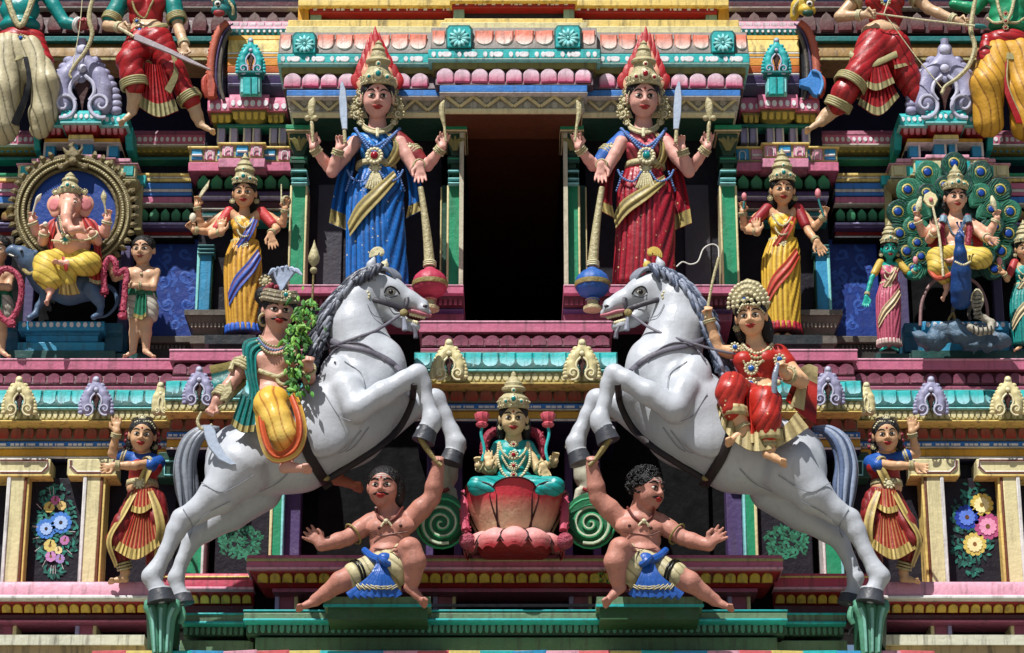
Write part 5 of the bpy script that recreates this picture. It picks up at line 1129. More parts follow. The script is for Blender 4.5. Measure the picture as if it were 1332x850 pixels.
    f.tube('sword_hilt', [(262, 536, 34, 1.6), (257, 548, 34, 2), (262, 558, 34, 2), (272, 556, 34, 2.2), (276, 552, 34, 1.6)], 1, GOLD)
    f.plate('sword_blade', [(264, 556), (274, 552), (280, 560), (284, 575), (294, 592), (307, 604), (300, 606), (284, 598), (271, 582), (266, 568)], 36, 4, STEEL)
    return f
rider_left()
f = Fig('loose_foot', 'reddish brown bare foot sticking out below the left horse belly', 'foot', 440, 630, 200); f.sdf('foot', f.limb([(422, 616, 0, 8), (438, 622, 4, 8.5)], 3)+foot(f, (440, 622, 4), -10, 36), paint('#a05a44', dirt=.2), vox=1.2)
# ---- leafy branch and spear held at his side
f = Fig('leafy_branch', 'fresh green leafy branch tied beside the moustached rider', 'branch', 400, 500, 300)
f.tube('twig', [(398, 392, 0, 1.2), (392, 420, 0, 1.6), (386, 450, 0, 2), (394, 490, 0, 2.2), (402, 512, 0, 1.4)], 1, paint('#4a3a20'))
for P in ([(388, 470, 0), (378, 458, 2), (370, 452, 2)], [(392, 500, 0), (384, 506, 0), (378, 512, 2)], [(390, 430, 0), (380, 425, 0), (374, 436, 2)]): f.tube('twig', P, .8, paint('#4a3a20'))
PTS = [(398, 392, 0), (394, 405, 0), (392, 420, 0), (386, 432, 0), (384, 446, 0), (378, 454, 2), (388, 458, 0), (390, 470, 0), (382, 476, 2), (400, 410, 0), (388, 484, 2), (386, 505, 2), (392, 440, 0)]
LG = [paint('#3f7a26', dirt=0, rough=.5), paint('#245218', dirt=0, rough=.5), paint('#6a9a3a', dirt=0, rough=.5)]
blob_leaves(f, 'leaf', PTS, 210, 11, LG, 5, 8)
f = Fig('lance', 'thin gold tipped lance standing behind the moustached rider', 'lance', 404, 470, 200)
f.tube('shaft', [(404, 470, 0), (406, 400, 0), (408, 352, 0)], 1.3, GOLDK); f.ball('knob', (408, 352, 0), 4.5, GOLD); f.lathe('tip', (408, 347, 0), [(2, 0), (6.5, 6), (7.5, 12), (5, 20), (2, 28), (.3, 35)], GOLD, seg=12)
# ---- right rider
def rider_right():
    f = Fig('rider_statue', 'woman rider in red and gold sitting sideways on the right white horse', 'statue', 985, 590, 262)
    SK = paint('#d2a57e', dirt=.12, rough=.36); RD = paint('#a8281e', dirt=.15, fold='#4a0c0c', rough=.36, speck=1); GS = paint('#b8a878', dirt=.2, fold='#4c3c20')
    h = Head(f, 977, 413, 18, 46, -12, -3, 16)
    P = h.prims()+f.limb([(979, 424, 10, 8.5), (982, 446, 6, 9.5), (984, 455, 4, 16)], 5)
    def tor(): return f.ell(985, 462, 2, 29, 14, 14)+f.ell(968, 470, 14, 12, 11, 11)+f.ell(996, 468, 14, 12, 11, 11)+f.ell(984, 488, 4, 21, 22, 15, k=6)+f.ell(984, 508, 6, 25, 14, 18, k=6)
    P += tor(); P += armp(f, (1012, 462, 2), (1042, 496, 16), (1020, 486, 44), (12, 11, 7)); P += hand(f, (1018, 484, 48), 110, 22, -1, .9)
    P += armp(f, (960, 460, -4), (934, 456, 0), (921, 412, 10), (10, 8, 6)); P += hand(f, (921, 412, 12), 88, 20, 1, .9)
    P += f.limb([(978, 512, 8, 14), (950, 508, 50, 12), (954, 532, 54, 10), (958, 536, 52, 10)], 3)+f.limb([(990, 512, 8, 14), (996, 526, 44, 13), (998, 560, 50, 9), (1000, 572, 48, 9)], 3)+f.limb([(958, 536, 52, 10), (966, 556, 50, 8)], 3)+foot(f, (968, 560, 50), 205, 30)+f.limb([(1000, 572, 48, 9), (1001, 584, 48, 7.5)], 3)+foot(f, (1000, 590, 50), -20, 28)
    f.sdf('body', P, SK, vox=1.15); h.face()
    h.hair(extra=((.34, -.35, -.2, .18, .45, .18), (-.34, -.2, -.2, .16, .4, .18)))
    f.sdf('blouse', tor()[:4]+f.limb([(1012, 462, 2, 12), (1022, 474, 6, 11.5)], 3), RD, vox=1.4, infl=1.2)
    # round ornamented crown
    o = h.p(0, .22, -.1); mb = MB()
    dome = mesh_obj('crown', (SPV*np.array([.5, .34, .62])*h.H*S)@h.R.T+h.p(0, .40, -.12), SPF, GOLD, f.root, True)
    for rr, n in ((.60, 17), (.46, 13), (.32, 9), (.16, 5)):
        for k in range(n):
            q = math.pi*k/(n-1)
            c = h.p(math.cos(q)*rr*.86, .30+math.sin(q)*rr*.98, .20+.18*(1-rr)); mb.add((SPV*np.array([.055, .05, .055])*h.H*S)@h.R.T+c, SPF)
    mb.build('crown_rosettes', GOLDL, dome, True); rosette(f, 'crown_jewel', 968, 389, 36, 4.5, GOLDL, GEMB, parent=dome)
    for sg in (-1, 1): f.beads('hairline', [(975+sg*2, 396, 38), (975+sg*10, 398, 36), (977+sg*17, 407, 30)], 1.4, GOLDL); rosette(f, 'earring', 978+sg*20, 428, 14, 4, GOLD)
    for k in range(3): f.beads('necklace', [(966-k*3, 448+k*3, 10), (974, 456+k*6, 22), (984, 460+k*6, 24), (996, 456+k*6, 22), (1004+k*2, 448+k*3, 10)], 2, GOLDL if k != 1 else GOLD)
    rosette(f, 'chest_jewel', 977, 480, 26, 8, GOLDL, GEMB, 12); f.beads('necklace', [(964, 455, 16), (968, 472, 26), (977, 480, 26), (990, 472, 26), (998, 455, 16)], 1.4, GOLD)
    f.beads('belt', [(962, 502, 22), (976, 506, 28), (996, 504, 26), (1012, 498, 14)], 4, GOLDL); rosette(f, 'belt_jewel', 976, 500, 30, 8, GOLDL, GEMB); rosette(f, 'belt_jewel', 979, 512, 30, 5, GOLDL)
    for a_, q_ in (((1014, 468), 7), ((1029, 484), 7), ((956, 452), 6)): rosette(f, 'armlet_flower', a_[0], a_[1], 24 if a_[0] > 990 else 16, q_, GOLDL, GEMB)
    ring(f, 'bangle', (1042, 496, 16), (1020, 486, 44), .7, 8.5, 1.4, GOLD, 3); ring(f, 'bangle', (934, 456, 0), (921, 412, 10), .86, 7, 1.3, GOLD, 2)
    ds = folds(1.5, -.6, 19, .009, .3)
    f.sdf('trousers', f.limb([(972, 520, 16, 20), (952, 503, 46, 16), (949, 511, 54, 15.5), (953, 532, 54, 14)], 7)+f.limb([(988, 524, 18, 20), (996, 524, 44, 18), (997, 545, 52, 16), (1000, 562, 50, 14)], 7), RD, vox=1.5, disp=ds)
    f.loft('trouser_cuff', [(954, 530, 54, 15.5, 14), (957, 542, 54, 15, 13)], GS, seg=32, n=3, rip=lambda q, t: .5*math.cos(q*9)); f.loft('trouser_cuff', [(1000, 560, 50, 15.5, 14), (1002, 573, 50, 15, 13)], GS, seg=32, n=3, rip=lambda q, t: .5*math.cos(q*9))
    f.patch('front_pleats', [(968, 515, 44), (974, 518, 50), (982, 518, 48)], [(966, 566, 52), (976, 576, 56), (988, 574, 54)], RD, na=12, nb=10, thick=3, folds=3, amp=1.6, dir='a', edge=(GS, 2, 'B'))
    # fan-shaped seat cloth with gold hem
    f.patch('saddle_cloth', [(936, 514, 42), (948, 540, 50), (980, 562, 54), (1016, 556, 50), (1036, 536, 40)], [(932, 528, 46), (944, 562, 54), (976, 586, 58), (1014, 580, 54), (1052, 556, 44)], GS, na=40, nb=6, thick=2.5, folds=11, amp=2.2, dir='a')
    f.patch('shawl', [(1038, 480, -2), (1052, 474, -6), (1064, 478, -8)], [(1022, 520, 4), (1044, 540, 2), (1062, 552, 0)], RD, na=10, nb=10, thick=3, folds=2, amp=2, edge=(GS, 3, 'A')); f.patch('shawl_hem', [(1038, 500, 3), (1050, 498, 0)], [(1028, 528, 6), (1046, 534, 4)], GS, na=4, nb=8, thick=2, bulge=2)
    ring(f, 'anklet', (966, 556, 50), (969, 562, 50), 0, 9, 1.3, GOLD, 2); ring(f, 'anklet', (1001, 580, 48), (1001, 588, 49), 0, 8.5, 1.3, GOLD, 2)
    f.tube('rein_end', [(1012, 472, 60, 2), (1008, 490, 62, 3.4), (1007, 512, 60, 3)], 1, paint('#7a8494', dirt=.2, rough=.3), flat=.5)
    f2 = Fig('whip', 'thin gold riding whip with a curling white lash behind the woman rider', 'whip', 921, 412, 276)
    f2.tube('handle', [(918, 414, 0), (927, 366, 0), (935, 335, 0)], 1.7, GOLD); f2.tube('lash', [(935, 335, 0), (934, 322, 0), (926, 318, 0), (915, 324, 0), (908, 340, 0), (898, 344, 0), (888, 341, 0), (880, 347, 0)], .8, paint('#d8d4cc', dirt=.1))
rider_right()
# ---- crouching fighters
def fighter(m):
    f = Fig('fighter_statue', 'crouching bare-chested man with curly hair raising a dagger at the right white horse' if m else 'crouching bare-chested moustached man with smooth hair raising a dagger at the left horse', 'statue', 500, 785, 262, 'fighters crouching under the horses', m, 670)
    SK = paint('#ac7464', dirt=.25, bump=.18) if not m else paint('#b27a6a', dirt=.25, bump=.18)
    h = Head(f, 499 if not m else 497, 634 if not m else 638, 14, 47, -8 if not m else -48, 2, 10)
    P = h.prims(fat=.02)+f.limb([(503, 648, 6, 11), (505, 664, 4, 12.5), (506, 672, 2, 18)], 5)
    P += f.ell(508, 681, 0, 32, 18, 17)+f.ell(494, 687, 13, 15, 10.5, 9, k=2)+f.ell(522, 685, 13, 16, 10.5, 9, k=2)+f.ell(507, 703, 4, 24, 18, 16, k=4)+f.ell(504, 720, 6, 22, 13, 17, k=4)
    P += armp(f, (482, 680, 2), (452, 700, 12), (418, 710, 22), (13, 11, 8), 1.05); P += hand(f, (418, 708, 24), 138, 30, -1, .15, 1.5)
    P += armp(f, (536, 674, 2), (562, 648, 8), (570, 606, 18), (14, 12, 8.5), 1.1); P += hand(f, (570, 608, 20), 84, 22, 1, .95)
    # near leg bent, far leg stretched
    P += f.limb([(516, 742, 14, 18), (532, 716, 50, 14)], 5)+f.limb([(533, 714, 54, 13.5), (539, 731, 54, 13.5), (537, 752, 46, 9.5), (535, 765, 40, 7)], 2)+f.ell(531, 710, 63, 8, 7, 6, k=2)+foot(f, (534, 764, 42), -38, 31)
    P += f.limb([(490, 742, 12, 19), (460, 750, 26, 14), (443, 757, 28, 12), (425, 771, 22, 8.5), (410, 781, 18, 7)], 3)+foot(f, (408, 782, 18), 192, 26)
    f.sdf('body', P, SK, vox=1.3, keep=True)
    h.face(male=True, moustache=True)
    if not m: h.hair(extra=((.34, -.1, -.15, .18, .42, .24),)); ring(f, 'earring', (521, 648, 10), (522, 649, 10.5), 0, 5, 1.2, GOLD)
    else:
        f_h = h.hair(extra=()); r = random.Random(4); mb = MB()
        for i in range(210):
            v = np.array([r.gauss(0, 1), r.gauss(0, 1), r.gauss(0, 1)]); v /= np.linalg.norm(v)
            if v[2] > .45 and v[1] < .55 or v[1] < -.75: continue
            c = h.p(v[0]*.43, .15+v[1]*.42, -.1+v[2]*.45); q0 = r.uniform(0, 6.28)
            V, F_ = sweepV([c+np.array([math.cos(q0+q)*.022, -.012*q*.3, math.sin(q0+q)*.022])*1.2 for q in np.linspace(0, 5, 8)], .014, 5); mb.add(V, F_)
        mb.build('curls', HAIR, f_h, True, kind='stuff')
    f.tube('neck_cord', f.snap([(489, 660), (492, 672), (502, 679), (514, 674), (524, 660)], 1), 1.5, paint('#5a2018'), n=1); f.tube('chest_line', f.snap([(482, 692), (496, 697), (510, 695), (530, 692)], .2), .7, paint('#5a2c20'), n=1)
    p_ = f.snap([(502, 678), (503, 679), (504, 680)], 2.5)[1]; f.ball('claw_pendant', p_, 3, GOLDL); f.tube('claw_pendant', [(p_[0], p_[1], p_[2]), (p_[0]-4, p_[1]+3, p_[2]), (p_[0]-6, p_[1]+7, p_[2]-1)], 1.3, GOLDL); f.tube('claw_pendant', [(p_[0], p_[1], p_[2]), (p_[0]+4, p_[1]+2, p_[2]), (p_[0]+7, p_[1]+6, p_[2]-1)], 1.3, GOLDL)
    for (a, b) in ((494, 687), (522, 684)): q = f.snap([(a-1, b), (a, b), (a+1, b)], .2)[1]; f.ball('nipple', q, 1.9, paint('#3c1a14'))
    q = f.snap([(500, 724), (501, 724.5), (502, 724)], .1)[1]; f.ball('navel', q, 1.8, paint('#3c1a14'))
    for yy in (713, 718): f.tube('waist_crease', f.snap([(486, yy), (500, yy+1.5), (516, yy-1)], .05), .6, paint('#6a3626'), n=1)
    ring(f, 'armlet', (482, 680, 2), (452, 700, 12), .75, 13, 1.2, GOLDK)
    # loincloth: blue knot and hanging tails, cream drawers
    DR = paint('#b5ab84', dirt=.2, fold='#5a5030'); BL = paint('#1c4f9c', dirt=.2, fold='#081e44', rough=.36)
    f.sdf('drawers', f.limb([(504, 738, 8, 20), (482, 744, 18, 17), (462, 749, 26, 15)], 6)+f.limb([(502, 740, 10, 20), (519, 738, 34, 19)], 5)+f.limb([(519, 712, 30, 4), (513, 740, 36, 5), (518, 766, 30, 3)], 3), DR, vox=1.5, infl=1.0, disp=folds(1.1, 1.0, 20, .008))
    ring(f, 'drawers_stripe', (482, 744, 18), (462, 749, 26), .88, 17, 1.5, INK, 2, 4)
    f.tube('waist_sash', [(474, 716, 14, 4), (484, 725, 34, 5), (498, 730, 40, 5.5), (510, 726, 38, 5), (524, 716, 24, 4)], 1, BL)
    f.ball('sash_knot', (500, 729, 44), 9, BL, sc=(1.1, .7, 1)); f.tube('sash_knot', [(493, 724, 48, 2.5), (498, 729, 54, 4), (504, 734, 52, 4), (509, 732, 46, 2.5)], 1, BL)
    HEM = paint('#8c9a7c', dirt=.2)
    for i in range(8):
        t = (i-3.5)/3.5; e = -8+t*22; c = 1.0; ms = BL
        f.tube('sash_tail', [(497+t*5, 735, 46, 3), (494+t*10, 750, 50-abs(t)*2, 3.6), (490+t*21, 764, 50-abs(t)*4, 4.2), (486+t*32, 777-abs(t)*1, 48-abs(t)*5, 5.6)], 1, BL, seg=8, flat=.8)
        ring(f, 'tail_band', (490+t*21, 764, 50-abs(t)*4), (486+t*32, 777, 48-abs(t)*5), .05, 4.8, .8, DR, 2, 2.2)
    f.tube('dagger', [(543, 566, 30, .6), (548, 573, 30, 3), (556, 585, 28, 3.4), (564, 596, 26, 2.6), (574, 606, 26, 2.4)], 1, GOLDK)
    ped = Fig('pedestal_block', 'green block under the '+('curly haired' if m else 'smooth haired')+' crouching fighter', 'pedestal', 491, 797, 258, None, m, 668)
    P_ = [W(ped.X(422), 777, 270), W(ped.X(560), 777, 270)]; x0, x1 = sorted((P_[0][0], P_[1][0])); z1 = W(668, 776.5, 272)[2]; z0 = W(668, 799, 272)[2]; Yf = -2.72
    for nm, V0, mt in (('slab', boxV(x0, x1, Yf, -2.0, z0+.09, z1), GGREEN), ('base', boxV(x0+.04, x1-.04, Yf+.05, -2.0, z0-.05, z0+.09), paint('#2c5232', dirt=.4)), ('edge_line', boxV(x0-.01, x1+.01, Yf-.012, Yf+.02, z0+.085, z0+.115), TURQ)):
        mesh_obj(nm, V0[0], V0[1], mt, ped.root)
fighter(False); fighter(True)
# ---- seated goddess on the lotus
def lotus():
    f = Fig('lotus_throne', 'large red lotus throne under the seated goddess in the centre', 'pedestal', 669, 722, 215)
    LR = paint('#cdbb94', '#a82a34', dirt=.3, rough=.4); LR2 = paint('#b42c38', '#d2bf9a', dirt=.2); LL = paint('#b03a3e', '#a02a30', dirt=.3)
    f.lathe('core', (669, 702, 0), [(30, 0), (36, 6), (42, 20), (47, 40), (47, 56)], paint('#3a0c10', dirt=0), seg=32)
    for ringi, (n, y0, ht, r0, r1, mt, up) in enumerate(((7, 703, 60, 39, 57, LR2, 1),)):
        for k in range(n):
            a0 = 2*math.pi*(k+.5 if False else k)/n; V = []; na = 8; nb = 8
            for lay in (0, 1):
                for i in range(na+1):
                    t = i/na
                    for j in range(nb+1):
                        s_ = (j/nb-.5)*2; wid = math.pi/n*1.2*(.75+.25*math.sin(t*math.pi/2)); a = a0+s_*wid*(1 if t < .75 else math.sqrt(max(0, 1-((t-.75)/.25)**2*.5)))
                        r_ = r0+(r1-r0)*math.sin(t*math.pi*.55)+5*(1-s_*s_)*(.3+.7*t)-lay*3+(3 if t > .9 else 0)*(t-.9)*10; h_ = ht*(t-.09*s_*s_*t)
                        V.append(f.w((669, y0, 0))+np.array([math.sin(a)*r_, -math.cos(a)*r_*.9, h_])*S)
            m_ = (na+1)*(nb+1); w_ = nb+1; Fc = [[i*w_+j, i*w_+j+1, (i+1)*w_+j+1, (i+1)*w_+j] for i in range(na) for j in range(nb)]; Fc += [[x+m_ for x in q[::-1]] for q in Fc]
            bd = [j for j in range(w_)]+[i*w_+nb for i in range(1, na+1)]+[na*w_+j for j in range(nb-1, -1, -1)]+[i*w_ for i in range(na-1, 0, -1)]
            Fc += [[bd[(q+1) % len(bd)], bd[q], m_+bd[q], m_+bd[(q+1) % len(bd)]] for q in range(len(bd))]
            pt = mesh_obj('lotus_petal', V, Fc, LR2, f.root, 'angle'); rim = [i*w_ for i in range(na+1)]+[na*w_+j for j in range(1, nb+1)]+[i*w_+nb for i in range(na-1, -1, -1)]
            Vr, Fr = sweepV(np.array([V[q] for q in rim])+np.array([0, -.008, 0]), .011, 5); mesh_obj('petal_edge', Vr, Fr, paint('#2c070c', dirt=0), pt, True)
    for k in range(11):
        a0 = 2*math.pi*k/11; V = []; na = nb = 6
        for lay in (0, 1):
            for i in range(na+1):
                t = i/na
                for j in range(nb+1):
                    s_ = (j/nb-.5)*2; wid = math.pi/11*1.05*math.sqrt(max(0.05, 1-((t-.45)/.62)**2)); a = a0+s_*wid
                    r_ = 34+24*math.sin(t*math.pi*.62)+2.5*(1-s_*s_); h_ = 6-24*t**1.4+3*(1-s_*s_)-lay*3
                    V.append(f.w((669, 704, 0))+np.array([math.sin(a)*r_, -math.cos(a)*r_*.92, h_])*S)
        m_ = (na+1)*(nb+1); w_ = nb+1; Fc = [[i*w_+j, i*w_+j+1, (i+1)*w_+j+1, (i+1)*w_+j][::-1] for i in range(na) for j in range(nb)]; Fc += [[x+m_ for x in q[::-1]] for q in Fc]
        bd = [j for j in range(w_)]+[i*w_+nb for i in range(1, na+1)]+[na*w_+j for j in range(nb-1, -1, -1)]+[i*w_ for i in range(na-1, 0, -1)]
        Fc += [[bd[(q+1) % len(bd)], bd[q], m_+bd[q], m_+bd[(q+1) % len(bd)]][::-1] for q in range(len(bd))]
        pt = mesh_obj('lower_petal', V, Fc, paint('#d09490', '#a82832', dirt=.2), f.root, 'angle'); rim = [i*w_ for i in range(na+1)]+[na*w_+j for j in range(1, nb+1)]+[i*w_+nb for i in range(na-1, -1, -1)]
        Vr, Fr = sweepV(np.array([V[q] for q in rim]), .010, 5); mesh_obj('petal_edge', Vr, Fr, paint('#2c070c', dirt=0), pt, True)
    f.lathe('root_core', (669, 722, 0), [(40, 0), (44, 6), (38, 16)], DRED, seg=24)
lotus()
def seated():
    f = Fig('goddess_statue', 'small four-armed goddess in turquoise seated cross-legged on the red lotus', 'statue', 669, 642, 222)
    SK = paint('#c9b083', dirt=.15, rough=.38); TQ = paint('#0e8f8c', dirt=.2, fold='#04403e', rough=.36)
    x, y = 668, 545; h = Head(f, x, y, 14, 42, 0, 0, 18)
    tor = lambda: f.ell(x, 586, 0, 22, 13, 12)+f.ell(x-10, 594, 8, 10, 10, 9)+f.ell(x+10, 594, 8, 10, 10, 9)+f.ell(x, 607, 2, 17, 18, 12, k=5)+f.ell(x, 624, 4, 22, 12, 16, k=5)
    P = h.prims()+f.limb([(x, 555, 4, 8), (x, 572, 2, 9), (x, 580, 0, 14)], 5)+tor()
    arms = [((650, 583, -4), (634, 612, 0), (622, 606, 10), 95, 17, -1, .7), ((652, 586, 2), (640, 612, 10), (636, 606, 24), 96, 21, -1, .05), ((686, 583, -4), (706, 608, 0), (722, 600, 10), 85, 17, 1, .7), ((686, 586, 2), (700, 612, 10), (706, 606, 24), -70, 20, -1, .1)]
    for sh, el, wr, a, L, sd, cu in arms: P += armp(f, sh, el, wr, (8, 6.5, 5))+hand(f, wr, a, L, sd, cu)+f.limb([(x, 588, 0, 9), (*sh, 7)], 2)
    P += f.limb([(x, 624, 4, 12), (634, 640, 26, 6), (700, 640, 30, 6)], 3)+f.limb([(634, 640, 28, 5), (655, 636, 36, 6), (672, 634, 36, 4)], 2)+foot(f, (690, 640, 34), 175, 22)
    f.sdf('body', P, SK, vox=1.05); h.face(); h.hair(extra=((-.36, -.3, -.2, .14, .4, .14), (.36, -.3, -.2, .14, .4, .14)))
    c = h.crown([(.42, -.04), (.45, .10), (.43, .26), (.32, .36), (.24, .44), (.34, .50), (.35, .56), (.26, .62), (.26, .70), (.18, .78), (.16, .84), (.08, .90), (.06, 1.0), (.01, 1.05)])
    for sh, el, wr, a, L, sd, cu in arms: ring(f, 'bangle', el, wr, .8, 6, 1.1, GOLD, 2)
    f.sdf('blouse', tor()+f.limb([(650, 583, -2, 8.5), (642, 598, 0, 8)], 2)+f.limb([(686, 583, -2, 8.5), (694, 598, 0, 8)], 2), TQ, vox=1.3, infl=1.1)
    f.sdf('trousers', f.limb([(664, 634, 6, 16), (630, 634, 22, 12), (620, 632, 28, 11)], 5)+f.limb([(674, 634, 6, 16), (712, 634, 22, 12), (722, 632, 28, 11)], 5)+f.limb([(622, 634, 30, 10), (648, 638, 34, 8)], 4)+f.limb([(722, 634, 30, 10), (700, 638, 34, 8)], 4), TQ, vox=1.4, disp=folds(.4, 1.5, 22, .008))
    f.patch('lap_pleats', [(652, 634, 34), (668, 636, 38), (684, 634, 34)], [(644, 643, 38), (668, 648, 44), (692, 643, 38)], TQ, na=24, nb=5, thick=3, folds=7, amp=1.4, dir='a')
    for k in range(2): f.beads('necklace', [(650-k, 576, 8), (655, 590+k*8, 18), (668, 598+k*14, 22), (681, 590+k*8, 18), (686+k, 576, 8)], 1.5, GOLDL)
    f.beads('long_necklace', [(648, 578, 8), (648, 600, 16), (656, 618, 20), (668, 624, 22), (680, 618, 20), (689, 600, 16), (688, 578, 8)], 1.9, GOLDL)
    for yy, r_ in ((578, 3.5), (592, 5.5), (606, 4.5), (618, 4)): rosette(f, 'jewel', x, yy, 18+r_, r_, GOLDL, GEMR)
    for sg in (-1, 1): rosette(f, 'earring', x+sg*17, 556, 8, 3.2, GOLDL)
    RW = paint('#8a2438', dirt=.2, bump=.5); garland(f, 'shoulder_garland', [(650, 560, -8), (636, 566, -6), (630, 584, -6), (636, 602, -6)], 7, RW, WHITE); garland(f, 'shoulder_garland', [(688, 560, -8), (700, 566, -6), (706, 584, -6), (700, 602, -6)], 7, RW, WHITE)
    for (x0, sg) in ((626, -1), (714, 1)):
        g = f.tube('lotus_stem', [(x0-sg*1, 600, 24), (x0+sg*(-4), 585, 24), (x0-sg*0, 566, 24), (x0-sg*1, 556, 24)], 1.8, TURQ)
        f.lathe('lotus_bud', (x0-sg*1, 557, 24), [(2, 0), (6, 2), (7, 5), (5, 7), (7, 10), (8.5, 16), (8, 18), (3, 18)], paint('#c0505e', dirt=.15), seg=16, ripple=(8, .08))
seated()
def side_garland(x):
    f = Fig('flower_garland', ('left' if x < 668 else 'right')+' red and white flower garland hanging beside the red lotus', 'garland', x, 715, 232, 'garlands hanging beside the lotus')
    garland(f, 'strand', [(x, 642, -20), (x-2*(1 if x < 668 else -1), 665, 0), (x, 690, 8)], 6.5, paint('#b24a60', dirt=.1), WHITE); f.ball('end_ball', (x+2, 704, 10), 10, paint('#a84a5c', dirt=.2, bump=.8, sc=3)); garland(f, 'end_tuft', [(x+2, 699, 10), (x+2, 708, 10)], 9, paint('#8a2438', dirt=.2), WHITE)
side_garland(606); side_garland(733)
# ---- green scroll wheels and the small beasts over them
def wheel(m):
    mirr(m, 670); mirr(False)
    f = Fig('spiral_scroll', ('right' if m else 'left')+' green and white spiral scroll beside the lotus throne', 'ornament', 574, 712, 196, 'green spiral scrolls beside the lotus', m, 671)
    f.lathe('drum', (574, 681, 0), [(29, 0), (30, 3), (30, 26), (28, 30), (10, 31)], paint('#17603c', dirt=.3), R=rot(0, math.radians(90), 0), seg=40)
    for c_, w_, ph in ((paint('#b9c4a8', dirt=.3), 1.9, 0), (paint('#2c9460', dirt=.3), 1.7, 1.0)): scroll(f, 'spiral', 574, 681, 31, 27, 2.6, 1.2+ph, c_, w_)
    ring(f, 'rim', (574, 681, 30), (574, 681, 31), 0, 29, 1.6, paint('#2c9460', dirt=.3))
def beast(m):
    f = Fig('small_horse_figure', ('right' if m else 'left')+' small cream horse figure half hidden behind the rearing horse hooves', 'figure', 582, 650, 150, 'small beasts behind the hooves', m, 671)
    CR_ = paint('#b4b09c', dirt=.3)
    P = f.limb([(566, 655, 0, 14), (572, 636, 0, 15), (582, 620, 4, 12), (588, 600, 8, 9), (594, 588, 10, 8), (602, 582, 10, 5)], 4)+f.limb([(588, 640, 10, 6), (592, 655, 10, 4.5), (590, 665, 10, 6)], 3)+f.limb([(566, 650, 10, 8), (560, 662, 10, 5)], 3)+f.limb([(594, 578, 10, 2.5), (598, 570, 10, 1)], 1)
    f.sdf('body', P, CR_, vox=1.5); f.tube('saddle_strap', [(560, 630, 14), (570, 640, 18), (584, 636, 18)], 2.4, RED); f.ball('ear_disc', (600, 578, 14), 5, GOLDL, sc=(1, .5, 1))
for m in (False, True): wheel(m); beast(m)
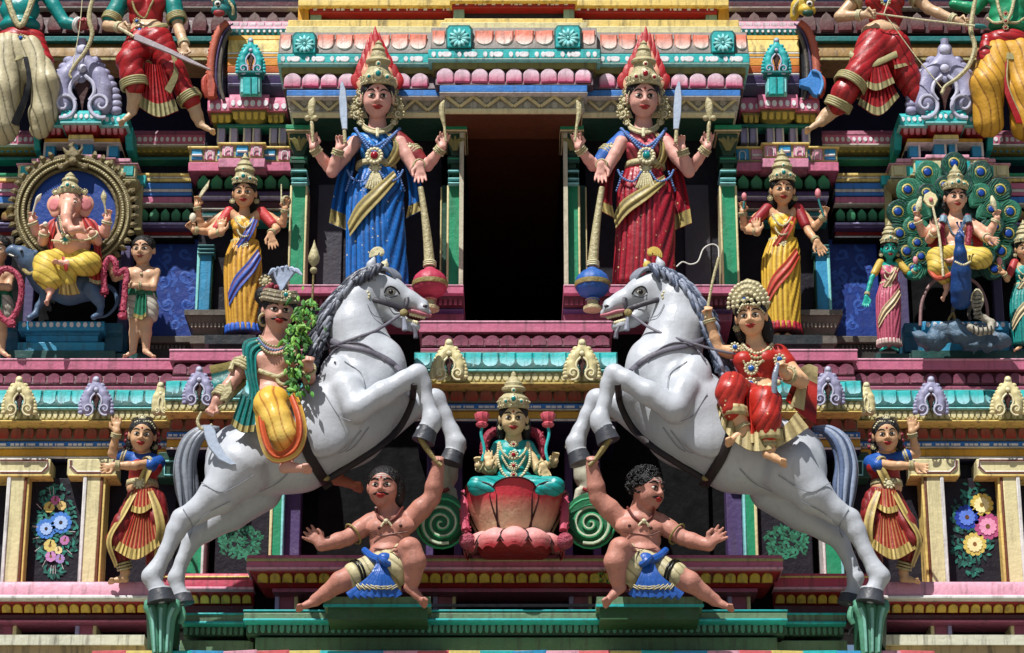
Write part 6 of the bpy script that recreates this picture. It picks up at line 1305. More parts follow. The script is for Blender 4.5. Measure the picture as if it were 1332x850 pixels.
# ---- dancers
def dancer(m):
    f = Fig('dancer_statue', 'dancing woman in red and gold costume with raised arm, '+('far right by the flower panel' if m else 'far left by the flower panel'), 'statue', 178, 756, 128, 'dancers on the outer ledge', m, 669)
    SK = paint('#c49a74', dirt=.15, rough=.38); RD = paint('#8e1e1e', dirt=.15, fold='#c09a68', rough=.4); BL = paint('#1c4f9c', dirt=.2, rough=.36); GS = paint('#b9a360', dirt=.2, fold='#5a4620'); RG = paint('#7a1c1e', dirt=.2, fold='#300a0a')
    h = Head(f, 185, 567, 14, 41, 5 if not m else 4, 3, 14); x = 187
    tor = lambda: f.ell(x+2, 602, 2, 21, 12, 12)+f.ell(x-7, 609, 10, 9.5, 9.5, 9)+f.ell(x+12, 609, 10, 9.5, 9.5, 9)+f.ell(x-1, 622, 2, 16, 17, 12, k=5)+f.ell(x-2, 636, 4, 19, 10, 14, k=4)
    P = h.prims()+f.limb([(186, 577, 4, 7.5), (188, 592, 2, 8.5), (188, 597, 0, 13)], 4)+tor()
    arms = [((172, 598, 2), (146, 590, 6), (152, 562, 18), 92, 22, 1, .1), ((205, 602, 4), (176, 606, 30), (148, 606, 34), 195, 22, 1, .35)]
    for sh, el, wr, a, L, sd, cu in arms: P += armp(f, sh, el, wr, (7.5, 6.5, 4.6))+hand(f, wr, a, L, sd, cu)
    P += f.limb([(182, 640, 4, 10), (160, 682, 18, 9), (152, 702, 20, 8), (163, 744, 10, 5)], 3)+f.limb([(163, 744, 10, 6), (161, 751, 10, 5)], 2)+foot(f, (161, 752, 10), 180, 22)
    f.sdf('body', P, SK, vox=1.05); h.face(); h.hair(extra=((.36, -.35, -.15, .13, .4, .13), (-.36, -.3, -.15, .12, .4, .13)))
    for sg in (-1, 1): f.beads('hairline', [(186+sg, 549, 26), (186+sg*9, 549, 25), (186+sg*15, 557, 20)], 1.4, GOLDL); rosette(f, 'earring', 186+sg*16, 582, 8, 3.4, GOLD); f.beads('red_flowers', [(185+sg*20, 566, 2), (185+sg*22, 582, 2)], 3, paint('#7c2030'))
    rosette(f, 'hair_jewel', 185, 544, 22, 4.5, GOLDL); ring(f, 'bun_band', (185, 546, 0), (185, 540, 0), 0, 12, 2, GOLD)
    f.sdf('blouse', tor()[:3]+f.limb([(172, 598, 2, 8.5), (160, 594, 4, 8)], 2)+f.limb([(205, 602, 4, 8.5), (196, 606, 16, 8)], 2), BL, vox=1.3, infl=1.1); f.sdf('bodice', tor()[1:4], RD, vox=1.3, infl=1.8)
    f.patch('sash', [(196, 596, 18), (186, 610, 24), (178, 628, 20)], [(203, 600, 16), (196, 616, 22), (188, 632, 20)], GS, thick=1.4, folds=1, amp=.4)
    for sh, el, wr, a, L, sd, cu in arms: ring(f, 'bangle', el, wr, .84, 5.6, 1.1, GOLD, 3, 2); ring(f, 'armlet', sh, el, .45, 8.6, 1.4, GOLD, 2, 3)
    f.loft('belt', [(185, 626, 2, 19, 15), (185, 633, 2, 20, 16)], GOLD, seg=32, n=2); rosette(f, 'belt_jewel', 181, 629, 20, 7, GOLDL)
    # trousers
    f.sdf('trousers', f.limb([(180, 645, 4, 13), (160, 682, 18, 12), (151, 702, 20, 11), (158, 722, 16, 8), (163, 740, 10, 6)], 6)+f.limb([(194, 645, 4, 14), (203, 676, 14, 13), (204, 700, 12, 10), (198, 730, 0, 7), (196, 748, 0, 5.5)], 6), RG, vox=1.5, disp=folds(1.3, .5, 24, .010))
    ring(f, 'ankle_bells', (158, 722, 16), (163, 742, 10), .7, 8.5, 1.5, GOLD, 3, 3.6)
    # fan skirts with gold hem
    f.patch('upper_fan', [(174, 634, 18), (186, 636, 22), (198, 635, 18)], [(166, 664, 24), (184, 668, 32), (201, 658, 26)], RD, na=20, nb=12, thick=2.4, folds=7, amp=1.3, dir='a', edge=(GS, 3, 'B'))
    f.patch('pleated_fan', [(172, 660, 22), (184, 664, 26), (196, 658, 22)], [(146, 714, 28), (176, 728, 40), (208, 710, 30)], RD, na=36, nb=14, thick=2.6, folds=11, amp=1.7, dir='a', edge=(GS, 3, 'B'))
    f.patch('side_drape', [(179, 640, 20), (163, 670, 32), (145, 702, 34), (153, 735, 26)], [(171, 640, 16), (154, 672, 26), (138, 704, 28), (149, 738, 20)], GS, na=20, nb=6, thick=3, folds=1, amp=.8, bulge=2)
    f.patch('side_drape', [(192, 640, 24), (199, 664, 32), (203, 692, 34), (200, 728, 20)], [(199, 638, 20), (210, 662, 28), (215, 692, 28), (207, 730, 14)], GS, na=14, nb=6, thick=2.6, folds=1, amp=.8, bulge=2)
    f.sdf('hip_drape', f.ell(205, 668, 4, 13, 32, 14, roll=-.1)+f.ell(166, 668, 4, 9, 22, 12, roll=.3), RG, vox=1.5, disp=folds(1.9, .4, 20, .011))
dancer(False); dancer(True)

f = Fig('weed_sprig', 'small green weed growing beside the knee of the curly haired fighter', 'weed', 790, 758, 196)
for P in ([(790, 756, 0), (786, 748, 4), (784, 740, 6)], [(790, 756, 0), (794, 750, 4), (798, 745, 6)]): f.tube('twig', P, .6, paint('#4a5a20'))
blob_leaves(f, 'leaf', [(786, 748, 5), (784, 742, 6), (795, 748, 5), (790, 752, 3)], 16, 7, LG, 9, 4)
# ================================================================ side goddesses, shrine groups, top figures, ornaments
def lady(name, label, cat, x, y, k, D, length, skirt, fold, blouse, skin, arms, skinh=None, H=54, yaw=0, m=False, sash=None, hem=None, crown=CROWN, lean=0, group=None, gem=GEMT, hip=34, vx=1.15):
    f = Fig(name, label, cat, x, y+length*k, D, group, m, 668)
    SKt = paint(skirt, dirt=.18, fold=fold, rough=.36); BLt = paint(blouse, dirt=.18, fold=fold); SK = paint(skin, dirt=.16, rough=.37)
    h = Head(f, x, y, 12*k, H*k, yaw, 0, 18); P = h.prims()+neck(f, x, y, k, 8.5)+torso_f(f, x, y, .92*k)
    for sh, el, wr, a, L, sd, cu in arms: P += armp(f, sh, el, wr, (9.5*k, 8*k, 6*k))+hand(f, wr, a, L, sd, cu)+f.limb([(x, y+60*k, 0, 10*k), (*sh, 8.5*k)], 2)
    f.sdf('body', P, SK, vox=vx); h.face(detail=k > .6); h.hair(extra=((0, -.2, -.3, .5, .5, .14),))
    h.crown(crown, gem=gem)
    sl_ = []
    for sh, el, wr, a, L, sd, cu in arms[:1]+arms[-1:]:
        sh_, el_ = np.array(sh, float), np.array(el, float); q = sh_*.3+el_*.7; sl_ += f.limb([(*sh_, 9*k), (*q, 8*k)], 2)
    f.sdf('bodice', torso_f(f, x, y, .92*k), SKt, vox=1.3, infl=1.1, disp=folds(1.2, .8, 24, .005)); f.sdf('sleeve', sl_[:len(sl_)//2], BLt, vox=1.3, infl=1.0); f.sdf('sleeve', sl_[len(sl_)//2:], BLt, vox=1.3, infl=1.0)
    for sh, el, wr, a, L, sd, cu in arms: ring(f, 'bangle', el, wr, .86, 6.6*k, 1.2*k+.2, GOLD, 3, 2.3*k)
    sari(f, x, y, k, SKt, length=length, hip=hip, knee=hip, hem=hip-3, lean=lean, nf=22, seg=80, top=86)
    if sash:
        SS = paint(sash, dirt=.2, fold=fold); y1 = y+105*k
        f.patch('sash', [(x-30*k, y1+75*k, 22*k), (x-18*k, y1+45*k, 27*k), (x+6*k, y1+18*k, 28*k), (x+24*k, y1-5*k, 18*k)], [(x-28*k, y1+98*k, 22*k), (x-8*k, y1+66*k, 29*k), (x+16*k, y1+38*k, 28*k), (x+30*k, y1+12*k, 16*k)], SS, thick=1.8, folds=2, amp=.8, bulge=1.5)
        f.patch('shoulder_sash', [(x+12*k, y+44*k, 14*k), (x-2*k, y+72*k, 24*k), (x-18*k, y+96*k, 17*k)], [(x+24*k, y+48*k, 12*k), (x+14*k, y+74*k, 22*k), (x-4*k, y+100*k, 18*k)], SS, thick=1.4, folds=2, amp=.5, bulge=1.5)
    if hem: f.loft('hem', [(x+lean-1, y+(length-14)*k, 2, (hip-1)*k, 23*k), (x+lean, y+(length+1)*k, 2, (hip+1)*k, 24*k)], paint(hem, dirt=.2, fold='#2a0a10'), n=3, rip=lambda q, t: 1.4*k*math.cos(q*20), seg=80)
    f.loft('belt', [(x, y+86*k, 0, 25*k, 17*k), (x, y+93*k, 0, 26*k, 18*k)], GOLD, seg=32, n=2); rosette(f, 'belt_jewel', x, y+92*k, 20*k, 7*k, GOLDL)
    for r_ in (10, 26): f.beads('necklace', [(x-18*k, y+40*k, 6*k), (x-11*k, y+(44+r_)*k, 20*k), (x, y+(52+r_)*k, 25*k), (x+11*k, y+(44+r_)*k, 20*k), (x+18*k, y+40*k, 6*k)], 1.7*k+.2, GOLDL)
    for sg in (-1, 1): rosette(f, 'earring', x+sg*22*k, y+14*k, 8*k, 5*k, GOLD)
    for dx in (-10, 9): f.sdf('foot', foot(f, (x+lean+dx*k, y+(length+3)*k, 12*k), -90 if False else (200 if dx < 0 else -20), 20*k), SK, vox=1.2)
    return f, h
f, h = lady('goddess_statue', 'goddess in yellow sari with blue sash on the left grey pedestal', 'statue', 318, 252, .72, 12, 254, '#d0a03c', '#7a3a08', '#b83a3a', '#c99a74',
    [((298, 276, 0), (276, 306, 12), (288, 302, 30), 88, 21, -1, .05), ((298, 276, -4), (262, 296, 2), (256, 268, 12), 82, 18, -1, .6), ((300, 278, 0), (270, 302, 8), (252, 300, 18), 130, 18, -1, .6), ((340, 276, -4), (368, 292, 2), (371, 272, 12), 85, 18, 1, .5), ((340, 276, 0), (360, 298, 8), (352, 304, 22), -78, 22, -1, .1)], sash='#2a52a8', hem='#2458b8')
f.plate('sword_blade', [(258, 256), (262, 248), (268, 240), (273, 234), (271, 244), (265, 252), (261, 258)], 20, 2, GOLDL); f.ball('conch', (251, 284, 20), 6, paint('#cfc6ae', dirt=.2), sc=(.8, .8, 1.2)); ring(f, 'disc', (372, 262, 12), (373, 262, 13), 0, 6, 1.6, GOLD, 2, 2); f.tube('trident', [(366, 266, 14, 1.2), (366, 240, 14, .8)], 1, GOLDL)
rosette(f, 'hip_ornament', 345, 366, 20, 8, GOLD)
f, h = lady('goddess_statue', 'goddess in yellow sari with red sash holding a pink bud right of the doorway bay', 'statue', 1018, 248, .74, 12, 250, '#d6b03c', '#7a4a10', '#8a1c24', '#c99a74',
    [((998, 272, 0), (972, 300, 10), (986, 302, 30), 100, 20, -1, .05), ((998, 272, -4), (968, 296, 2), (966, 276, 12), 92, 18, -1, .5), ((1038, 272, -4), (1060, 296, 4), (1072, 282, 14), 80, 18, 1, .5), ((1038, 272, 0), (1052, 302, 10), (1062, 314, 24), -60, 22, -1, .1)], sash='#b8342a', hem='#a01c30')
f.tube('bud_stem', [(1072, 282, 18), (1066, 265, 18), (1065, 258, 18)], 1.4, TEAL); f.ball('pink_bud', (1064, 252, 18), 5, paint('#c87a80', dirt=.1), sc=(.8, .8, 1.4)); f.tube('bud_stem', [(967, 272, 18), (968, 262, 18)], 1.4, TEAL); f.ball('pink_bud', (968, 256, 18), 4.4, paint('#c87a80', dirt=.1), sc=(.8, .8, 1.3))
for m in (False, True):
    f = Fig('plinth', 'black stone plinth under the '+('right' if m else 'left')+' side goddess', 'plinth', 302, 450, 10, None, m, 668); x0, x1 = sorted((W(f.X(270), 445, 14)[0], W(f.X(336), 445, 14)[0])); z1 = W(668, 440, 34)[2]
    v = boxV(x0, x1, -.46, .3, z1-.12, z1); mesh_obj('slab', *v, paint('#1b2226', dirt=.3), f.root); v = boxV(x0+.05, x1-.05, -.4, .3, z1-.5, z1-.12); mesh_obj('base', *v, paint('#12171a', dirt=.3), f.root)
# consorts beside the peacock, teal faced and pale
f, h = lady('consort_statue', 'green skinned woman in pink sari standing left of the peacock', 'statue', 1157, 325, .50, 14, 250, '#b8586e', '#5a1428', '#c0a040', '#1c9a8c', [((1145, 342, 0), (1134, 362, 4), (1127, 386, 8), -95, 16, 1, .3), ((1169, 342, 0), (1184, 358, 6), (1190, 352, 14), 40, 14, 1, .5)], sash='#c9b48c', hip=32, vx=.95, hem='#c2a8a0')
f.tube('bud_stem', [(1194, 352, 16), (1192, 344, 16)], 1.2, TEAL); f.ball('pink_bud', (1191, 339, 16), 4.5, paint('#cf8a90', dirt=.1), sc=(.8, .8, 1.3))
f, h = lady('consort_statue', 'woman in turquoise sari standing right of the peacock', 'statue', 1332, 325, .52, 14, 240, '#1c8a84', '#063c3a', '#a83030', '#cfa078', [((1320, 342, 0), (1310, 364, 6), (1306, 356, 16), 120, 15, 1, .5), ((1345, 342, 0), (1358, 362, 6), (1362, 380, 8), -90, 15, 1, .3)], sash='#c9b48c', hip=32, vx=.95)
f.tube('bud_stem', [(1306, 350, 18), (1302, 344, 18)], 1.2, TEAL); f.ball('pink_bud', (1300, 340, 18), 4.5, paint('#cf8a90', dirt=.1), sc=(.8, .8, 1.3))
# ---- attendants with garlands
def attendant(dx, label):
    f = Fig('attendant_statue', label, 'statue', 184+dx, 462, 18, 'attendants holding flower garlands')
    o = lambda *P: [(p[0]+dx, *p[1:]) for p in P]; SK = paint('#c9a080', dirt=.16, rough=.37)
    h = Head(f, 186+dx, 326, 8, 38, -8, 2, 14)
    P = h.prims()+f.limb(o((186, 336, 0, 7), (186, 348, -2, 8), (186, 353, -3, 13)), 4)+f.ell(186+dx, 357, 0, 20, 12, 11)+f.ell(178+dx, 358, 7, 10, 8, 7)+f.ell(194+dx, 358, 7, 10, 8, 7)+f.ell(185+dx, 371, 2, 16, 14, 11, k=5)+f.ell(185+dx, 382, 2, 17, 9, 12, k=4)
    P += armp(f, *o((170, 354, 0), (150, 362, 8), (142, 345, 16)), (7, 6, 4.6))+hand(f, (141+dx, 344, 18), 95, 14, 1, .9)+armp(f, *o((203, 354, 0), (199, 374, 12), (176, 372, 22)), (7, 6, 4.6))+hand(f, (175+dx, 372, 22), 178, 15, -1, .9)
    for sx, e in ((177, -1), (192, 1)): P += f.limb(o((sx, 400, 0, 9.5), (sx-1-e, 418, 4, 8.5), (sx-2, 434, 2, 7), (sx-3+e, 456, 0, 4.6)), 3)+foot(f, (sx-3+e+dx, 457, 2), 200 if e < 0 else -25, 16)
    f.sdf('body', P, SK, vox=1.15); h.face(male=True, lips=paint('#8a4a40', dirt=0)); h.hair()
    WC = paint('#b9b3a4', dirt=.2, fold='#5a5248'); GR = paint('#186a4e', dirt=.2, fold='#06281c')
    f.sdf('waist_cloth', f.limb(o((179, 388, 2, 13), (178, 402, 2, 13), (177, 410, 2, 12)), 3)+f.limb(o((191, 388, 2, 13), (193, 402, 2, 13), (194, 410, 2, 12)), 3), WC, vox=1.3, disp=folds(.8, 1.4, 20, .007))
    f.loft('green_sash', [(185+dx, 378, 2, 18, 14), (185+dx, 388, 2, 20, 15)], GR, seg=32, n=3, rip=lambda q, t: .6*math.cos(q*9)); f.patch('sash_end', o((178, 382, 16), (184, 384, 18), (190, 382, 16)), o((173, 412, 20), (184, 416, 22), (190, 411, 20)), GR, na=12, nb=6, folds=3, amp=1.2, dir='a', edge=(GOLDK, 1, 'B'))
    f.beads('necklace', o((177, 347, 6), (184, 354, 12), (192, 347, 6)), 1.3, paint('#7a3020')); f.ball('pendant', (184+dx, 357, 13), 2, GOLD); ring(f, 'bangle', *o((199, 374, 12), (176, 372, 22)), .8, 5.4, 1, GOLD, 2, 2)
    PK = paint('#a23a52', dirt=.2, bump=.6); g = Fig('flower_garland', 'pink flower garland held by the attendant '+('beside the blue panel' if dx == 0 else 'at the left picture edge'), 'garland', 160+dx, 430, 44, 'garlands held by the attendants')
    if dx == 0:
        garland(g, 'strand', [(136, 378, 0), (135, 352, 2), (142, 336, 2), (150, 342, 3), (152, 356, 2), (164, 352, 0), (163, 375, 0), (160, 405, 0)], 5, PK, WHITE); garland(g, 'strand_end', [(136, 376, 0), (136, 382, 0)], 7, PK, WHITE); garland(g, 'strand_end', [(160, 408, 0), (160, 414, 0)], 7.5, PK, WHITE)
    else:
        garland(g, 'strand', [(-8, 378, 0), (-2, 356, 2), (10, 350, 2), (24, 360, 3), (28, 380, 2), (22, 405, 0), (10, 418, 0), (0, 410, 0), (-6, 395, 0)], 5, PK, WHITE); garland(g, 'strand_end', [(14, 418, 0), (15, 424, 0)], 7.5, PK, WHITE)
attendant(0, 'bare-chested attendant in white and green cloth holding a garland beside the blue panel'); attendant(-188, 'bare-chested attendant partly cut by the left picture edge')
# ---- gold halo ring with flame studs
def halo():
    f = Fig('halo_ring', 'round gold halo ring with leaf studs and a lion mask on top', 'halo', 95, 420, 2)
    GH = paint('#6c5f3c', dirt=.4, bump=.5, sc=2); cx_, cy_, R_ = 95, 276, 73
    a = np.linspace(0, 2*math.pi, 49); P = [(cx_+math.sin(t)*(R_-1), cy_-math.cos(t)*(R_-3)) for t in a[:-1]]
    f.plate('blue_disc', [(cx_+math.sin(t)*62, cy_-math.cos(t)*60) for t in a[:-1]], 4, 4, paint('#123a86', dirt=.15))
    for r_, th_, mt in ((R_, 5, GH), (R_-8, 4.4, paint('#5e5232', dirt=.3)), (R_-15, 2.6, GH)): f.tube('ring', [(cx_+math.sin(t)*r_, cy_-math.cos(t)*r_*.97, 10) for t in a], th_, mt, seg=10, n=1)
    f.beads('bead_row', [(cx_+math.sin(t)*(R_-8), cy_-math.cos(t)*(R_-8)*.97, 15) for t in a], 2.2, GOLD); f.beads('bead_row', [(cx_+math.sin(t)*(R_-1), cy_-math.cos(t)*(R_-1)*.97, 15.5) for t in a], 1.7, GOLD)
    for i in range(44):
        t = 2*math.pi*(i+.5)/44
        if abs(math.sin(t/2)) < .16 or abs(t-math.pi) < .35: continue
        u = (math.sin(t), -math.cos(t)*.97); f.tube('leaf_stud', [(cx_+u[0]*(R_+3), cy_+u[1]*(R_+3), 8, 3), (cx_+u[0]*(R_+8), cy_+u[1]*(R_+8), 14, 5.2), (cx_+u[0]*(R_+13)+u[1]*2, cy_+u[1]*(R_+13)-u[0]*2, 10, 1)], 1, GH, seg=6, n=3, flat=.7)
    # lion mask
    P = f.ell(95, 205, 18, 11, 11, 9)+f.ell(95, 211, 25, 6, 5, 5)
    for sg in (-1, 1): P += f.ell(95+sg*5, 202, 25, 3.2, 3.2, 3.2, k=1)+f.limb([(95+sg*9, 198, 18, 3), (95+sg*13, 192, 18, 1)], 2)+f.limb([(95+sg*8, 214, 20, 4), (95+sg*15, 219, 18, 4), (95+sg*20, 214, 16, 2)], 2)
    P += f.limb([(95, 196, 18, 4), (92, 190, 18, 3), (96, 186, 18, 1.5)], 2)
    f.sdf('lion_mask', P, GH, vox=1.1)
halo()
# ---- elephant-headed god on his rat
def elephant():
    f = Fig('elephant_headed_statue', 'seated elephant-headed god in yellow trousers and red shawl before the gold halo', 'statue', 92, 395, 24)
    SK = paint('#d8a08a', dirt=.14, rough=.36); RDs = paint('#a8302c', dirt=.2, fold='#4a0c10'); YE = paint('#cfb24a', dirt=.18, fold='#6a4a10')
    P = f.ell(93, 318, 16, 25, 22, 20)+f.ell(93, 300, 8, 27, 18, 15, k=6)+f.ell(93, 278, 4, 16, 14, 12)
    P += f.ell(91, 267, 18, 15, 15, 13, k=4)+f.ell(90, 257, 18, 12, 9, 11, k=4)
    P += f.limb([(88, 270, 30, 9), (86, 282, 38, 7), (88, 294, 42, 6), (94, 300, 44, 5.2), (104, 298, 44, 4.4), (110, 302, 42, 3.6)], 3)+f.limb([(97, 278, 28, 2.4), (95, 283, 36, 1.6)], 1)
    arms = [((72, 296, 2), (48, 302, 6), (42, 288, 14), 90, 17, -1, .6), ((74, 300, 8), (56, 314, 16), (58, 302, 26), 105, 16, -1, .7), ((114, 296, 2), (136, 304, 6), (140, 286, 14), 85, 18, 1, .5), ((112, 300, 10), (126, 314, 18), (120, 304, 30), 120, 14, -1, .8)]
    for sh, el, wr, a, L, sd, cu in arms: P += armp(f, sh, el, wr, (9, 8, 6))+hand(f, wr, a, L, sd, cu)
    P += f.limb([(84, 332, 12, 10), (62, 346, 30, 9), (64, 368, 34, 7)], 3)+f.limb([(100, 332, 12, 10), (114, 344, 28, 9), (88, 343, 42, 6)], 3)+foot(f, (85, 342, 44), 160, 20)+f.limb([(64, 368, 34, 7), (65, 378, 34, 6)], 3)+foot(f, (66, 379, 36), 245, 18)
    f.sdf('body', P, SK, vox=1.15, keep=True)
    for sg in (-1, 1):
        x = 91+sg*20; PK = paint('#c97a7c', dirt=.15); f.sdf('ear', f.ell(x, 265, 10, 12, 13, 3.2, yaw=sg*.4)+f.ell(x-sg*1, 275, 10, 8, 9, 3, yaw=sg*.4), SK, vox=1.1); f.sdf('inner_ear', f.ell(x+sg*.5, 266, 13.5, 8.5, 9.5, 1.8, yaw=sg*.4), PK, vox=1.1)
        f.ball('eye', (91+sg*6.5, 263, 29), 2.2, EYEW, sc=(1.2, .6, .8)); f.ball('iris', (91+sg*6.5, 263, 30.2), 1.2, INK); f.tube('eyebrow', [(91+sg*3, 260, 29), (91+sg*7, 258, 29), (91+sg*10, 260, 27)], .6, INK); rosette(f, 'ear_scroll', 91+sg*19, 250, 12, 4.5, GOLD)
    h = Head(f, 90, 262, 14, 34, 0, 0, 14); h.crown([(.42, -.06), (.46, .10), (.40, .24), (.32, .34), (.28, .44), (.32, .50), (.30, .56), (.20, .64), (.20, .70), (.12, .78), (.03, .86)], y0=.30)
    # shawl, necklace, belly band
    f.patch('shawl', [(76, 282, 8), (62, 290, 12), (60, 310, 14), (66, 335, 16)], [(70, 286, 18), (72, 296, 26), (68, 316, 26), (74, 338, 28)], RDs, folds=2, amp=1, thick=2); f.patch('shawl', [(106, 282, 14), (110, 294, 24), (120, 310, 24), (124, 334, 24)], [(112, 282, 6), (126, 290, 10), (130, 312, 12), (132, 334, 12)], RDs, folds=2, amp=1, thick=2)
    f.patch('shawl_end', [(114, 330, 18), (124, 332, 16), (132, 330, 14)], [(116, 366, 26), (126, 370, 24), (136, 368, 20)], RDs, na=12, nb=8, folds=3, amp=1.2, dir='a', edge=(GOLD, 1, 'B'))
    for dx in (0, 3): f.beads('necklace', f.snap([(74+dx, 282), (78+dx, 300), (88, 308+dx)], 1.5), 1.5, GOLDL if dx else paint('#3a4048'), n=1)
    f.beads('belly_band', f.snap([(68, 313), (80, 314), (95, 312), (108, 313), (118, 311)], 1), 1.5, GOLDL, n=1); q = f.snap([(85, 312), (86, 312), (87, 312)], 2)[1]; rosette(f, 'belly_jewel', q[0], q[1], q[2], 7, GOLDL, GEMT)
    for i in range(3): f.ball('flower', (82+i*6, 305+(i % 2)*3, q[2]+3), 3, GOLDL)
    ds = folds(.9, 1.2, 22, .005)
    f.sdf('trousers', f.limb([(84, 336, 12, 16), (60, 344, 26, 16), (56, 358, 34, 12), (62, 368, 34, 10)], 6)+f.limb([(62, 350, 34, 14), (68, 366, 34, 12)], 5)+f.limb([(100, 336, 12, 16), (116, 344, 26, 15), (108, 346, 36, 12), (88, 344, 38, 9)], 6)+f.limb([(88, 350, 30, 12), (90, 368, 30, 9)], 6), YE, vox=1.4, disp=ds)
    f.patch('leg_hem', [(80, 334, 42), (82, 344, 46), (84, 352, 44)], [(84, 334, 44), (87, 344, 48), (88, 352, 46)], RDs, na=6, nb=4, thick=2, bulge=1); ring(f, 'anklet', (64, 366, 34), (65, 372, 34), .3, 8.6, 1.4, RDs, 2, 2.4)
    for sh, el, wr, a, L, sd, cu in arms: ring(f, 'bangle', el, wr, .8, 6.4, 1.1, GOLDL, 2, 2.4)
    f.tube('goad', [(42, 280, 20, 1.2), (46, 266, 20, 1.6), (50, 258, 20, 3.4), (54, 252, 20, .6)], 1, paint('#b9b2a0', dirt=.2)); f.tube('spoon', [(138, 278, 20, 1.2), (136, 266, 20, 1.4), (135, 256, 20, 4), (135, 248, 20, .6)], 1, GOLD, flat=.5); f.ball('sweet', (59, 292, 32), 3.4, paint('#d8d0c0')); 
    r = Fig('rat_mount', 'blue grey rat carrying the elephant-headed god', 'statue', 90, 416, 26); RB = paint('#4a5f7a', dirt=.25, rough=.38)
    P = r.limb([(118, 372, -4, 20), (90, 374, -4, 22), (60, 366, -2, 19)], 8)+r.limb([(52, 360, 4, 15), (36, 340, 10, 13), (28, 331, 14, 10), (16, 326, 18, 6.5), (11, 327, 20, 4)], 5)+r.ell(38, 330, 6, 6, 7, 2.5)
    P += r.limb([(60, 374, 10, 10), (58, 388, 12, 6), (50, 398, 12, 4), (46, 409, 14, 4), (38, 414, 20, 4)], 3)+r.limb([(118, 376, 10, 12), (128, 390, 12, 8), (131, 398, 10, 4.5), (130, 408, 12, 4), (122, 413, 18, 4)], 3)
    r.sdf('body', P, RB, vox=1.4, keep=True); r.ball('eye', (28, 327, 26), 2, INK); r.tube('mouth', [(10, 331, 22), (16, 334, 24), (23, 334, 25)], .9, INK); r.tube('teeth', [(12, 331, 23), (18, 333.5, 25)], .9, EYEW); r.tube('ear', [(41, 336, 16, 2), (46, 330, 16, 4), (44, 326, 16, 2)], 1, RB)
    r.tube('collar', [(30, 350, 16), (38, 356, 24), (48, 350, 26), (54, 338, 20)], 2.6, GOLDK, flat=.5); r.tube('tail', [(134, 370, -8, 4), (148, 378, -8, 3), (152, 395, -6, 2.4), (140, 410, -4, 1.8), (124, 414, 0, 1.2)], 1, RB)
    r.patch('saddle_cloth', [(78, 368, 34), (88, 370, 36), (98, 368, 34)], [(76, 382, 28), (90, 384, 30), (104, 382, 28)], paint('#b59a5a', dirt=.2, fold='#5a4420'), na=10, nb=5, folds=4, amp=1, dir='a')
elephant()
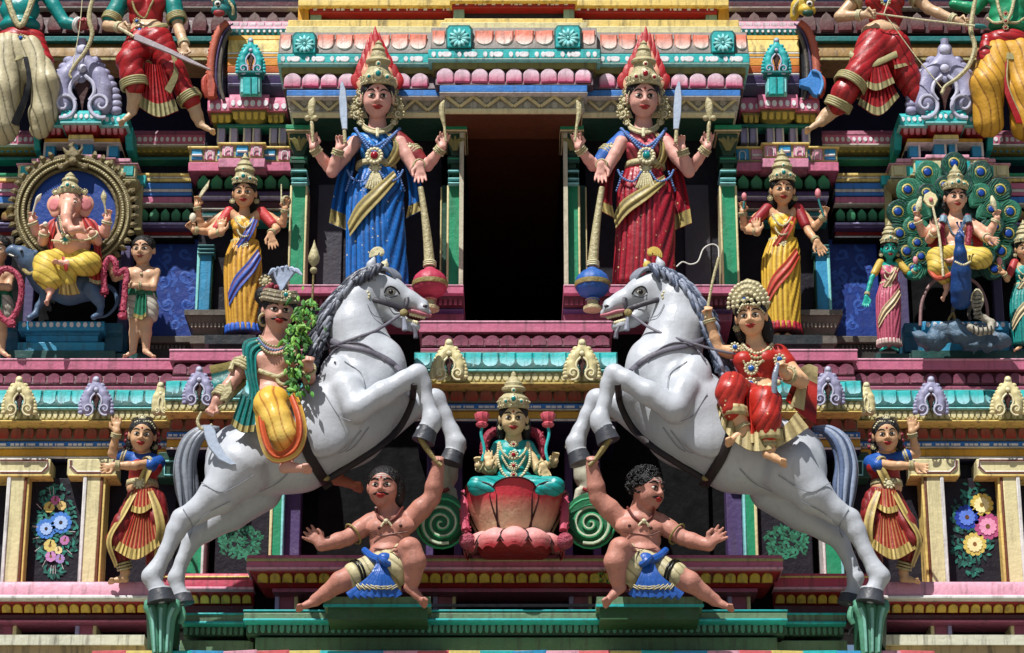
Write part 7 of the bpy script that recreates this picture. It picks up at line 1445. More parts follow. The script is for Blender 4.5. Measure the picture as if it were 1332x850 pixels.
# ---- peacock group
def peacock():
    f = Fig('peacock_statue', 'blue peacock with fanned green tail feathers facing the viewer', 'statue', 1241, 415, 12)
    GF = paint('#0f382f', dirt=.2, rough=.4, bump=.3); GF2 = paint('#2a6c54', dirt=.2, rough=.4, bump=.3); EYB = paint('#123a8a', dirt=0, rough=.3); EYG = paint('#b8a24c', dirt=.1)
    def feather(x, y, r_, ang, d):
        a = math.radians(ang); u = (math.sin(a), -math.cos(a)); v = (math.cos(a), math.sin(a)); P = []
        for t, w_ in ((-1.1, .12), (-.8, .5), (-.45, .86), (0, 1), (.45, .92), (.78, .62), (.95, .32), (1.02, 0), (.95, -.32), (.78, -.62), (.45, -.92), (0, -1), (-.45, -.86), (-.8, -.5), (-1.1, -.12)): P.append((x+u[0]*t*r_+v[0]*w_*r_*.88, y+u[1]*t*r_+v[1]*w_*r_*.88))
        b = f.plate('feather', P, d, 4, GF if random.random() < .6 else GF2, bev=.6)
        for k in range(-4, 5):
            w_ = k/4.5; f.tube('barb', [(x-u[0]*r_*.8, y-u[1]*r_*.8, d+2), (x+v[0]*w_*r_*.7, y+v[1]*w_*r_*.7, d+2.6), (x+v[0]*w_*r_*.82+u[0]*r_*(.75-abs(w_)*.35), y+v[1]*w_*r_*.82+u[1]*r_*(.75-abs(w_)*.35), d+2)], .55, GF2, seg=4, n=2, parent=b)
        ex, ey = x+u[0]*r_*.25, y+u[1]*r_*.25
        f.ball('eyespot', (ex, ey, d+2.2), r_*.40, EYG, parent=b, sc=(1, .14, 1.08)); f.ball('eyespot', (ex, ey, d+3), r_*.32, GF, parent=b, sc=(1, .14, 1.08)); f.ball('eyespot', (ex, ey, d+3.8), r_*.24, EYB, parent=b, sc=(1, .2, 1.05))
    C0 = (1241, 300)
    for i, (ang, rr) in enumerate(((0, 84), (-24, 80), (24, 80), (-48, 76), (48, 76), (-71, 72), (71, 72), (-93, 66), (93, 66), (-114, 62), (114, 62), (-134, 68), (134, 68))):
        a = math.radians(ang); feather(C0[0]+math.sin(a)*rr, C0[1]-math.cos(a)*rr*.98, 20, ang, -8+(i % 2)*3)
    for ang, rr in ((-36, 56), (36, 56), (-60, 52), (60, 52), (-84, 50), (84, 50), (-108, 46), (108, 46), (-128, 50), (128, 50), (-12, 56), (12, 56)):
        a = math.radians(ang); feather(C0[0]+math.sin(a)*rr, C0[1]-math.cos(a)*rr, 17, ang, -2)
    f.plate('tail_base', [(C0[0]+math.sin(t)*72, C0[1]-math.cos(t)*70) for t in np.linspace(-2.5, 2.5, 30)]+[(1241, 372)], -12, 4, GF)
    f.D += 48
    PB = paint('#173f78', dirt=.2, rough=.35, bump=.2); P = f.limb([(1250, 378, 14, 14), (1250, 354, 22, 12), (1249, 330, 34, 7.5), (1248, 312, 38, 5), (1249, 303, 40, 4.6)], 5)+f.limb([(1251, 304, 42, 3), (1255, 309, 50, 1)], 1)+f.ell(1250, 392, 8, 13, 11, 12, k=5)
    f.sdf('body', P, PB, vox=1.2); f.beads('neck_ring', [(1243, 341, 40), (1253, 345, 46), (1262, 341, 40)], 1.6, GOLDL)
    for dx in (-4, 0, 4): f.tube('crest', [(1250, 300, 38, .8), (1250+dx, 293, 36, .8), (1250+dx*1.3, 289, 36, 1.8)], 1, PB)
    for sg in (-1, 1): f.ball('eye', (1250+sg*3.4, 302, 43), 1.2, EYEW)
    f.D -= 48
    for sg in (-1, 1): f.tube('niche_rim', [(1241+sg*44, 424, 2), (1241+sg*42, 395, 2), (1241+sg*32, 372, 2), (1241+sg*16, 360, 2)], 2.2, paint('#8a6a6a', dirt=.3))
    for x in (1241, 1262): f.tube('leg', [(x, 398, 16, 3), (x-2, 408, 18, 2.2), (x, 416, 20, 2)], 1, GREY)
    f.tube('claw', [(1240, 408, 20, 2), (1235, 414, 26, 1.6), (1233, 420, 28, 1)], 1, GOLDK); f.tube('claw', [(1240, 408, 20, 2), (1242, 414, 26, 1.6), (1243, 420, 28, 1)], 1, GOLDK)
    g = Fig('god_statue', 'seated god in yellow trousers with garland and spear in front of the peacock tail', 'statue', 1243, 370, 42)
    SK = paint('#d6a488', dirt=.14, rough=.36); YE = paint('#c9ae4c', dirt=.18, fold='#5e4612'); x = 1243
    h = Head(g, x, 258, 10, 36, 4, 0, 18)
    P = h.prims()+g.limb([(x, 268, 2, 6.5), (x, 280, 0, 8), (x, 286, -2, 13)], 4)+g.ell(x, 294, 0, 22, 13, 12)+g.ell(x-8, 295, 8, 11, 8, 7)+g.ell(x+8, 295, 8, 11, 8, 7)+g.ell(x, 312, 2, 17, 15, 12, k=5)+g.ell(x, 324, 4, 18, 8, 13, k=4)
    arms = [((x-20, 290, 0), (x-42, 304, 6), (x-50, 286, 14), 95, 16, -1, .6), ((x-20, 294, 4), (x-34, 312, 10), (x-28, 302, 26), 88, 19, -1, .1), ((x+20, 290, 0), (x+44, 304, 6), (x+54, 284, 14), 85, 16, 1, .6), ((x+20, 294, 4), (x+36, 308, 12), (x+42, 310, 26), -20, 17, -1, .1)]
    for sh, el, wr, a, L, sd, cu in arms: P += armp(g, sh, el, wr, (7.5, 6.5, 5))+hand(g, wr, a, L, sd, cu)
    P += g.limb([(x-4, 328, 6, 9), (x-24, 338, 24, 8), (1232, 366, 20, 6)], 3)+g.limb([(x+4, 328, 6, 9), (x+32, 337, 22, 8), (1242, 338, 28, 5)], 3)+foot(g, (1240, 338, 28), 175, 16)+g.limb([(1232, 366, 20, 6), (1232, 374, 22, 5)], 3)+foot(g, (1232, 376, 22), 240, 16)
    g.sdf('body', P, SK, vox=1.05, keep=True); h.face(male=True, lips=paint('#9c3a34', dirt=0)); h.hair(extra=((0, -.25, -.25, .46, .4, .14),)); h.crown([(.42, -.02), (.46, .12), (.42, .24), (.30, .32), (.28, .42), (.30, .50), (.22, .58), (.22, .66), (.12, .76), (.08, .86), (.01, .96)])
    g.sdf('trousers', g.limb([(x-6, 332, 6, 14), (x-24, 336, 22, 13), (x-24, 350, 28, 11), (x-14, 362, 24, 9)], 5)+g.limb([(x+6, 332, 6, 14), (x+34, 336, 20, 13), (x+26, 340, 26, 10), (x+6, 338, 24, 7)], 5), YE, vox=1.3, disp=folds(.9, 1.3, 24, .005))
    RW = paint('#8a2438', dirt=.2); LB = paint('#6a8a9c', dirt=.2)
    for sg in (-1, 1): garland(g, 'shoulder_garland', [(x+sg*15, 280, 10), (x+sg*18, 298, 14), (x+sg*16, 320, 16)], 4.6, RW if sg else LB, WHITE); g.tube('garland_band', [(x+sg*15, 282, 14, 5), (x+sg*17, 290, 15, 5)], 1, LB)
    g.tube('waist_sash', [(x-18, 326, 10, 4), (x-8, 330, 18, 4.4), (x+8, 330, 18, 4.4), (x+20, 326, 10, 4)], 1, LB); g.tube('hem_band', [(x-34, 352, 30, 2.6), (x-24, 362, 36, 3.2), (x-8, 358, 32, 3.2), (x+2, 348, 28, 2.6)], 1, paint('#b8503a', dirt=.2))
    g.patch('shawl', [(x-22, 288, -2), (x-34, 300, -2), (x-36, 320, 0)], [(x-18, 300, 2), (x-22, 312, 4), (x-24, 326, 4)], paint('#a02c28', dirt=.2)); g.patch('shawl', [(x+22, 288, -2), (x+34, 300, -2), (x+36, 320, 0)], [(x+18, 300, 2), (x+22, 312, 4), (x+24, 326, 4)], paint('#a02c28', dirt=.2))
    g.beads('necklace', g.snap([(x-12, 282), (x-6, 300), (x, 306), (x+6, 300), (x+12, 282)], 1), 1.3, LB, n=1)
    for sh, el, wr, a, L, sd, cu in arms: ring(g, 'bangle', el, wr, .8, 5.6, 1, GOLDL, 2, 2)
    g.tube('gold_axe', [(x-50, 276, 20, 1.2), (x-48, 268, 20, 4), (x-45, 256, 20, 2)], 1, GOLDL, flat=.6); g.tube('thunderbolt', [(x+52, 274, 20, 1.4), (x+49, 264, 20, 4), (x+47, 255, 20, 1.4)], 1, GOLDL)
    s_ = Fig('spear', 'gold spear with white leaf blade leaning on the seated god', 'spear', 1228, 360, 80); s_.tube('shaft', [(1227, 360, 0, 1.8), (1222, 310, 0, 1.7), (1213, 268, 0, 1.6)], 1, GOLDL); s_.plate('blade', [(1210, 249), (1217, 253), (1220, 260), (1216, 268), (1212, 270), (1206, 268), (1201, 261), (1203, 253)], 0, 3, paint('#d8cc9a', dirt=.1)); s_.ball('blade_boss', (1211, 260, 3), 3, paint('#b86a6a'), sc=(1, .5, 1))
    # rocks and cobra
    r_ = Fig('rock', 'grey blue painted rock in front of the peacock', 'rock', 1255, 456, 42); RK = paint('#5a7286', '#3c5062', dirt=.4, bump=.5); rr = random.Random(2); P = []
    for x0, y0, a in ((1200, 442, 11), (1225, 434, 15), (1250, 436, 16), (1275, 436, 15), (1300, 444, 11), (1238, 428, 11), (1215, 446, 12), (1262, 446, 12), (1286, 448, 12)): P += r_.ell(x0, y0, rr.uniform(-4, 6), a*1.3, a*.9, 12, roll=rr.uniform(-.5, .5), k=1)
    V, Fc = sdf_mesh(P, 3.4*S); V += .02*np.sin(V[:, [2, 0, 1]]*23)+.012*np.sin(V[:, [1, 2, 0]]*41); mesh_obj('stone', V, Fc, RK, r_.root, False)
    c = Fig('cobra_statue', 'coiled cobra with raised striped hood on the rock', 'statue', 1275, 430, 66); CB = paint('#9a9484', dirt=.3, bump=.4); CK = paint('#26261f', dirt=.1)
    P = c.limb([(1262, 426, 8, 4.6), (1274, 432, 10, 5), (1288, 430, 8, 5), (1290, 420, 2, 4.6), (1280, 414, 0, 4.4), (1272, 410, 2, 4.6), (1270, 398, 4, 5), (1271, 386, 6, 5)], 2)+c.ell(1271, 390, 5, 9, 13, 3.5, k=3)+c.ell(1271, 380, 9, 5, 5, 4, k=2)
    c.sdf('body', P, CB, vox=1.1, keep=True)
    for y_ in range(384, 416, 5): c.tube('hood_stripe', c.snap([(1266, y_), (1271, y_+1), (1276, y_)], .4), 1, CK, n=1)
    c.tube('hood_rim', c.snap([(1263, 392), (1265, 382), (1271, 377), (1277, 382), (1279, 392)], .4), 1, GOLDL, n=1)
    for x_ in (1266, 1272, 1278, 1284, 1289): c.tube('body_stripe', c.snap([(x_, 424), (x_+1, 430), (x_, 436)], .4), 1, CK, n=1)
peacock()
# ---- top row figures
def topfigs():
    RD = paint('#9c1c20', dirt=.2, fold='#3a0508', rough=.36); GS = paint('#9c9468', dirt=.25, fold='#3a3418'); TE = paint('#0e7a74', dirt=.2, fold='#04302e', rough=.36); SK = paint('#c0a07e', dirt=.2, rough=.37)
    # woman with drawn sword
    f = Fig('warrior_woman_statue', 'woman in red trousers and turquoise sleeves drawing a sword, cut by the top edge', 'statue', 208, 168, -10)
    tor = f.ell(190, -12, 2, 30, 16, 14)+f.ell(178, 4, 12, 12, 12, 11)+f.ell(204, 4, 12, 12, 12, 11)+f.ell(190, 22, 2, 22, 22, 15, k=6)+f.ell(192, 40, 3, 26, 12, 17, k=5)
    h = Head(f, 190, -70, 8, 50); P = h.prims()+f.limb([(190, -60, 4, 9), (190, -30, 0, 14)], 5)+tor
    P += armp(f, (164, -12, 2), (140, 34, 10), (158, 36, 26), (11, 9, 6.5))+hand(f, (156, 36, 28), -5, 22, 1, .9)+armp(f, (222, -12, 2), (232, 36, 10), (240, 60, 24), (11, 9, 6.5))+hand(f, (241, 60, 26), -100, 22, 1, .9)
    P += f.limb([(186, 42, 4, 16), (170, 82, 28, 12), (172, 108, 24, 11)], 4)+f.limb([(200, 42, 4, 16), (226, 96, 8, 12), (250, 134, 0, 10)], 4)+f.limb([(172, 108, 24, 12), (176, 128, 20, 10), (172, 142, 16, 8)], 4)+foot(f, (172, 146, 18), 215, 24)+f.limb([(250, 134, 0, 10), (256, 150, -2, 8), (260, 160, -4, 7)], 4)+foot(f, (262, 162, -2), -20, 22)
    f.sdf('body', P, SK, vox=1.4); h.face(); h.hair(); f.sdf('blouse', tor[:4], RD, vox=1.5, infl=1.4); f.sdf('sleeve', f.limb([(164, -12, 2, 13), (150, 16, 6, 12), (145, 24, 8, 12)], 3), TE, vox=1.4); f.sdf('sleeve', f.limb([(222, -12, 2, 13), (226, 10, 6, 12), (229, 22, 8, 12)], 3), TE, vox=1.4)
    ring(f, 'sleeve_band', (150, 16, 6), (145, 26, 8), .9, 12.6, 1.6, GS, 4, 2.6); ring(f, 'sleeve_band', (226, 10, 6), (230, 26, 8), .9, 12.6, 1.6, GS, 4, 2.6)
    ds = folds(.9, -.8, 19, .010)
    f.sdf('trousers', f.limb([(184, 54, 8, 21), (168, 80, 30, 16.5), (172, 100, 30, 15), (176, 112, 28, 13)], 6)+f.limb([(204, 54, 6, 22), (226, 96, 8, 17), (244, 125, 4, 12.5), (250, 134, 2, 11)], 6), RD, vox=1.6, disp=ds)
    ring(f, 'trouser_hem', (172, 98, 30), (175, 112, 28), .8, 17.5, 2, GS, 4, 3); ring(f, 'trouser_hem', (240, 118, 4), (250, 134, 2), .6, 15.5, 2, GS, 4, 3)
    f.patch('pleat_fan', [(188, 80, 26), (200, 84, 30), (212, 84, 26)], [(176, 136, 20), (205, 152, 30), (232, 144, 16)], RD, na=28, nb=12, thick=2.5, folds=9, amp=1.8, dir='a', edge=(GS, 3, 'B'))
    f.patch('side_sash', [(222, 70, 26), (226, 92, 28), (214, 116, 30)], [(230, 76, 22), (232, 98, 24), (222, 122, 26)], GS, thick=2); f.tube('necklace', [(170, -8, 18), (176, 14, 26), (188, 24, 26), (196, 8, 26), (204, -8, 18)], 1.6, GOLDK); rosette(f, 'pendant', 178, 28, 28, 5, GOLD, GEMB)
    rosette(f, 'belt_jewel', 182, 41, 24, 8, GOLD, GEMB); f.tube('belt', [(168, 38, 14, 4), (182, 42, 20, 4.5), (206, 36, 18, 5), (216, 34, 10, 4)], 1, GS)
    for el, wr in (((140, 34, 10), (158, 36, 26)), ((232, 36, 10), (240, 60, 24))): ring(f, 'bangle', el, wr, .84, 7, 1.2, GOLDL, 3, 2.4)
    s_ = Fig('long_sword', 'long straight sword with gold hilt held across by the top left woman', 'sword', 210, 64, 24); s_.tube('hilt', [(154, 36, 0, 2), (164, 42, 2, 2.4), (174, 48, 2, 2.2)], 1, GOLDL); s_.plate('blade', [(175, 45), (178, 44), (222, 64), (246, 76), (272, 89), (274, 92), (246, 82), (220, 70), (174, 52)], 2, 3, paint('#a89ea2', dirt=.15, rough=.3))
    # teal archer, far left
    f = Fig('archer_statue', 'turquoise skinned archer in red and cream drapery, far top left corner', 'statue', 30, 172, -10)
    tor = f.ell(26, -10, 2, 34, 20, 16)+f.ell(26, 14, 4, 27, 22, 17, k=8)+f.ell(26, 34, 4, 28, 12, 18, k=5); TS = paint('#0e7f7c', dirt=.15, rough=.34)
    h = Head(f, 26, -70, 8, 50); P = h.prims()+f.limb([(26, -60, 4, 9), (26, -30, 0, 14)], 5)+tor+armp(f, (60, -8, 2), (84, 30, 6), (104, 33, 14), (12, 10, 7.5))+armp(f, (-8, -8, 2), (-34, 20, 6), (-40, 50, 14), (12, 10, 7.5))
    f.sdf('body', P, TS, vox=1.5); h.face(male=True); h.hair(); f.sdf('hand', f.limb([(104, 33, 14, 8), (112, 32, 16, 7)], 3)+hand(f, (108, 36, 18), 80, 20, 1, .9), paint('#8c3a3a', dirt=.15), vox=1.1); ring(f, 'cuff', (84, 30, 6), (104, 33, 14), .9, 9, 2.2, WHITE, 2, 3.4)
    CD = paint('#b8ae8c', dirt=.25, fold='#2a2414'); f.sdf('legs_drape', f.limb([(14, 70, 6, 30), (2, 120, 14, 26), (0, 165, 8, 26)], 10)+f.limb([(38, 70, 6, 26), (60, 108, 18, 18), (56, 150, 8, 18), (52, 168, 4, 14)], 8), CD, vox=1.7, disp=folds(1.5, .4, 17, .014))
    f.sdf('red_wrap', f.ell(26, 52, 6, 32, 17, 21)+f.limb([(48, 50, 10, 10), (58, 80, 14, 11), (52, 104, 18, 8)], 6), RD, vox=1.6, disp=folds(.5, 1.4, 19, .010))
    f.patch('wrap_border', [(-6, 64, 26), (20, 70, 32), (46, 54, 28)], [(-6, 74, 26), (20, 79, 33), (50, 62, 26)], GS, thick=2); f.patch('drape_edge', [(30, 74, 32), (34, 110, 32), (14, 160, 26)], [(37, 74, 32), (40, 112, 32), (24, 164, 24)], INK, thick=2); f.patch('wrap_band', [(42, 84, 30), (52, 86, 30), (64, 84, 26)], [(42, 92, 30), (52, 94, 30), (64, 92, 26)], WHITE, thick=1.5)
    for dx in (0, 6): f.tube('chest_chain', [(8-dx, -20, 18, 3), (14, 12, 24, 4), (26, 34, 26, 4), (38, 12, 24, 4), (44+dx, -20, 18, 3)], 1, GOLD); 
    rosette(f, 'pendant', 27, 50, 30, 6, GOLD, GEMB)
    b = Fig('bow', 'curved wooden bow held by the turquoise archer', 'bow', 100, 100, 14); b.tube('limb', [(125, -12, 0, 2.6), (118, 8, 0, 3), (116, 26, 0, 3.4), (120, 45, 0, 3.2), (112, 66, 0, 3), (98, 84, 0, 2.6), (91, 96, 0, 2), (93, 102, 0, 1.6)], 1, GOLD); b.tube('string', [(108, -12, 0), (103, 40, 0), (92, 98, 0)], .6, GOLDL)
    # woman archer, top right
    f = Fig('archer_woman_statue', 'woman in red drawing a bow, upper body cut by the top edge, top right', 'statue', 1130, 168, -10)
    tor = f.ell(1150, -14, 2, 28, 16, 14)+f.ell(1138, 2, 12, 12, 12, 11)+f.ell(1164, 2, 12, 12, 12, 11)+f.ell(1152, 22, 2, 22, 20, 15, k=6)+f.ell(1146, 42, 4, 27, 14, 18, k=5)
    h = Head(f, 1150, -70, 8, 50); P = h.prims()+f.limb([(1150, -60, 4, 9), (1150, -30, 0, 14)], 5)+tor
    P += armp(f, (1122, -10, 2), (1092, 22, 8), (1122, 20, 26), (11, 9, 6.5))+hand(f, (1124, 20, 28), 5, 24, 1, .8)+armp(f, (1180, -14, 2), (1208, 12, 10), (1244, 27, 24), (11, 9, 6.5))+hand(f, (1246, 28, 26), -5, 22, 1, .9)
    P += f.limb([(1142, 44, 4, 16), (1116, 98, 22, 13), (1088, 140, 12, 10)], 4)+f.limb([(1088, 140, 10, 11), (1076, 150, 8, 9), (1068, 158, 8, 8)], 4)+foot(f, (1066, 158, 12), 205, 24)
    f.sdf('body', P, SK, vox=1.4); h.face(); h.hair(); f.sdf('blouse', tor[:4], RD, vox=1.5, infl=1.4, disp=folds(1, 1, 20, .007))
    ring(f, 'armlet', (1122, -10, 2), (1092, 22, 8), .4, 12, 1.8, GOLD, 3, 3); ring(f, 'armlet', (1180, -14, 2), (1208, 12, 10), .5, 12, 1.8, GOLD, 3, 3)
    f.sdf('trousers', f.limb([(1138, 60, 8, 25), (1116, 98, 24, 18), (1098, 122, 24, 16.5), (1090, 138, 18, 13)], 6)+f.limb([(1162, 62, 6, 24), (1180, 100, 2, 17), (1194, 130, -4, 14)], 6), RD, vox=1.7, disp=ds)
    for a_, b_, R_, t in (((1114, 100, 24), (1100, 120, 24), 22.5, .5), ((1098, 122, 24), (1090, 138, 18), 17.5, .9)): ring(f, 'trouser_hem', a_, b_, t, R_, 2, GS, 4, 3)
    f.patch('hip_border', [(1106, 66, 26), (1130, 80, 34), (1166, 66, 26)], [(1104, 73, 26), (1130, 88, 35), (1168, 74, 26)], GS, thick=2, bulge=1)
    f.patch('pleat_fan', [(1126, 84, 32), (1140, 88, 34), (1154, 84, 30)], [(1122, 110, 34), (1140, 118, 38), (1164, 108, 32)], RD, na=24, nb=10, thick=2.5, folds=7, amp=1.6, dir='a', edge=(GS, 3, 'B')); f.patch('pleat_fan', [(1128, 104, 30), (1142, 108, 32), (1158, 104, 28)], [(1116, 136, 26), (1144, 150, 34), (1170, 126, 24)], RD, na=30, nb=12, thick=2.5, folds=9, amp=1.8, dir='a', edge=(GS, 3, 'B'))
    f.patch('side_frill', [(1160, 70, 26), (1176, 72, 20)], [(1164, 90, 28), (1186, 84, 20)], RD, na=12, nb=8, thick=2.5, folds=3, amp=1.6, dir='a', edge=(GS, 2, 'B'))
    for el, wr in (((1092, 22, 8), (1122, 20, 26)), ((1208, 12, 10), (1244, 27, 24))): ring(f, 'bangle', el, wr, .86, 7, 1.2, GOLDL, 3, 2.4)
    rosette(f, 'pendant', 1152, 2, 26, 7, GOLD, GEMB)
    b = Fig('bow', 'curved wooden bow with arrow held by the top right woman', 'bow', 1250, 100, 22); b.tube('limb', [(1272, -14, 0, 2.6), (1266, 14, 0, 3), (1263, 40, 0, 3.4), (1268, 62, 0, 3.2), (1260, 86, 0, 3), (1245, 102, 0, 2.8), (1230, 112, 0, 2.2), (1225, 122, 0, 2.6)], 1, GOLD); b.tube('string', [(1152, 20, 6), (1190, 72, 2), (1226, 116, 0)], .8, GOLDL); b.tube('string', [(1160, -12, 4), (1150, 18, 6)], .8, GOLDL)
    b.tube('arrow', [(1140, 18, 8, 1.2), (1200, 26, 8, 1.3), (1270, 34, 8, 1.4)], 1, GOLDL); b.tube('arrowhead', [(1268, 34, 8, 3.4), (1278, 35, 8, 3.8), (1284, 36, 8, 1)], 1, TEAL)
    # green-skinned man, top right corner
    f = Fig('green_god_statue', 'green skinned bare-chested man in red and yellow drapery, top right corner', 'statue', 1310, 168, -10); GK = paint('#1f8a5e', dirt=.15, rough=.34)
    h = Head(f, 1312, -70, 8, 50); P = h.prims()+f.limb([(1312, -60, 4, 9), (1312, -30, 0, 14)], 5)+f.ell(1312, -10, 2, 34, 20, 16)+f.ell(1300, 0, 10, 15, 13, 10)+f.ell(1326, 0, 10, 15, 13, 10)+f.ell(1310, 20, 4, 25, 20, 16, k=7)+f.ell(1310, 34, 4, 26, 10, 17, k=5)+armp(f, (1284, -8, 2), (1268, 12, 0), (1240, 6, -4), (12, 10, 7.5))+armp(f, (1342, -8, 2), (1366, 20, 6), (1372, 50, 14), (12, 10, 7.5))
    f.sdf('body', P, GK, vox=1.5); h.face(male=True); h.hair()
    YD = paint('#c4922e', dirt=.2, fold='#5a2a08'); f.sdf('legs_drape', f.limb([(1298, 76, 6, 26), (1284, 110, 20, 22), (1286, 160, 10, 20)], 9)+f.limb([(1326, 74, 6, 26), (1334, 120, 14, 24), (1336, 164, 8, 22)], 9), YD, vox=1.7, disp=folds(1.5, .4, 17, .014))
    f.sdf('red_wrap', f.ell(1310, 54, 6, 30, 17, 20)+f.limb([(1284, 52, 12, 9), (1282, 74, 18, 11), (1292, 98, 24, 7)], 6), RD, vox=1.6, disp=folds(.5, 1.4, 19, .010))
    f.patch('wrap_border', [(1282, 58, 26), (1306, 68, 32), (1340, 70, 24)], [(1280, 66, 26), (1306, 76, 33), (1340, 78, 24)], GS, thick=2); f.patch('front_band', [(1304, 74, 32), (1304, 110, 32), (1322, 160, 28)], [(1312, 74, 32), (1312, 110, 33), (1334, 160, 26)], RD, thick=2, edge=(GS, 3, 'B'))
    for sg in (-1, 1): f.tube('chest_chain', [(1308+sg*14, -16, 20, 2), (1308+sg*8, 14, 26, 2.4), (1308, 32, 24, 2)], 1, GOLD); f.tube('chest_chain', [(1308, 28, 24, 2.4), (1308+sg*14, 30, 20, 2), (1308+sg*24, 24, 10, 2)], 1, GOLD)
    for y_ in (18, 28, 36): rosette(f, 'pendant', 1308, y_, 26, 4, GOLD, GEMR)
topfigs()
def topbeast(m):
    x0 = 292; f = Fig('beast_head', ('green and yellow beast head peering over the right barrel roof' if m else 'turquoise and red beast head peering over the left barrel roof'), 'figure', x0, 30, 6, None, m, 668)
    c1, c2 = (TEAL, RED) if not m else (paint('#c9a83c', dirt=.2), DGREEN)
    P = f.ell(290, 4, 0, 14, 14, 12)+f.ell(286, 14, 6, 12, 8, 9)+f.limb([(300, 8, 0, 8), (303, 22, -4, 6)], 4); f.sdf('head', P, c1, vox=1.4); f.ball('mouth', (285, 17, 10), 8, c2, sc=(1, .6, .7)); f.ball('eye', (283, 5, 13), 4.6, EYEW, sc=(1, .6, 1)); f.ball('iris', (283, 5, 16), 2.4, INK, sc=(1, .6, 1))
    f.tube('brow', [(276, 2, 12), (283, -3, 14), (290, 0, 12)], 1.6, GOLD); f.tube('neck_band', [(296, 0, 8), (303, 10, 8), (303, 20, 4)], 2, GOLD)
topbeast(False); topbeast(True)
f = Fig('blue_fan', 'blue scalloped fan ornament at the right barrel roof', 'ornament', 1062, 120, -4); f.plate('fan', [(1055, 92), (1061, 90), (1066, 95), (1069, 103), (1070, 112), (1068, 120), (1063, 127), (1057, 125), (1052, 117), (1040, 113), (1040, 104), (1050, 101)], 0, 8, paint('#3a7ec4', dirt=.2)); f.tube('rim', [(1056, 92, 6), (1066, 96, 6), (1070, 110, 6), (1066, 123, 6)], 2, paint('#5a96d0', dirt=.2))
f = Fig('red_fan', 'small dull red scalloped fan ornament at the left barrel roof', 'ornament', 276, 120, -4); f.plate('fan', [(270, 128), (268, 112), (271, 98), (278, 98), (282, 112), (280, 128)], 0, 8, paint('#a84a38', dirt=.5))
# ---- horseshoe gable ornaments
def kudu(label, x, y, w_, h_, D, mat, m=False, group='scroll ornaments along the turquoise cornices', line='#57503a', squeeze=1.0):
    f = Fig('scroll_ornament', label, 'ornament', x, y+h_/2, D, group, m, 668); a, b = w_/2*squeeze, h_/2
    P = []
    for sg in (-1, 1):
        P += f.limb([(x+sg*a*.10, y-b*.52, 0, w_*.12), (x+sg*a*.46, y-b*.12, 1, w_*.145), (x+sg*a*.60, y+b*.24, 1, w_*.145), (x+sg*a*.54, y+b*.64, 0, w_*.18)], k=2)
    P += f.limb([(x, y-b*.85, 0, w_*.11), (x, y-b*.45, 1, w_*.12)], 2)
    P += f.limb([(x, y-b*.3, -2, w_*.08), (x, y+b*.0, -2, w_*.16)], 2)
    f.sdf('body', P, mat, vox=max(1.0, w_*.028)); f.plate('dark_hole', [(x, y-b*.22), (x+a*.22*squeeze, y+b*.02), (x+a*.20*squeeze, y+b*.2), (x+a*.07*squeeze, y+b*.5), (x, y+b*.85), (x-a*.07*squeeze, y+b*.5), (x-a*.20*squeeze, y+b*.2), (x-a*.22*squeeze, y+b*.02)], w_*.09, 3, paint('#3a1a14', dirt=0))
    lt = paint('#d6cda6', dirt=.2) if mat is ORNC else paint('#b4b4c8', dirt=.2)
    for sg in (-1, 1):
        scroll(f, 'scroll', x+sg*a*.52, y+b*.62, w_*.16, w_*.20*squeeze, 1.4, 1.2 if sg > 0 else 1.9, lt, w_*.032, sg=sg); 
        for i in range(9):
            t = i/8; px_, py_ = x+sg*(a*(.22+.62*math.sin(t*1.7+.05))), y-b*.55+b*1.35*t; f.ball('scallop', (px_+sg*a*.12, py_, 0), w_*.075, mat, sc=(1.2*squeeze, .8, 1))
        f.tube('inner_line', [(x+sg*a*.08, y-b*.15, w_*.16), (x+sg*a*.3, y+b*.05, w_*.17), (x+sg*a*.34, y+b*.3, w_*.17), (x+sg*a*.2, y+b*.52, w_*.15)], w_*.03, lt)
    f.ball('top_knob', (x, y-b*.85, w_*.10), w_*.085, lt, sc=(1, .6, 1)); f.ball('centre_knob', (x, y-b*.35, w_*.14), w_*.07, lt, sc=(1, .6, 1))
    return f
kudu('cream scroll ornament on the turquoise cornice, left one below the doorway', 584, 469, 44, 54, 196, ORNC); kudu('cream scroll ornament on the turquoise cornice, right one below the doorway', 757, 469, 44, 54, 196, ORNC)
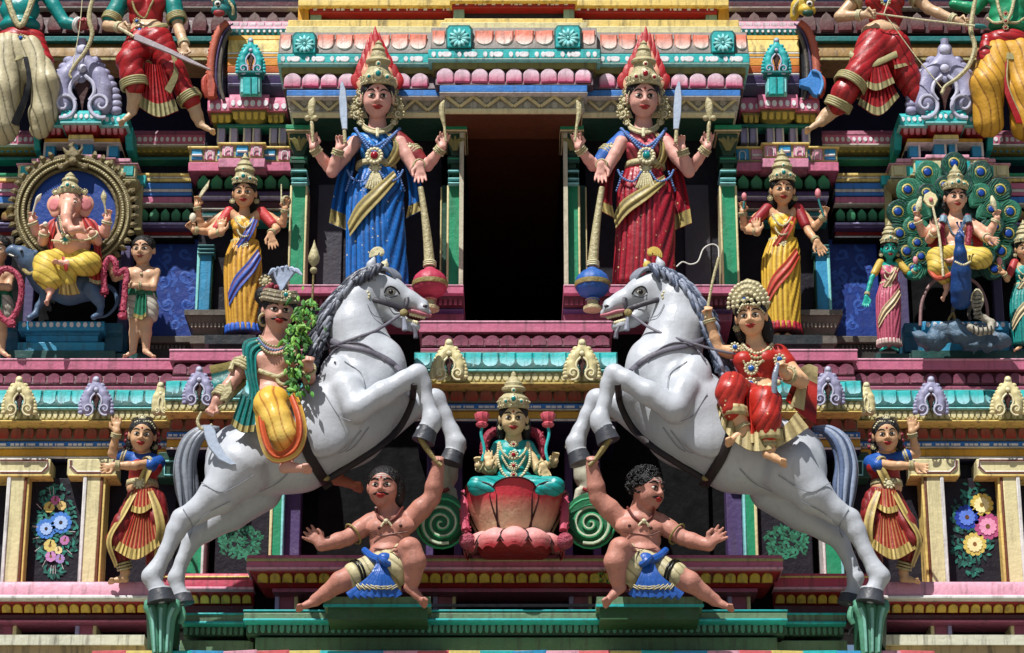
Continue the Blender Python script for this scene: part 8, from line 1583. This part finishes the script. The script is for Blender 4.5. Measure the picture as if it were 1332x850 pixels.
for m in (False, True):
    s_ = 'right' if m else 'left'
    kudu('cream scroll ornament on the %s wing cornice nearest the picture edge' % s_, 25 if not m else 25, 516, 42, 52, 56, ORNC, m)
    kudu('lilac scroll ornament on the %s wing cornice above the flower panel' % s_, 125, 516, 42, 52, 56, ORNL, m)
    kudu('slim cream scroll ornament at the corner of the %s cornice step' % s_, 209, 520, 40, 44, 62, ORNC, m, squeeze=.45)
    kudu('lilac scroll ornament on the %s inner cornice behind the rider' % s_, 259, 503, 40, 52, 92, ORNL, m)
    # large lilac crest above the shrine and turquoise crest by the barrel roof
    f = kudu('large lilac scroll crest on top of the %s shrine' % s_, 107, 106, 92, 96, -10, ORNL, m, None); f.tube('crest_stem', [(107, 62, 4, 5), (107, 52, 4, 6)], 1, ORNL)
    for sg in (-1, 1): scroll(f, 'side_curl', 107+sg*16, 84, 6, 8, 1.2, 1.5, ORNL, 2.6, sg=sg)
    f = kudu('turquoise scroll crest on its turquoise post, %s barrel roof' % s_, 326, 74, 36, 50, 4, TURQ, m, None)
    f.plate('post_top', [(309, 92), (343, 92), (343, 101), (309, 101)], 0, 16, TEAL); f.plate('post', [(312, 101), (340, 101), (340, 124), (312, 124)], -2, 12, TURQL); f.plate('post_inner', [(316, 101), (336, 101), (336, 124), (316, 124)], 4, 6, TURQ); f.plate('post_line', [(325, 101), (327, 101), (327, 124), (325, 124)], 8, 2, TEAL)
# ---- carved brackets under the hind hooves
def bracket(m):
    f = Fig('bracket', ('right' if m else 'left')+' green fluted bracket carrying the hind hooves of the white horse', 'bracket', 210, 846, 248, 'fluted brackets under the hooves', m, 672)
    GB = paint('#4f8a70', dirt=.35, rough=.4); GL = paint('#7fb8a8', dirt=.4, rough=.4)
    f.plate('block', [(190, 790), (232, 790), (230, 846), (192, 846)], -20, 40, DGREEN)
    for i, (xc, w_) in enumerate(((197, 13), (211, 12), (225, 13))):
        o = (i-1)*1.0
        f.tube('flute', [(xc-o*6, 850, 6, w_*.36), (xc-o*5, 830, 8, w_*.40), (xc-o*3, 805, 8, w_*.48), (xc+o*1, 792, 8, w_*.58), (xc+o*5, 786, 6, w_*.50), (xc+o*8, 788, 4, w_*.2)], 1, GB, seg=12, flat=.8)
        f.tube('flute_line', [(xc-o*6-2, 848, 11, 1.6), (xc-o*5-2, 826, 13, 1.8), (xc-o*3-2, 804, 14.5, 2), (xc+o*1-1, 791, 15, 2.4)], 1, GL, seg=6)
    f.tube('side_curl', [(236, 790, 0, 3), (238, 802, 0, 4), (234, 812, 0, 3)], 1, GB)
bracket(False); bracket(True)
# ---- painted flower panels
def panels(m):
    mirr(m); LV = [paint('#123e38', dirt=.1), paint('#1f5f52', dirt=.1), paint('#2b7a6a', dirt=.1)]
    h_ = empty('flower_painting', W(mx(71), 755, 14), ('right' if m else 'left')+' panel painting of a flower bunch between cream pillars', 'painting')
    if not m:
        leafpainting(h_, 72, 690, 29, 62, 13, LV, 230, 11, 4.2)
        for x, y, r_, c in ((60, 688, 13, '#3f78c4'), (79, 680, 14, '#3f78c4')): pflower(h_, x, y, r_, 13, c, '#5a3a18', 12)
        for x, y, r_, c in ((64, 660, 7, '#c8b25e'), (72, 651, 6, '#b8608c'), (80, 658, 6, '#c9b070'), (65, 710, 8, '#c8b86a'), (84, 703, 6, '#b070a0'), (66, 724, 7, '#b880b0'), (78, 727, 6, '#9a80b4'), (76, 716, 5, '#d8c890')): pflower(h_, x, y, r_, 13.6, c, '#7a5a30', 7)
        for i in range(14):
            a = random.uniform(0, 6.28); q = [(70+math.cos(a)*20, 690+math.sin(a)*46), (70+math.cos(a)*28, 690+math.sin(a)*57)]; V, F_ = sweepV([W(mx(u), v, 13.2) for u, v in q], .0035, 4); mesh_obj('painted_spray', V, F_, WHITE, h_)
        for x, y, r_ in ((60, 688, 8), (79, 680, 9)): pflower(h_, x, y, r_, 13.8, '#9ab8e4', '#2c1c10', 12)
    else:
        X = lambda x: 2*668-x
        leafpainting(h_, 72, 688, 28, 62, 13, LV, 210, 12, 4.5)
        for x, y, r_, c, cc in ((1258, 673, 16, '#1c3a9c', '#5a3a18'), (1285, 685, 17, '#a84a78', '#6a4a20'), (1277, 657, 15, '#c9b050', '#8a6a28'), (1268, 708, 15, '#c9b45a', '#8a5a28')): pflower(h_, X(x), y, r_, 13, c, cc, 12); pflower(h_, X(x), y, r_*.66, 13.8, {'#1c3a9c': '#5a7ad0', '#a84a78': '#d890b0'}.get(c, '#e8dca0'), cc, 12)
    mirr(False)
    mirr(m); g_ = empty('leaf_painting', W(mx(310), 735, 23), 'painted green leaves on the dark panel behind the %s horse hind legs' % ('right' if m else 'left'), 'painting')
    leafpainting(g_, 312, 705, 30, 22, 22, [paint('#1c5a40', dirt=.1), paint('#2c7a5c', dirt=.1)], 150, 21, 4.2); mirr(False)
panels(False); panels(True)
